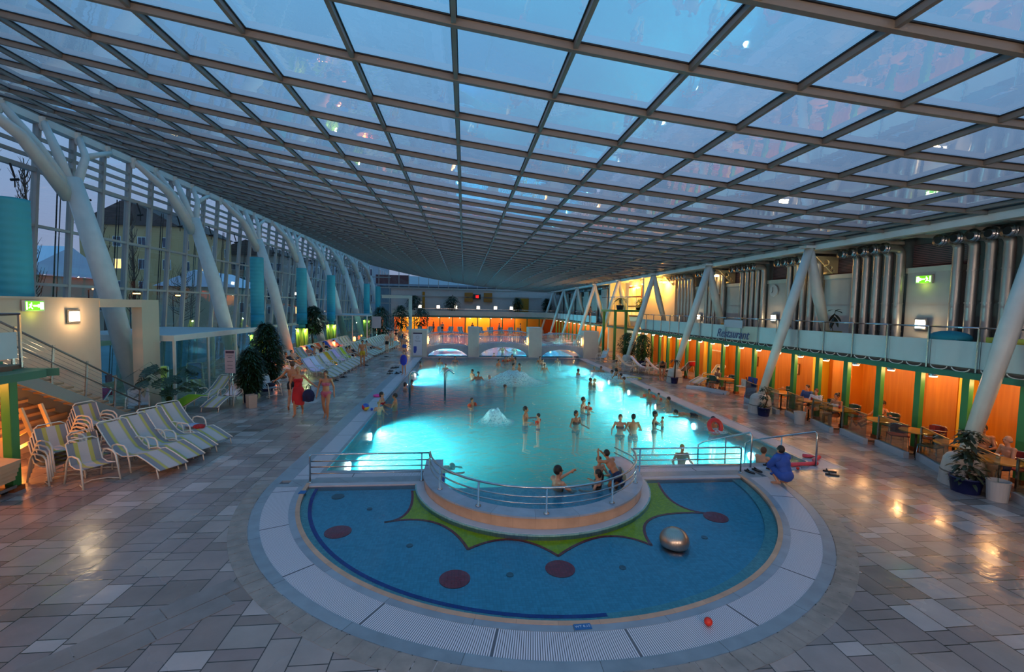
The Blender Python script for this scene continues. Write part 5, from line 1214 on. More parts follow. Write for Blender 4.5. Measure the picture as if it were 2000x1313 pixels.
cr_ = thing('coat_rack', 'white coat rack with hooks against the orange wall', 'rack', (14.3, 24.2, 0)); mb = MB()
mb.tube([(14.3, 23.6, 0), (14.3, 23.6, 1.8), (14.3, 25.2, 1.8), (14.3, 25.2, 0)], .02, 6); mb.build('frame', FRAME, cr_); mb = MB()
for k in range(9): mb.tube([(14.25, 23.75+.16*k, 1.8), (14.15, 23.75+.16*k, 1.78), (14.15, 23.75+.16*k, 1.88)], .012, 5)
mb.build('hook', FRAME, cr_)
es = thing('easel_sign', 'dark blue easel board beside the middle strut', 'sign', (12.75, 18.9, 0))
MB().box((12.75, 18.9, .62), (.05, .6, 1.0), ry=.18).build('board', mat('blue board', '1c3a86', .5), es); MB().beam((12.67, 18.7, 1.1), (13.0, 18.7, 0), .03, .03).build('leg', BARK, es); MB().beam((12.67, 19.15, 1.1), (13.0, 19.15, 0), .03, .03).build('leg', BARK, es)
# things on tables
for k, (i, dx, dy, nm) in enumerate(((5, 0, .1, 'glass of red drink on the table of the bikini woman'), (6, .1, 0, 'red cup on the table of the couple'), (1, .05, .1, 'coffee cup on the table of the bald man'))):
    x, y = TP[i]; o = tag(MB().lathe([(.03, 0), (.035, .1), (.031, .1), (.027, .01)], seg=14).build('cup', mat('red cup', '8a2018', .3) if k < 2 else mat('white china', 'd8d4cc', .3), None, True), nm, 'cup'); o.location = (x+dx, y+dy, .746)
# bins and pots
def lathe_thing(name, lb, cat, prof, x, y, m, seg=24, z=0, grp=None): 
    o = MB().lathe(prof, seg=seg).build(name, m, None, False); o.location = (x, y, z); return tag(o, lb, cat, grp)
p = at(1947, 977); lathe_thing('waste_bin', 'white round bin beside the big dark blue planter', 'bin', [(.17, 0), (.2, .42), (.21, .44), (.19, .44), (.17, .1)], p.x, p.y, mat('white plastic', 'b4b0ae', .5))
p = at(1561, 828); lathe_thing('waste_bin', 'small white bucket-shaped bin before the glass screens', 'bin', [(.16, 0), (.19, .42), (.2, .44), (.18, .44), (.16, .1)], p.x, p.y, mat('white plastic', 'b4b0ae'))
p = at(502, 796); lathe_thing('waste_bin', 'cream box bin beside the indoor bamboo', 'bin', [(.2, 0), (.22, .5), (.2, .5), (.18, .1)], p.x-.2, p.y, mat('cream plastic', 'a89c90', .6), 4)
# info sign on two posts
p = at(452, 792); ts = thing('info_sign', 'grey-framed information board on two thin posts beside the bamboo', 'sign', (p.x, p.y, 0))
for dx in (-.06, .06): MB().tube([(p.x+dx, p.y, 0), (p.x+dx, p.y, 1.3)], .018, 6).build('post', STEEL, ts)
MB().box((p.x, p.y-.03, 1.72), (.38, .03, .9)).build('board', mat('pale board', '9a96a4', .5), ts); MB().box((p.x, p.y-.05, 2.09), (.3, .01, .09)).build('title_band', mat('dark violet band', '1a1440'), ts); mb = MB()
for z, w_ in ((1.95, .24), (1.88, .14), (1.73, .22), (1.58, .18), (1.45, .2)): mb.box((p.x, p.y-.048, z), (w_, .004, .022))
mb.build('printed_line', mat('grey ink', '5d6272', .6), ts)
p = at(740, 690); ts = thing('info_sign', 'pale information board beside the far glass lounge', 'sign', (-8.3, 44.5, 0)); MB().tube([(-8.3, 44.5, 0), (-8.3, 44.5, 1.9)], .02, 6).build('post', STEEL, ts); MB().box((-8.3, 44.45, 2.4), (.8, .04, 1.1)).build('board', mat('pale board', '9a96a4'), ts)
# pool things
def ball(name, lb, x, y, r, m, z=0, cat='ball'):
    o = MB().ell((0, 0, r), r, seg=24, rings=16).build(name, m, None, True); o.location = (x, y, z); return tag(o, lb, cat)
p = at(1383, 1222); ball('toy_ball', 'small red ball on the near white grating', p.x, p.y, .052, mat('red ball', 'd8301c', .35))
def beach():
    m, nt, out = newmat('beach ball segments'); L = nt.links.new; tc = N(nt, 'ShaderNodeTexCoord'); sp = N(nt, 'ShaderNodeSeparateXYZ'); L(tc.outputs['Object'], sp.inputs[0])
    an = MA(nt, 'FRACT', MA(nt, 'MULTIPLY', MA(nt, 'ADD', MA(nt, 'ARCTAN2', sp.outputs[2], sp.outputs[0]), 4), .159)); rp = N(nt, 'ShaderNodeValToRGB'); rp.color_ramp.interpolation = 'CONSTANT'; L(an, rp.inputs[0]); e = rp.color_ramp.elements
    e[0].color = lin('c8202a'); e[1].position = .33; e[1].color = lin('d8b832'); q = e.new(.66); q.color = lin('2a52a8'); bs = N(nt, 'ShaderNodeBsdfPrincipled', i_Roughness=.3); L(rp.outputs[0], bs.inputs['Base Color']); L(bs.outputs[0], out.inputs[0]); return m
p = at(714, 802); o = ball('beach_ball', 'red yellow and blue beach ball on the gutter grating', p.x, p.y, .14, beach()); o.data.transform(Matrix.Translation((0, 0, -.14))); o.location.z = .14
p = at(726, 802); ball('toy_ball', 'tiny blue ball beside the beach ball', p.x, p.y, .05, mat('blue ball', '1c4fb0', .4))
p = at(738, 775); o = tag(MB().tube([(.16*math.cos(a*PI/8), .13*math.sin(a*PI/8), .05) for a in range(16)], .05, 8, closed=True).build('swim_ring', mat('pink vinyl', 'e0409c', .35), None, True), 'small pink swim float on the gutter behind the mother and child', 'swim ring'); o.location = (p.x, p.y, 0)
p = at(1238, 740); o = tag(MB().tube([(.45*math.cos(R(a))+.02*a/60, .3*math.sin(R(a)), .04) for a in range(-60, 220, 20)], .035, 8).build('pool_noodle', mat('yellow foam', 'c4b832', .7), None, True), 'yellow foam noodle curled on the right gutter', 'pool noodle'); o.location = (p.x, p.y, 0)
a_, b_ = at(1545, 908, .05), at(1595, 905, .05); c_ = at(1600, 893, .05); d_ = at(1568, 890, .05)
tag(MB().tube([a_, a_.lerp(b_, .5), b_, Vector((b_.x+.12, (b_.y+c_.y)/2, .05)), c_, c_.lerp(d_, .5), d_], .05, 10).build('pool_noodle', mat('coral pink foam', 'e04a58', .7), None, True), 'coral pink foam noodle bent beside the child in the blue towel', 'pool noodle')
SLB = mat('black flip flop', '16171c', .6)
def slipper():
    t = thing('slipper_pair', '', 'slippers')
    for s in (-1, 1):
        MB().prism([(.12*s-.045+.045*math.cos(a*PI/6)+.0, -.12+.13*math.sin(a*PI/6)+.12) for a in range(12)], 0, .025).build('sole', SLB, t)
        MB().tube([(.12*s-.09, .05, .02), (.12*s-.045, .06, .06), (.12*s, .05, .02)], .012, 6).build('strap', SLB, t, True)
    return t
SP_ = slipper(); sl_ = [((1474, 921), 20, 'black slippers by the foot of the first entry handrail'), ((1504, 912), 70, 'black slippers left of the child in the blue towel'), ((1514, 915), 50, 'black slippers against the blue towel'), ((1622, 924), 60, 'dark sandals with red strap on the wet paving right of the noodle'), ((768, 719), 80, 'dark slippers farthest in the heap by the left gutter'), ((763, 725), 90, 'dark slippers at the left of the heap by the left gutter'), ((775, 718), 95, 'dark slippers behind the heap by the left gutter'), ((762, 730), 70, 'grey slippers nearest in the heap by the left gutter'), ((776, 730), 85, 'dark slippers at the gutter edge of the heap'), ((781, 728), 40, 'dark slippers under the boy with the blue towel bag'), ((672, 737), 80, 'black and red slippers at the foot of a poolside lounger'), ((655, 744), 60, 'black slippers before the second poolside lounger'), ((715, 714), 90, 'dark slippers by the man in yellow trunks'), ((772, 680), 90, 'dark slippers far along the poolside row'), ((755, 697), 80, 'dark slippers under a far poolside lounger')]
for k, (q, dg, lb) in enumerate(sl_):
    p = at(*q); o = SP_ if k == 0 else copy_tree(SP_); o.location = (p.x, p.y, 0); o.rotation_euler = (0, 0, R(dg)); o['label'] = lb; o['group'] = 'slippers on the deck'; o.scale = (1.15,)*3
p = at(1558, 918); ball('toy_ball', 'little red ball beside a clear bottle by the blue towel', p.x, p.y, .04, mat('red ball', 'd8301c'))
p = at(1572, 915); o = MB().tube([(-.1, 0, .04), (.08, 0, .04), (.1, 0, .04), (.13, 0, .04)], [.035, .035, .012, .012], 12).build('bottle', glassmat('clear plastic', 'e8f2f4', 1.4, .05, gain=1.5), None, True); o.location = (p.x, p.y, 0); tag(o, 'clear plastic bottle lying by the coral noodle', 'bottle')
# gallery bits
o = tag(bev(MB().ell((0, 0, .2), (.35, .55, .2)).box((0, 0, .12), (.5, .8, .2)).build('duffel_bag', mat('teal bag cloth', '17788a', .8), None, True), .03), 'teal blue duffel bag on the gallery above the banner', 'bag'); o.location = (13.5, 11.35, 3.2)
struct(MB().bx(13.35, 13.75, 7, 33, 2.55, 3.18).build('wall_gallery_ledge', mat('grey ledge', '7a7a78', .7)))
o = tag(MB().box((0, 0, .15), (.3, .9, .3)).build('beach_bag', stripes('yellow striped cloth', ['b8b44c', 'c8c8c4', 'b8b44c', 'c8c8c4', 'b8b44c'], [.2, .4, .6, .8]), None), 'yellow and white striped bag on the gallery at the picture edge', 'bag'); o.location = (13.5, 9.9, 3.18)
o = tag(MB().ell((0, 0, .14), (.25, .4, .14)).build('folded_towel', mat('pale towel', 'a8a8b6', .9, bump=.3, bs=30), None, True), 'pale folded towel on the gallery ledge left of the middle strut', 'towel'); o.location = (13.5, 18.0, 3.18)
o = tag(MB().box((0, 0, .12), (.25, .35, .24)).build('storage_box', mat('orange plastic box', 'd87a14', .5), None), 'orange box on the gallery ledge behind the script sign', 'box'); o.location = (13.5, 22.4, 3.18)
# ================================================================ PLANTS
def leaf_mesh(mb, base, d, ln, wd, droop=.3, seg=3):
    d = Vector(d).normalized(); x, y, _ = basis(d); side = x; pts = []
    for i in range(seg+1):
        t = i/seg; c = base+d*ln*t+Vector((0, 0, -droop*ln*t*t)); w = wd*math.sin(PI*min(.98, t*.92+.06))**.8
        pts += [c-side*w/2, c+side*w/2]
    mb.add(pts, [(2*i, 2*i+1, 2*i+3, 2*i+2) for i in range(seg)])
def pot(t, x, y, z, r, h, m):
    MB().lathe([(r*.82, z), (r, z+h), (r*1.04, z+h), (r*1.04, z+h+.03), (r*.93, z+h+.03), (r*.9, z+h-.04)], (x, y, 0), 24, cap=False).build('pot', m, t, True); MB().lathe([(.01, z+h-.03), (r*.92, z+h-.03)], (x, y, 0), 20, cap=False).build('soil', SOIL, t)
def bush(name, lb, cat, x, y, z, h, r, m, n=700, ln=.16, wd=.05, potm=None, pr=.28, ph=.4, seed=1, trunk=True, stems=5, lo=.25, shape=1):
    rnd = random.Random(seed); t = thing(name, lb, cat, (x, y, z))
    if potm: pot(t, x, y, z, pr, ph, potm)
    z0_ = z+(ph if potm else 0); mb = MB()
    for k in range(stems):
        a = rnd.random()*2*PI; q = r*.5*rnd.random(); mb.tube([(x, y, z0_-.05), (x+q*.5*math.cos(a), y+q*.5*math.sin(a), z0_+h*.5), (x+q*math.cos(a), y+q*math.sin(a), z0_+h*.9)], [.022, .016, .008], 5)
    if trunk: mb.build('stem', BARK, t, True)
    mb = MB()
    for k in range(n):
        u = lo+(1-lo)*rnd.random(); rr = r*(math.sin(PI*min(.97, max(.05, (u-lo)/(1-lo)*.9+.1)))**.6 if shape == 1 else 1)*rnd.uniform(.35, 1); a = rnd.random()*2*PI
        c = Vector((x+rr*math.cos(a), y+rr*math.sin(a), z0_+h*u)); leaf_mesh(mb, c, (math.cos(a)+rnd.uniform(-.6, .6), math.sin(a)+rnd.uniform(-.6, .6), rnd.uniform(-.5, .7)), ln*rnd.uniform(.7, 1.3), wd, .4)
    mb.build('foliage', m, t); return t
def monstera(x, y, h, lb, seed=3):
    rnd = random.Random(seed); t = thing('split_leaf_plant', lb, 'plant', (x, y, 0)); pot(t, x, y, 0, .26, .35, BLUEPOT); mb = MB(); lf = MB()
    for k in range(22):
        a = rnd.random()*2*PI; hh = h*(.45+.55*k/22); l = rnd.uniform(.35, .85); top = Vector((x+l*math.cos(a), y+l*math.sin(a), hh)); mid = Vector((x+.2*l*math.cos(a), y+.2*l*math.sin(a), hh*.72)); mb.tube([(x, y, .3), mid, top], [.016, .011, .007], 5)
        tilt = Vector((math.cos(a), math.sin(a), -.75)).normalized(); sd = Vector((-math.sin(a), math.cos(a), 0)); L_ = rnd.uniform(.34, .5)
        for s in (-1, 1):           # split blade: a rib with separate lobes
            for j in range(6):
                t0 = j/6; b0 = top+tilt*L_*t0; b1 = top+tilt*L_*(t0+.12); w = L_*.62*math.sin(PI*(t0*.8+.16)); e = b0+sd*s*w+tilt*L_*.16; e2 = b1+sd*s*w*.9+tilt*L_*.18
                lf.add([b0, b1, e2, e], [(0, 1, 2, 3)])
    mb.build('stalk', mat('green stalk', '35542a', .5), t, True); lf.build('leaves', LEAF2, t); return t
monstera(-10.35, 17.1, 1.95, 'big split-leaf plant beside the cream pillar')
bush('indoor_bamboo', 'dense dark bamboo in a blue planter beside the information board', 'plant', -8.6, 19.3, 0, 1.75, .5, LEAF2, 3600, .22, .05, BLUEPOT, .3, .4, 2, lo=.02)
bush('indoor_bamboo', 'taller dark bamboo by the corner of the glass lounge', 'plant', -8.95, 21.7, 0, 2.7, .68, LEAF2, 5200, .24, .055, BLUEPOT, .3, .4, 4, lo=.02)
bush('potted_tree', 'round-crowned potted tree between the two lit green tubs', 'plant', -11.6, 36.5, 0, 3.4, .95, LEAF2, 2200, .34, .07, BLUEPOT, .35, .45, 5, lo=.4)
bush('potted_tree', 'bushy potted tree by the far glass lounge', 'plant', -8.9, 50.0, 0, 3.4, 1.3, LEAF2, 1300, .4, .1, BLUEPOT, .4, .45, 6, lo=.15)
bush('potted_tree', 'potted tree in the far cream portal', 'plant', -7.9, 58.0, 0, 3.6, 1.2, LEAF2, 1100, .4, .1, BLUEPOT, .4, .45, 7, lo=.25)
for k, (x, z_, r_, lb) in enumerate(((-8.0, 2.6, 1.3, 'nearest the ochre hanging panel'), (-2.0, 2.6, 1.2, 'second from the lounger side'), (8.7, 2.6, .8, 'third from the lounger side'), (13.6, 2.6, .7, 'nearest the restaurant side'), (-6.4, 0, 1.4, 'on the floor before the orange far wall'))):
    bush('potted_tree', 'dark round potted tree at the far end, '+lb, 'plant', x, 74.6 if z_ else 69.6, z_, 2.6 if z_ else 3.2, r_, LEAF2, 700, .45, .13, BLUEPOT, .4, .5, 10+k, lo=.2)['group'] = 'far potted trees'
def trunked(lb, x, y, z, hs, potr, poth, m, n, ln, wd, seed, name='potted_plant', bend=.15):
    t = thing(name, lb, 'plant', (x, y, z)); pot(t, x, y, z, potr, poth, BLUEPOT); rnd = random.Random(seed); top = z+poth+hs[-1][0]
    MB().tube([(x, y, z+poth-.05), (x+bend, y, z+poth+hs[-1][0]*.5), (x-.02, y, top)], [.03, .025, .012], 6).build('stem', BARK, t, True); mb = MB()
    for hh, r_ in hs:
        for k in range(n):
            a = rnd.random()*2*PI; rr = r_*rnd.uniform(.1, 1)**.7; c = Vector((x+rr*math.cos(a)*.6, y+rr*math.sin(a)*.6, z+poth+hh+rnd.uniform(-.5, .5)*r_)); leaf_mesh(mb, c, (math.cos(a), math.sin(a), rnd.uniform(-.3, .8)), ln*rnd.uniform(.7, 1.2), wd, .5)
    mb.build('foliage', m, t)
    mb = MB()
    for k in range(40): a = rnd.random()*2*PI; q = potr*.85*rnd.random()**.5; mb.ell((x+q*math.cos(a), y+q*math.sin(a), z+poth), .02, seg=6, rings=4)
    mb.build('pebbles', mat('white pebbles', 'c8c4c0', .7), t, kind='stuff'); return t
p = at(1885, 960); trunked('tall leafy plant in the big dark blue planter beside the white bin', p.x, p.y, 0, [(.12, .42), (.55, .22), (.95, .3)], .3, .32, mat('bronze green leaf', '2c3420', .5, var=.4, vs=5), 90, .2, .08, 21)
p = at(1491, 812); trunked('twisted small plant in a dark blue pot beside the middle strut', p.x, p.y, 0, [(.1, .2), (.45, .16), (.75, .14)], .23, .3, LEAF2, 40, .16, .06, 22)
def palm(lb, x, y, z, h, r, m, n=16, potr=.2, poth=.3, seed=1):
    t = thing('potted_palm', lb, 'plant', (x, y, z)); pot(t, x, y, z, potr, poth, BLUEPOT); MB().tube([(x, y, z+poth-.05), (x+.02, y, z+poth+h)], [.05, .035], 8).build('stem', BARK, t, True); rnd = random.Random(seed); mb = MB()
    for k in range(n): a = 2*PI*k/n+rnd.random()*.3; leaf_mesh(mb, Vector((x, y, z+poth+h)), (math.cos(a), math.sin(a), rnd.uniform(.2, 1.1)), r*rnd.uniform(.8, 1.1), .06, .9, 5)
    mb.build('fronds', m, t); return t
p = at(1317, 749); palm('small palm in a dark blue pot beside the third strut', p.x, p.y, 0, .95, .5, LEAF2, seed=3)
# thin rubber plant and brown pot on the gallery
t = thing('rubber_plant', 'thin potted plant with a few big drooping leaves on the gallery', 'plant', (13.5, 15.4, 3.18)); MB().lathe([(.18, 3.18), (.28, 3.36), (.25, 3.38), (.1, 3.3)], (13.5, 15.4, 0), 18).build('pot', mat('olive brown pot', '6e6230', .6), t, True)
MB().tube([(13.5, 15.4, 3.3), (13.5, 15.5, 3.65), (13.5, 15.35, 4.15)], [.012, .012, .008], 6).build('stem', BARK, t, True); mb = MB()
for k, (a, e, z) in enumerate(((90, .2, 4.15), (-90, .1, 4.12), (-80, -.6, 4.0), (100, -.9, 4.02), (-100, -1.3, 3.9), (60, -1.4, 3.85), (-60, .6, 4.1), (180, -.5, 3.9))): leaf_mesh(mb, Vector((13.5, 15.38, z)), (.3*math.cos(R(a)), math.sin(R(a)), e), .34, .13, .35, 4)
mb.build('leaves', mat('near black leaf', '141a16', .5), t)
# tower plants
palm('big fan of leaves in a pot on the green platform', 12.8, 36.6, 4.02, .5, .95, LEAF, 26, .3, .35, 5); bush('potted_bush', 'brightly lit bush on the green platform before the window', 'plant', 14.5, 36.3, 4.02, .75, .5, LEAF3, 420, .2, .06, mat('dark bowl planter', '2a1f1c', .5), .45, .2, 31, lo=.0)
bush('potted_bush', 'large bush at the tower foot left of the green posts', 'plant', 12.4, 33.4, 0, 1.9, .75, LEAF, 1800, .2, .06, BLUEPOT, .3, .4, 32, lo=.1); bush('potted_bush', 'large bush at the tower foot behind the white loungers', 'plant', 12.6, 31.0, 0, 1.9, .7, LEAF, 1800, .2, .06, BLUEPOT, .3, .4, 33, lo=.1)
for k, (px, py, x) in enumerate(((605, 690, -11.3), (560, 745, -10.6), (662, 664, -10.8), (700, 660, -10.6))):  # glowing stands added to imitate orange glows among the loungers
    y = x*889/(px-907); t = thing('glowstand', 'small glowing orange lantern among the loungers, '+['by the second lit green tub', 'behind the bamboo', 'by the third lit green tub', 'before the far lounge'][k], 'lamp', (x, y, 0)); MB().lathe([(.08, 0), (.08, .03), (.02, .05), (.02, .5)], (x, y, 0), 10).build('stand', STEEL, t); MB().lathe([(.07, .5), (.12, .55), (.12, .85), (.06, .92)], (x, y, 0), 12).build('shade', mat('orange lantern shade', 'ffffff', .5, emit='ff7a2c', es=7), t, True); plight('lantern light', (x+.2, y-.2, .9), 14, 'ff7a30', .08)
# ================================================================ PEOPLE
SKIN = [mat('light skin', 'c98d6c', .5, var=.03), mat('tanned skin', 'b0714c', .5, var=.03), mat('pale skin', 'd3a084', .5, var=.03)]
HAIR = dict(dark=mat('dark brown hair', '1d130f', .6), brown=mat('brown hair', '4a2f1c', .6), blond=mat('blond hair', '9a7a4a', .6), grey=mat('grey hair', '8a8580', .6), red=mat('reddish hair', '5e2418', .6))
V = Vector
BASE = dict(pel=(0, 0, .93), che=(0, 0, 1.26), nek=(0, .005, 1.46), hed=(0, -.015, 1.62), look=(0, -1, 0),
            sh=(.175, .0, 1.41), el=(.235, .02, 1.13), wr=(.255, -.06, .89), hi=(.09, 0, .91), kn=(.10, -.02, .50), an=(.10, .02, .075), toe=(.12, -.16, .03))
def pose(**kw):
    d = {}
    for k in ('pel', 'che', 'nek', 'hed', 'look'): d[k] = V(kw.get(k, BASE[k]))
    for k in ('sh', 'el', 'wr', 'hi', 'kn', 'an', 'toe'):
        for s, q in ((1, 'L'), (-1, 'R')):
            v = kw.get(k+q, kw.get(k, BASE[k])); v = V(v)
            if k+q not in kw: v.x *= s
            d[k+q] = v
    return d
POSES = dict(
    stand=pose(),
    wade=pose(el=(.33, -.04, 1.22), wr=(.42, -.26, 1.24)),
    wade_low=pose(el=(.30, .0, 1.16), wr=(.34, -.24, 1.10)),
    reach=pose(elL=(.26, -.2, 1.34), wrL=(.2, -.42, 1.46), elR=(-.28, -.16, 1.26), wrR=(-.2, -.38, 1.2)),
    cheer=pose(el=(.24, -.16, 1.48), wr=(.12, -.26, 1.70)),
    hold=pose(el=(.24, -.12, 1.2), wr=(.08, -.34, 1.26)),
    ring=pose(che=(0, -.06, 1.24), elL=(.42, -.05, 1.25), wrL=(.60, -.2, 1.12), elR=(-.3, -.1, 1.18), wrR=(-.25, -.3, 1.2)),
    walkA=pose(knL=(.09, -.16, .52), anL=(.09, -.16, .08), toeL=(.11, -.33, .05), knR=(-.09, -.0, .5), anR=(-.09, .24, .14), toeR=(-.1, .12, .03), elL=(.25, .07, 1.14), wrL=(.27, .04, .88), elR=(-.25, -.02, 1.13), wrR=(-.27, -.14, .90)),
    walkB=pose(knR=(-.09, -.16, .52), anR=(-.09, -.18, .08), toeR=(-.11, -.35, .05), knL=(.09, .02, .5), anL=(.09, .3, .16), toeL=(.1, .18, .04), elL=(.36, .0, 1.2), wrL=(.56, -.08, 1.06), elR=(-.25, -.06, 1.13), wrR=(-.2, -.25, .98)),
    bend=pose(pel=(0, .06, .9), che=(0, -.22, 1.06), nek=(0, -.38, 1.10), hed=(0, -.52, 1.08), look=(0, -.6, -.8), sh=(.17, -.33, 1.07), el=(.2, -.38, .8), wr=(.14, -.42, .56), hi=(.09, .06, .88), kn=(.10, .0, .48)),
    sit=pose(pel=(0, .0, .53), che=(0, .05, .86), nek=(0, .04, 1.06), hed=(0, .02, 1.22), sh=(.175, .045, 1.01), el=(.24, -.02, .76), wr=(.16, -.26, .76), hi=(.09, -.02, .51), kn=(.12, -.42, .50), an=(.13, -.40, .08), toe=(.14, -.58, .03)),
    lean=pose(pel=(0, .0, .53), che=(0, .16, .84), nek=(0, .24, 1.0), hed=(0, .26, 1.16), sh=(.175, .22, .96), elL=(.42, .1, .82), wrL=(.62, -.1, .86), elR=(-.26, .06, .72), wrR=(-.2, -.2, .7), hi=(.09, -.02, .51), kn=(.12, -.42, .54), an=(.10, -.75, .40), toe=(.1, -.85, .52)),
    recline=pose(pel=(0, .12, .50), che=(0, .40, .66), nek=(0, .55, .82), hed=(0, .63, .95), look=(0, -.8, .3), sh=(.17, .50, .80), el=(.26, .30, .62), wr=(.2, .06, .58), hi=(.09, .08, .49), kn=(.11, -.34, .56), an=(.10, -.76, .38), toe=(.11, -.84, .50)),
    crouch=pose(pel=(0, .1, .28), che=(0, -.02, .56), nek=(0, -.08, .74), hed=(0, -.12, .88), sh=(.15, -.06, .70), el=(.2, -.2, .5), wr=(.1, -.34, .42), hi=(.09, .08, .28), kn=(.14, -.26, .44), an=(.12, -.02, .08), toe=(.14, -.18, .03)),
    swim=pose(pel=(0, .3, .0), che=(0, -.05, .03), nek=(0, -.24, .05), hed=(0, -.38, .10), look=(0, -1, -.1), sh=(.17, -.18, .04), el=(.36, -.36, .0), wr=(.28, -.60, -.02), hi=(.09, .32, .0), kn=(.14, .74, -.06), an=(.12, 1.14, -.02), toe=(.12, 1.28, -.02)),
    lunge=pose(pel=(0, .1, .9), che=(0, -.12, 1.14), nek=(0, -.24, 1.30), hed=(0, -.32, 1.44), sh=(.165, -.2, 1.26), elL=(.22, -.42, 1.22), wrL=(.14, -.5, 1.42), elR=(-.24, -.4, 1.18), wrR=(-.12, -.52, 1.36), hi=(.09, .1, .88), knL=(.1, -.1, .6), anL=(.1, .1, .25), toeL=(.1, -.06, .2)))
def capsule(mb, a, b, r0, r1):
    a, b = V(a), V(b); d = (b-a).normalized(); n = 6
    pts = []; rs = []
    for i in range(4): t = PI/2*(1-i/4)*.96; pts.append(a-d*r0*math.sin(t)); rs.append(r0*math.cos(t))
    pts += [a, b]; rs += [r0, r1]
    for i in range(1, 5): t = PI/2*i/4*.96; pts.append(b+d*r1*math.sin(t)); rs.append(max(.003, r1*math.cos(t)))
    mb.tube(pts, rs, 10)
def frame_of(look):
    f = look.normalized(); sx = f.cross(V((0, 0, 1)))
    if sx.length < .2: sx = V((1, 0, 0))
    sx.normalize(); up = sx.cross(f); return Matrix((-sx, -f, up)).transposed()    # columns: person-left(+x), back(+y), up
def remesh(mb, vox, name, m, smooth=3):
    me = bpy.data.meshes.new('tmp'); me.from_pydata(mb.v, [], mb.f); o = bpy.data.objects.new('tmp', me); C.objects.link(o)
    md = o.modifiers.new('r', 'REMESH'); md.mode = 'VOXEL'; md.voxel_size = vox; md.use_smooth_shade = True
    s = o.modifiers.new('s', 'SMOOTH'); s.factor = .5; s.iterations = smooth
    bpy.context.view_layer.update(); r = bpy.data.meshes.new_from_object(o.evaluated_get(bpy.context.evaluated_depsgraph_get()))
    bpy.data.objects.remove(o); bpy.data.meshes.remove(me); r.name = name; r.materials.clear(); r.materials.append(m); return r
WEAR = dict(shorts=lambda k, t, tau: (k == 'torso' and tau < .2) or (k == 'thigh' and t < .42), briefs=lambda k, t, tau: (k == 'torso' and tau < .12) or (k == 'thigh' and t < .06),
            bikini_top=lambda k, t, tau: k == 'torso' and .50 < tau < .72, swimsuit=lambda k, t, tau: (k == 'torso' and tau < .74) or (k == 'thigh' and t < .05),
            shirt=lambda k, t, tau: (k == 'torso' and tau < .98) or k == 'uarm' or (k == 'farm' and t < .2), robe=lambda k, t, tau: k in ('torso', 'uarm', 'thigh') or (k == 'farm' and t < .6) or (k == 'calf' and t < .3),
            armbands=lambda k, t, tau: k == 'uarm' and .2 < t < .75)
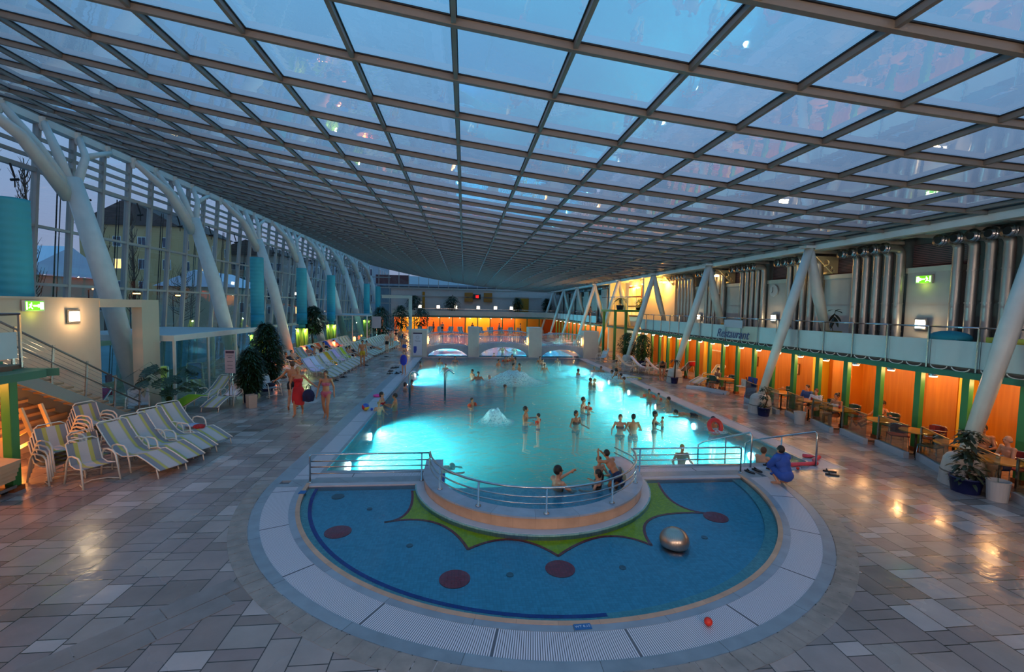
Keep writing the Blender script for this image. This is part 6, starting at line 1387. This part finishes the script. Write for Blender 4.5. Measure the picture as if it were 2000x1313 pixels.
def body(pn, female=False, wear=(), hair='short', vox=.0125, name='person'):
    P = POSES[pn]; mb = MB(); W = .9 if female else 1.0; segs = []
    def seg(kind, a, b, r0, r1): capsule(mb, a, b, r0, r1); segs.append((kind, V(a), V(b), (r0+r1)/2))
    pel, che, nek, hed = P['pel'], P['che'], P['nek'], P['hed']; u = (che-pel).normalized(); side = (P['shL']-P['shR']).normalized(); bk = u.cross(side).normalized()*-1
    M = Matrix((side, u.cross(side), u)).transposed()
    mb.ell(pel+u*.02, (.155 if female else .145, .105, .125), M, 14, 10); mb.ell(pel.lerp(che, .5), (.118 if female else .135, .09, .17), M, 14, 10)
    M2 = Matrix((side, (nek-che).normalized().cross(side), (nek-che).normalized())).transposed()
    mb.ell(che+u*.02, (.145 if female else .17, .10, .17), M2, 14, 10); mb.ell(che.lerp(nek, .55), (.16*W, .08, .10), M2, 14, 8)
    fwd = side.cross(u)
    if fwd.dot(P['look']) < 0: fwd = -fwd
    if female:
        for s in (-1, 1): mb.ell(che+u*.02+side*.07*s+fwd*.08, .055)
    else:
        for s in (-1, 1): mb.ell(che+u*.06+side*.07*s+fwd*.055, (.07, .05, .055), M)
    segs.append(('torso', pel-u*.05, nek, .125)); seg('neck', nek-V((0, 0, .03)), hed-V((0, 0, .05)), .052*W, .048*W)
    F = frame_of(P['look']); hd = lambda x, y, z: hed+F @ V((x, y, z))
    mb.ell(hd(0, .012, .015), (.074, .093, .10), F, 16, 12); mb.ell(hd(0, -.028, -.05), (.052, .062, .058), F, 12, 10); mb.ell(hd(0, -.094, -.012), (.012, .018, .024), F, 8, 6); mb.ell(hd(0, -.074, .028), (.05, .016, .012), F, 8, 6)
    for s in (-1, 1): mb.ell(hd(.076*s, .008, -.005), (.01, .02, .03), F, 8, 6)
    segs.append(('head', hed, hed+V((0, 0, .02)), .1))
    for q, s in (('L', 1), ('R', -1)):
        sh, el, wr = P['sh'+q], P['el'+q], P['wr'+q]
        mb.ell(sh, .062*W); capsule(mb, che.lerp(nek, .6), sh, .06*W, .056*W); seg('uarm', sh, el, .05*W, .039*W); seg('farm', el, wr, .040*W, .027*W)
        d = (wr-el).normalized(); ax = d.cross(side)
        if ax.length < .2: ax = d.cross(u)
        ax.normalize(); n = ax.cross(d).normalized(); palm = wr+d*.05
        capsule(mb, wr, wr+d*.075, .026, .030)
        for i, (off, l) in enumerate(((-.027, .068), (-.009, .078), (.010, .073), (.027, .056))):
            b = wr+d*.085+ax*off; k_ = b+d*l*.55-n*.006*s; capsule(mb, b, k_, .0092, .0088); capsule(mb, k_, k_+d*l*.42-n*.016*s, .0088, .0075)
        tb = wr+d*.03-ax*.02; capsule(mb, tb, tb-ax*.035+d*.03, .013, .010); capsule(mb, tb-ax*.035+d*.03, tb-ax*.042+d*.055, .010, .008)
        hi, kn, an, toe = P['hi'+q], P['kn'+q], P['an'+q], P['toe'+q]
        seg('thigh', hi, kn, .088 if female else .083, .054); mid = kn.lerp(an, .3); capsule(mb, kn, mid, .052, .056); seg('calf', mid, an, .056, .035); segs.append(('calf', kn, mid, .054)); seg('foot', an+(an-toe)*.22, toe, .037, .030); capsule(mb, toe, toe+(toe-an)*.2, .028, .018)
    me = remesh(mb, vox, name, SKIN[0]); o = bpy.data.objects.new(name, me); C.objects.link(o)
    # clothing: patches of the body surface, pushed outwards
    if wear:
        nv = len(me.vertices); co_ = np.empty(nv*3); me.vertices.foreach_get('co', co_); co_ = co_.reshape(-1, 3); no = np.array([v.normal[:] for v in me.vertices])
        best = np.full(nv, 1e9); kd = np.zeros(nv, int); tt = np.zeros(nv)
        for i, (k, a, b, r_) in enumerate(segs):
            a, b = np.array(a), np.array(b); ab = b-a; t = np.clip(((co_-a) @ ab)/(ab @ ab), 0, 1); dd = np.linalg.norm(co_-(a+t[:, None]*ab), axis=1)-r_
            m_ = dd < best; best[m_] = dd[m_]; kd[m_] = i; tt[m_] = t[m_]
        ax_ = np.array(nek-pel); tau = ((co_-np.array(pel)) @ ax_)/(ax_ @ ax_); kinds = [segs[i][0] for i in kd]
        for wn, (nm, m_, off) in wear.items():
            fn = WEAR[wn]; sel = np.array([fn(kinds[i], tt[i], tau[i]) for i in range(nv)]); idx = {}; vs = []; fs = []
            for p_ in me.polygons:
                vv = p_.vertices
                if all(sel[j] for j in vv):
                    for j in vv:
                        if j not in idx: idx[j] = len(vs); vs.append(tuple(co_[j]+no[j]*off))
                    fs.append(tuple(idx[j] for j in vv))
            if vs:
                cm = bpy.data.meshes.new(nm); cm.from_pydata(vs, [], fs); cm.materials.append(m_); cm.polygons.foreach_set('use_smooth', [True]*len(cm.polygons)); c = bpy.data.objects.new(nm, cm); C.objects.link(c); c.parent = o
                so = c.modifiers.new('s', 'SOLIDIFY'); so.thickness = .006; so.offset = 1
    h = MB()
    if hair != 'bald':
        h.ell(hd(0, .022, .026), (.084, .098, .104), F, 16, 12)
        if hair in ('long', 'pony', 'bob'): h.ell(hd(0, .06, -.03), (.075, .05, .09 if hair != 'long' else .14), F, 12, 8)
        if hair == 'pony': h.tube([hd(0, .12, .03), hd(0, .16, -.03), hd(0, .15, -.14), hd(0, .12, -.2)], [.025, .03, .024, .008], 8)
        if hair == 'bun': h.ell(hd(0, .10, .10), .045)
    else: h.ell(hd(0, .03, -.02), (.080, .082, .05), F, 12, 8)
    hm = remesh(h, .012, 'hair', HAIR['dark'], 2); ho = bpy.data.objects.new('hair', hm); C.objects.link(ho); ho.parent = o
    e = MB()
    for s in (-1, 1): e.ell(hd(.031*s, -.083, .008), (.013, .008, .008), F, 8, 6)
    e.build('eyes', mat('dark eyes', '1a1412', .2), o); MB().ell(hd(0, -.088, -.052), (.022, .008, .006), F, 8, 6).build('mouth', mat('lips', '8e4038', .5), o)
    return o
cl = lambda n, c: mat(n, c, .75, var=.05)
BLK, NVY, REDC, YLC = cl('black swimwear', '0e1018'), cl('navy swimwear', '141c40'), cl('red cloth', 'b01018'), cl('yellow swimwear', 'b8941c')
ARC = {}
def person(key, head=None, foot=None, z=0, face=-90, sc_=1.0, lb='', skin=0, hair='dark', suit=None, grp=None, headz=None):
    """key picks the pose; placed either by the head (bathers) or by the feet"""
    if key not in ARC:
        pn, fem, wear, hr, vox = TYPES[key]; ARC[key] = [body(pn, fem, {w: ({'shorts': 'swim_shorts', 'briefs': 'swim_briefs'}.get(w, w), m, o_) for w, (m, o_) in wear.items()}, hr, vox), 0]
    src, used = ARC[key]; P = POSES[TYPES[key][0]]
    mats = {'person': SKIN[skin], 'hair': HAIR[hair]}
    if suit: 
        for w in ('swim_shorts', 'swim_briefs', 'bikini_top', 'swimsuit', 'shirt', 'robe', 'armbands'): mats[w] = suit
    o = copy_tree(src, None, mats); ARC[key][1] = 1; rz = R(face+90)
    Rm = Matrix.Rotation(rz, 3, 'Z'); hl = Rm @ (P['hed']*sc_)
    if head is not None:
        hz = headz if headz is not None else z+hl.z; w_ = at(head[0], head[1], hz); loc = V((w_.x-hl.x, w_.y-hl.y, hz-hl.z if headz is not None else z))
    elif foot is not None and len(foot) == 3: loc = V(foot)
    else: w_ = at(foot[0], foot[1], z); loc = V((w_.x, w_.y, z))
    o.location = loc; o.rotation_euler = (0, 0, rz); o.scale = (sc_,)*3; o.name = 'person'; o['label'] = lb; o['category'] = 'person'
    if grp: o['group'] = grp
    return o
S = lambda m: {'shorts': (m, .008)}
TYPES = dict(
    man_wade=('wade', False, S(NVY), 'short', .0125), man_low=('wade_low', False, S(NVY), 'short', .014), man_reach=('reach', False, S(BLK), 'short', .0125), woman_wade=('wade', True, {'swimsuit': (BLK, .006)}, 'pony', .0125), woman_bob=('wade_low', True, {'briefs': (BLK, .006), 'bikini_top': (BLK, .006)}, 'bob', .014),
    kid_bands=('wade', False, {'briefs': (NVY, .006), 'armbands': (cl('orange armbands', 'e0401c'), .05)}, 'short', .015), cheer=('cheer', False, S(NVY), 'short', .0125), hold=('hold', False, S(NVY), 'short', .014), ring=('ring', False, S(NVY), 'short', .0125), swim=('swim', False, S(BLK), 'short', .014), lunge=('lunge', False, S(NVY), 'short', .0115),
    walk_woman=('walkA', True, {'briefs': (cl('red patterned bikini', 'b8566a'), .006), 'bikini_top': (cl('red patterned bikini', 'b8566a'), .008)}, 'short', .0105), walk_red=('walkB', True, {'swimsuit': (REDC, .01)}, 'short', .0105), walk_man=('walkB', False, {'shorts': (BLK, .008)}, 'short', .0115),
    stand_man=('stand', False, S(BLK), 'short', .0125), stand_shirt=('stand', False, {'shorts': (NVY, .008), 'shirt': (cl('blue shirt', '33508c'), .01)}, 'short', .014), bend=('bend', False, S(BLK), 'long', .0125), sit_man=('sit', False, {'shorts': (NVY, .008)}, 'short', .0115), sit_shirt=('sit', False, {'shorts': (NVY, .008), 'shirt': (cl('blue shirt', '33508c'), .012)}, 'short', .0125), sit_woman=('sit', True, {'briefs': (BLK, .006), 'bikini_top': (cl('white bikini', 'c8c4c8'), .008)}, 'bun', .0115),
    sit_bald=('sit', False, {'shorts': (NVY, .008)}, 'bald', .0115), lean=('lean', False, {'shorts': (NVY, .008)}, 'short', .0125), recline=('recline', False, {'shorts': (NVY, .008)}, 'short', .015), recline_w=('recline', True, {'swimsuit': (BLK, .006)}, 'long', .015), crouch_robe=('crouch', False, {'robe': (cl('blue terry towel', '2a4fa0'), .035)}, 'short', .0125), crouch=('crouch', False, {'briefs': (NVY, .006)}, 'short', .0125))
WZ = -1.34
# --- near bathers in the round bulge
person('man_reach', (1091, 920), z=-1.5, face=20, lb='broad-backed man in the near round bulge, reaching out', skin=0, sc_=1.12)
person('woman_wade', (1167, 925), headz=.24, face=150, sc_=.84, lb='girl with a long dark ponytail beside the round wall', skin=0)
person('lunge', (1184, 886), headz=.66, face=125, sc_=.80, lb='boy in dark trunks rising out of the water with raised hands', skin=1, hair='dark')
person('hold', (1171, 899), headz=.28, face=-60, sc_=.8, lb='child half hidden behind the boy with raised hands', skin=0, hair='brown')
W = [ # key, head px, headz, facing, scale, skin, hair, label
 ('man_wade', (1027, 800), .32, -20, 1.0, 1, 'dark', 'man leaning forward beside the near foam fountain'), ('kid_bands', (1051, 812), .2, 160, .72, 0, 'dark', 'child in a blue cap in front of the man by the foam fountain'),
 ('woman_bob', (1126, 808), .28, -60, .95, 1, 'dark', 'dark-haired woman alone in the middle of the pool'), ('man_low', (1140, 781), .3, -30, 1.0, 1, 'dark', 'man carrying a child with orange float'), ('kid_bands', (1150, 789), .26, 200, .6, 0, 'dark', 'small child with orange armbands held by the man'),
 ('woman_bob', (1212, 816), .28, -100, .95, 0, 'brown', 'fair woman of the pair standing in the sparkling water'), ('man_low', (1237, 815), .32, 90, 1.0, 1, 'dark', 'broad man of the pair in the sparkling water, seen from behind'),
 ('woman_bob', (1280, 809), .3, -30, .95, 1, 'dark', 'woman holding a baby in the sparkling water'), ('hold', (1294, 817), .2, 170, .5, 0, 'brown', 'baby held by the woman in the sparkling water'),
 ('kid_bands', (1268, 764), .3, -120, .8, 1, 'dark', 'boy with red armbands near the right gutter'), ('kid_bands', (1286, 771), .2, 200, .66, 0, 'dark', 'toddler with red armbands near the right gutter'), ('man_low', (1305, 780), .12, 180, .95, 1, 'dark', 'dark-haired swimmer low in the water at the right gutter'),
 ('ring', (1394, 820), .36, -70, .95, 1, 'dark', 'man wading with a red swim ring near the right gutter'), ('man_low', (1333, 875), .12, -90, .9, 0, 'blond', 'blond child swimming behind the right railing'), ('crouch', (1492, 881), .28, 30, .95, 0, 'brown', 'child crouching on the entry steps beside the handrail'),
 ('kid_bands', (922, 781), .22, -40, .74, 1, 'dark', 'toddler with orange float in front of the blue bench'), ('man_wade', (934, 730), .34, -90, 1.0, 1, 'dark', 'man facing the camera left of the far foam fountain'), ('man_low', (956, 737), .28, -60, .98, 0, 'grey', 'grey-haired man beside the far foam fountain'),
 ('cheer', (1005, 736), .3, 180, .95, 1, 'dark', 'bather splashing with raised arms in the far foam fountain'), ('man_low', (987, 755), .05, 0, .9, 0, 'brown', 'person ducking in the splash of the far foam fountain'), ('man_low', (922, 725), .22, -150, .95, 1, 'dark', 'dark head behind the man left of the far fountain'),
 ('man_wade', (1130, 724), .3, 10, .95, 1, 'dark', 'man with spread hands at the edge of the right jets'), ('woman_bob', (1161, 719), .28, -90, .95, 0, 'blond', 'fair-haired woman at the right jets, farthest'), ('man_low', (1174, 719), .28, -120, .95, 1, 'dark', 'dark-haired man next to the fair-haired woman at the jets'),
 ('man_low', (1195, 726), .28, 160, .95, 1, 'dark', 'first of the four heads lined up along the right jets'), ('woman_bob', (1202, 731), .26, 160, .93, 0, 'brown', 'second of the four heads lined up along the right jets'), ('man_low', (1212, 733), .3, 170, .97, 0, 'dark', 'third of the four heads lined up along the right jets'), ('man_low', (1218, 740), .28, 160, .95, 0, 'brown', 'nearest of the four heads lined up along the right jets'),
 ('man_low', (1154, 742), .26, 0, .95, 1, 'dark', 'dark-haired one of the couple before the jets'), ('woman_bob', (1161, 743), .24, 180, .92, 0, 'blond', 'blond one of the couple before the jets'),
 ('man_low', (805, 746), .25, 0, .95, 1, 'dark', 'man floating behind the left swan-neck pipe'), ('woman_bob', (792, 751), .2, 30, .9, 0, 'dark', 'child leaning on a white float by the left gutter'),
 ('woman_bob', (746, 771), .42, -10, .98, 0, 'dark', 'mother in a dark red swimsuit at the left gutter'), ('hold', (771, 774), .38, 180, 1.0, 1, 'dark', 'father in the water facing the mother'), ('man_low', (740, 789), .3, -60, .72, 0, 'blond', 'blond little boy at the left pool edge'),
 ('man_low', (822, 709), .15, 20, .9, 1, 'dark', 'dark head near the left bridge pier, lowest in the water'), ('man_low', (859, 703), .28, -60, .95, 1, 'dark', 'bather under the left arch, dark-haired'), ('woman_bob', (889, 699), .28, -90, .93, 0, 'dark', 'bather under the left arch, nearest the pier'), ('man_low', (870, 714), .2, -100, .9, 0, 'brown', 'brown-haired bather in front of the left arch'),
 ('man_low', (974, 705), .28, -40, .95, 1, 'dark', 'bather left of the group under the middle arch'), ('kid_bands', (987, 699), .28, -90, .75, 1, 'dark', 'child with red armbands under the middle arch, left one'), ('kid_bands', (992, 699), .24, -90, .7, 0, 'dark', 'child with red armbands under the middle arch, right one'), ('man_wade', (1000, 695), .36, -110, 1.0, 1, 'dark', 'tallest of the group under the middle arch'), ('woman_bob', (1006, 701), .26, 180, .95, 0, 'dark', 'woman at the right of the group under the middle arch'),
 ('man_low', (1003, 713), .24, -20, .95, 0, 'dark', 'left one of the pair before the middle arch'), ('man_wade', (1014, 713), .3, 190, .97, 1, 'dark', 'right one of the pair before the middle arch'), ('man_low', (1055, 699), .3, -90, .97, 1, 'dark', 'bather beside the third bridge pier, farther one'), ('woman_bob', (1060, 704), .26, -90, .93, 0, 'dark', 'bather beside the third bridge pier, nearer one'), ('man_low', (1064, 714), .22, -90, .9, 1, 'dark', 'lone bather in front of the third bridge pier'), ('man_low', (1089, 701), .26, -120, .95, 0, 'brown', 'bather in front of the right arch'),
 ('man_low', (965, 692), .2, -90, .9, 0, 'brown', 'swimmer seen through the middle arch')]
for k, (ky, hp, hz, fc, s_, sk, hr, lb) in enumerate(W): person(ky, hp, headz=hz-.05, face=fc, sc_=s_, skin=sk, hair=hr, lb=lb, grp='bathers in the big pool', suit=REDC if 'mother' in lb else None)
o = person('swim', (1319, 806), headz=.0, face=170, sc_=.95, skin=1, lb='swimmer stretched out on the water near the right gutter')
o = person('swim', (884, 912), headz=-.35, face=10, sc_=.85, skin=1, lb='diver seen under the water near the left end of the round wall')
p = at(1394, 832, .15); o = tag(MB().tube([(.21*math.cos(a*PI/10), .08*math.sin(a*PI/10), .21*math.sin(a*PI/10)) for a in range(20)], .075, 10, closed=True).build('swim_ring', mat('red vinyl', 'c8201c', .3), None, True), 'red swim ring held by the man near the right gutter', 'swim ring'); o.location = (p.x+.02, p.y-.05, -.14)
# --- people on the deck, lounger side
person('walk_woman', foot=(637, 818), face=-88, lb='woman in a red-white patterned bikini walking towards the camera', skin=1, hair='brown', sc_=.98)
o = person('walk_red', foot=(583, 812), face=-80, lb='woman in a red bathing dress carrying a dark blue bag', skin=1, hair='blond', sc_=1.02)
b = o.location; mb = MB(); prof = []
n = 20; vs = []
for i, (z, rx, ry, dy) in enumerate(((1.0, .15, .12, 0), (.86, .19, .16, 0), (.66, .21, .2, -.02), (.46, .2, .22, -.02))):
    for k in range(n): a = 2*PI*k/n; vs.append((rx*math.cos(a), ry*math.sin(a)+dy, z-.06*math.cos(a*1+.5)*(i == 3)))
mb.add(vs, [(i*n+k, i*n+(k+1) % n, (i+1)*n+(k+1) % n, (i+1)*n+k) for i in range(3) for k in range(n)]); c = mb.build('skirt', REDC, None, True); c.data.transform(Matrix.Translation(c.location)); c.location = (0, 0, 0); c.parent = o
bgm = bev(MB().ell((0, 0, -.04), (.22, .11, .24), seg=7, rings=6).box((0, 0, -.12), (.34, .16, .22)).tube([(-.1, 0, .1), (-.06, 0, .3), (.0, 0, .36), (.06, 0, .3), (.1, 0, .1)], .015, 6).build('shoulder_bag', mat('dark blue bag', '12143a', .8), None, True)); bgm.location = (b.x+.42, b.y-.18, .52); tag(bgm, 'dark blue bag in the hand of the woman in red', 'bag')
person('walk_man', foot=(572, 800), face=100, lb='man in black trunks walking away beside the woman in red', skin=1, hair='brown', sc_=1.06)
person('stand_man', foot=(708, 716), face=-70, lb='man in yellow trunks standing at the poolside loungers', skin=1, suit=YLC)
person('stand_man', foot=(790, 697), face=-90, lb='boy in blue trunks on the far left gutter', skin=0, suit=cl('blue trunks', '1c4a9c'), sc_=.95)
o = person('stand_man', foot=(789, 732), face=-100, lb='child holding a blue towel bag beside the slippers', skin=0, sc_=.82); b = o.location
bo = MB().ell((0, 0, 0), (.2, .1, .32), seg=14).build('towel_bag', mat('royal blue bag', '23309a', .8), None, True); bo.location = (b.x, b.y-.22, .56); tag(bo, 'royal blue towel bag hugged by the child on the gutter', 'bag')
person('stand_man', foot=(-9.9, 25.7, 0), face=60, lb='man in black trunks standing behind the bamboo', skin=1); person('bend', foot=(-9.9, 32.6, 0), face=-150, lb='man bending over a lounger by the second lit green tub', skin=0)
person('stand_man', foot=(765, 682), face=-60, lb='person in pale shirt standing far along the lounger row', skin=0, suit=cl('pale grey shirt', '9a968a')); person('stand_man', foot=(756, 690), face=-120, lb='person standing behind a far poolside lounger', skin=2); person('walk_man', foot=(782, 676), face=-80, lb='person walking on the deck left of the bridge', skin=1, suit=cl('grey trunks', '5a5a60')); person('walk_woman', foot=(774, 668), face=-90, lb='woman far along the deck beyond the info banner', skin=0, suit=BLK)
rl_ = [(-7.75, 25.3+.84*9, -27, 'recline', 1, 'in the poolside row, nearest sunbather'), (-7.75, 25.3+.84*10, -27, 'recline_w', 0, 'woman in the poolside row'), (-7.6, 25.3+.84*16, -27, 'recline', 0, 'far in the poolside row'), (-10.4, 26.0+.95*3, -30, 'recline_w', 1, 'woman in the back row, dark-haired'), (-10.4, 26.0+.95*4, -30, 'recline', 0, 'in the back row beside the woman'), (-10.4, 26.0+.95*7, -30, 'recline', 1, 'in the back row behind the yellow green towel'), (-10.4, 26.0+.95*11, -30, 'recline_w', 0, 'in the back row beyond the orange towel'), (-10.4, 26.0+.95*14, -30, 'recline', 1, 'farthest in the back row'), (-12.2, 15.6, -100, 'recline', 1, 'behind the foot of the stairs')]
for x, y, dg, ky, sk, lb in rl_: person(ky, foot=(x+.1*math.cos(R(dg)), y+.1*math.sin(R(dg)), .0), face=dg, skin=sk, lb='person reclining on a lounger '+lb, grp='sunbathers')
# --- restaurant side
person('stand_man', foot=(1229, 712), face=170, lb='man in red shorts talking on the restaurant side deck', skin=0, suit=cl('red shorts', '7a1c20'), hair='grey'); person('walk_man', foot=(1203, 742), face=0, lb='little boy walking on the right deck beside the gutter', skin=1, sc_=.66); person('bend', foot=(1292, 742), face=-110, lb='dark-haired woman bending forward beside the third strut', skin=1, sc_=.95); person('stand_shirt', foot=(13.2, 34.4, 0), face=-150, lb='person in a blue shirt standing by the tower bushes', skin=0)
person('stand_man', foot=(13.2, 47.0, 2.6), face=180, lb='man in dark trunks standing on the far side gallery', skin=1, suit=REDC)
person('sit_shirt', head=(1577, 757), headz=1.1, sc_=.9, face=195, lb='bearded man in a blue shirt at the restaurant table', skin=0); person('sit_shirt', head=(1594, 765), headz=1.08, face=200, lb='woman in a white robe beside the man in the blue shirt', skin=0, hair='red', suit=cl('white robe', 'c9c6cc'), sc_=.88)
person('sit_woman', head=(1634, 774), headz=1.12, face=190, sc_=.92, lb='woman in a white bikini at a restaurant table', skin=1); person('lean', head=(1724, 789), headz=1.02, sc_=.92, face=185, lb='man leaning back with an arm stretched over the chairs', skin=1)
person('sit_man', head=(1921, 838), headz=1.16, face=215, lb='dark-haired man at the near restaurant table', skin=1, sc_=.95); person('sit_bald', head=(1968, 860), headz=1.1, sc_=.9, face=165, lb='bald man at the near restaurant table', skin=0, hair='grey'); person('sit_man', head=(1402, 722), headz=1.08, sc_=.9, face=190, lb='guest resting at the far table by the screen end', skin=1)
person('crouch_robe', (1524, 879), headz=.80, face=100, sc_=.92, lb='child wrapped in a blue towel crouching at the pool corner', skin=0)
# --- far side
for k, (x, y) in enumerate(((-3.2, 67.6), (1.2, 66.8), (5.2, 67.4), (8.3, 66.9), (-4.6, 69.4))): person('stand_man', foot=(x, y, 0), face=-90+30*k, lb='person standing beyond the far pool, %s from the lounger side' % ['second', 'third', 'fourth', 'fifth', 'first'][k], skin=k % 3, grp='people beyond the far pool')
for k, (x, y) in enumerate(((1.5, 41.2), (3.6, 42.0), (4.6, 41.3))): person('man_wade', foot=(x, y, -1.2), face=-90, lb='bather in the far pool behind the bridge railing, %s one' % ['left', 'middle', 'right'][k], skin=k, grp='bathers behind the bridge')
for ky in ARC:
    for o in [ARC[ky][0]]+list(ARC[ky][0].children): bpy.data.objects.remove(o)
# ================================================================ FOAM
def foam_mat():
    m, nt, out = newmat('white water foam'); L = nt.links.new; tc = N(nt, 'ShaderNodeNewGeometry'); nz = N(nt, 'ShaderNodeTexNoise', i_Scale=14.0, i_Detail=8.0); L(tc.outputs['Position'], nz.inputs['Vector'])
    mr_ = N(nt, 'ShaderNodeMapRange'); L(nz.outputs['Fac'], mr_.inputs[0]); mr_.inputs[1].default_value = .3; mr_.inputs[2].default_value = .52
    df = N(nt, 'ShaderNodeBsdfDiffuse', i_Color=lin('e8f4f4')); tl = N(nt, 'ShaderNodeBsdfTranslucent', i_Color=lin('e8f8f8')); tr = N(nt, 'ShaderNodeBsdfTransparent')
    a = N(nt, 'ShaderNodeMixShader'); a.inputs[0].default_value = .5; L(df.outputs[0], a.inputs[1]); L(tl.outputs[0], a.inputs[2]); b_ = N(nt, 'ShaderNodeMixShader'); tg = N(nt, 'ShaderNodeTexCoord'); vm = N(nt, 'ShaderNodeVectorMath', operation='DISTANCE'); sg = N(nt, 'ShaderNodeSeparateXYZ'); cg = N(nt, 'ShaderNodeCombineXYZ'); L(tg.outputs['Generated'], sg.inputs[0]); L(sg.outputs[0], cg.inputs[0]); L(sg.outputs[1], cg.inputs[1]); L(cg.outputs[0], vm.inputs[0]); vm.inputs[1].default_value = (.5, .5, 0)
    fd = N(nt, 'ShaderNodeMapRange'); L(vm.outputs['Value'], fd.inputs[0]); fd.inputs[1].default_value = .12; fd.inputs[2].default_value = .46; fd.inputs[3].default_value = 1; fd.inputs[4].default_value = 0   # foam thins out towards its rim
    L(MA(nt, 'MULTIPLY', mr_.outputs[0], fd.outputs[0]), b_.inputs[0]); L(tr.outputs[0], b_.inputs[1]); L(a.outputs[0], b_.inputs[2]); L(b_.outputs[0], out.inputs[0]); return m
FM = foam_mat()
def foam(px, py, r, h, lb, sx=1.0, sy=1.0):
    p = at(px, py, -.03); n, mseg = 26, 20; vs = []; fs = []
    for i in range(n+1):
        q = i/n
        for k in range(mseg):
            a = 2*PI*k/mseg; rr = r*q*(1+.25*mnoise.noise(V((math.cos(a)*1.5, math.sin(a)*1.5, px*.1)))); z = h*math.exp(-(q*2.5)**3)*(1+.25*mnoise.noise(V((rr*math.cos(a)*9, rr*math.sin(a)*9, 1.7))))+.03*mnoise.noise(V((rr*math.cos(a)*5, rr*math.sin(a)*5, 3.1)))*(1-q)-.02*q
            vs.append((p.x+rr*sx*math.cos(a), p.y+rr*sy*math.sin(a), max(z, -.045)-.0))
    for i in range(n):
        for k in range(mseg): fs.append((i*mseg+k, i*mseg+(k+1) % mseg, (i+1)*mseg+(k+1) % mseg, (i+1)*mseg+k))
    tag(MB().add(vs, fs).build('foam', FM, None, True), lb, 'foam', kind='stuff')
foam(966, 824, .95, .42, 'white foam mound of the near bubbling fountain'); foam(1003, 748, 1.9, .6, 'white foam of the far bubbling fountain', 1.5, 1.0)
foam(1190, 737, 1.5, .12, 'white froth over the right massage jets', 2.2, 2.0); foam(1395, 842, .5, .06, 'white splash under the red swim ring')
# ================================================================ CAMERA, SKY, OUTPUT
cam = bpy.data.cameras.new('camera'); cam.sensor_width = 36; cam.lens = FPX/2000*36; cam.clip_end = 600; cam.clip_start = .05
co = bpy.data.objects.new('camera', cam); C.objects.link(co); co.matrix_world = Matrix.Translation((0, 0, EYE)) @ ROT.to_4x4()
sc = bpy.context.scene; sc.camera = co
w = bpy.data.worlds.new('dusk sky'); sc.world = w; w.use_nodes = True; nt = w.node_tree; nt.nodes.clear(); L = nt.links.new
out = nt.nodes.new('ShaderNodeOutputWorld'); bg = nt.nodes.new('ShaderNodeBackground'); tc = nt.nodes.new('ShaderNodeTexCoord')
sp = nt.nodes.new('ShaderNodeSeparateXYZ'); L(tc.outputs['Generated'], sp.inputs[0])
rp = nt.nodes.new('ShaderNodeValToRGB'); L(sp.outputs[2], rp.inputs[0]); e = rp.color_ramp.elements
e[0].position = 0; e[0].color = lin('8088a0'); e[1].position = 1; e[1].color = lin('5a9ccc')
for p, c in ((.12, '7c88a6'), (.3, '7494ba'), (.55, '649cc6')):
    q = e.new(p); q.color = lin(c)
nz = nt.nodes.new('ShaderNodeTexNoise'); nz.inputs['Scale'].default_value = 2.2; nz.inputs['Detail'].default_value = 5; L(tc.outputs['Generated'], nz.inputs['Vector'])
mr = nt.nodes.new('ShaderNodeMapRange'); L(nz.outputs['Fac'], mr.inputs[0]); mr.inputs[3].default_value = .82; mr.inputs[4].default_value = 1.15
hs = nt.nodes.new('ShaderNodeHueSaturation'); L(rp.outputs[0], hs.inputs['Color']); L(mr.outputs[0], hs.inputs['Value']); L(hs.outputs[0], bg.inputs[0])
bg.inputs[1].default_value = SKY; L(bg.outputs[0], out.inputs[0])
v = sc.view_settings; v.view_transform = 'Standard'; v.look = 'None'; v.gamma = 1; v.use_curve_mapping = False; v.exposure = EXPO
cy = sc.cycles; cy.use_denoising = True; cy.max_bounces = 8; cy.transparent_max_bounces = 18; cy.diffuse_bounces = 3; cy.glossy_bounces = 3; cy.adaptive_threshold = .03
cy.sample_clamp_indirect = 4; cy.caustics_reflective = False; cy.caustics_refractive = False
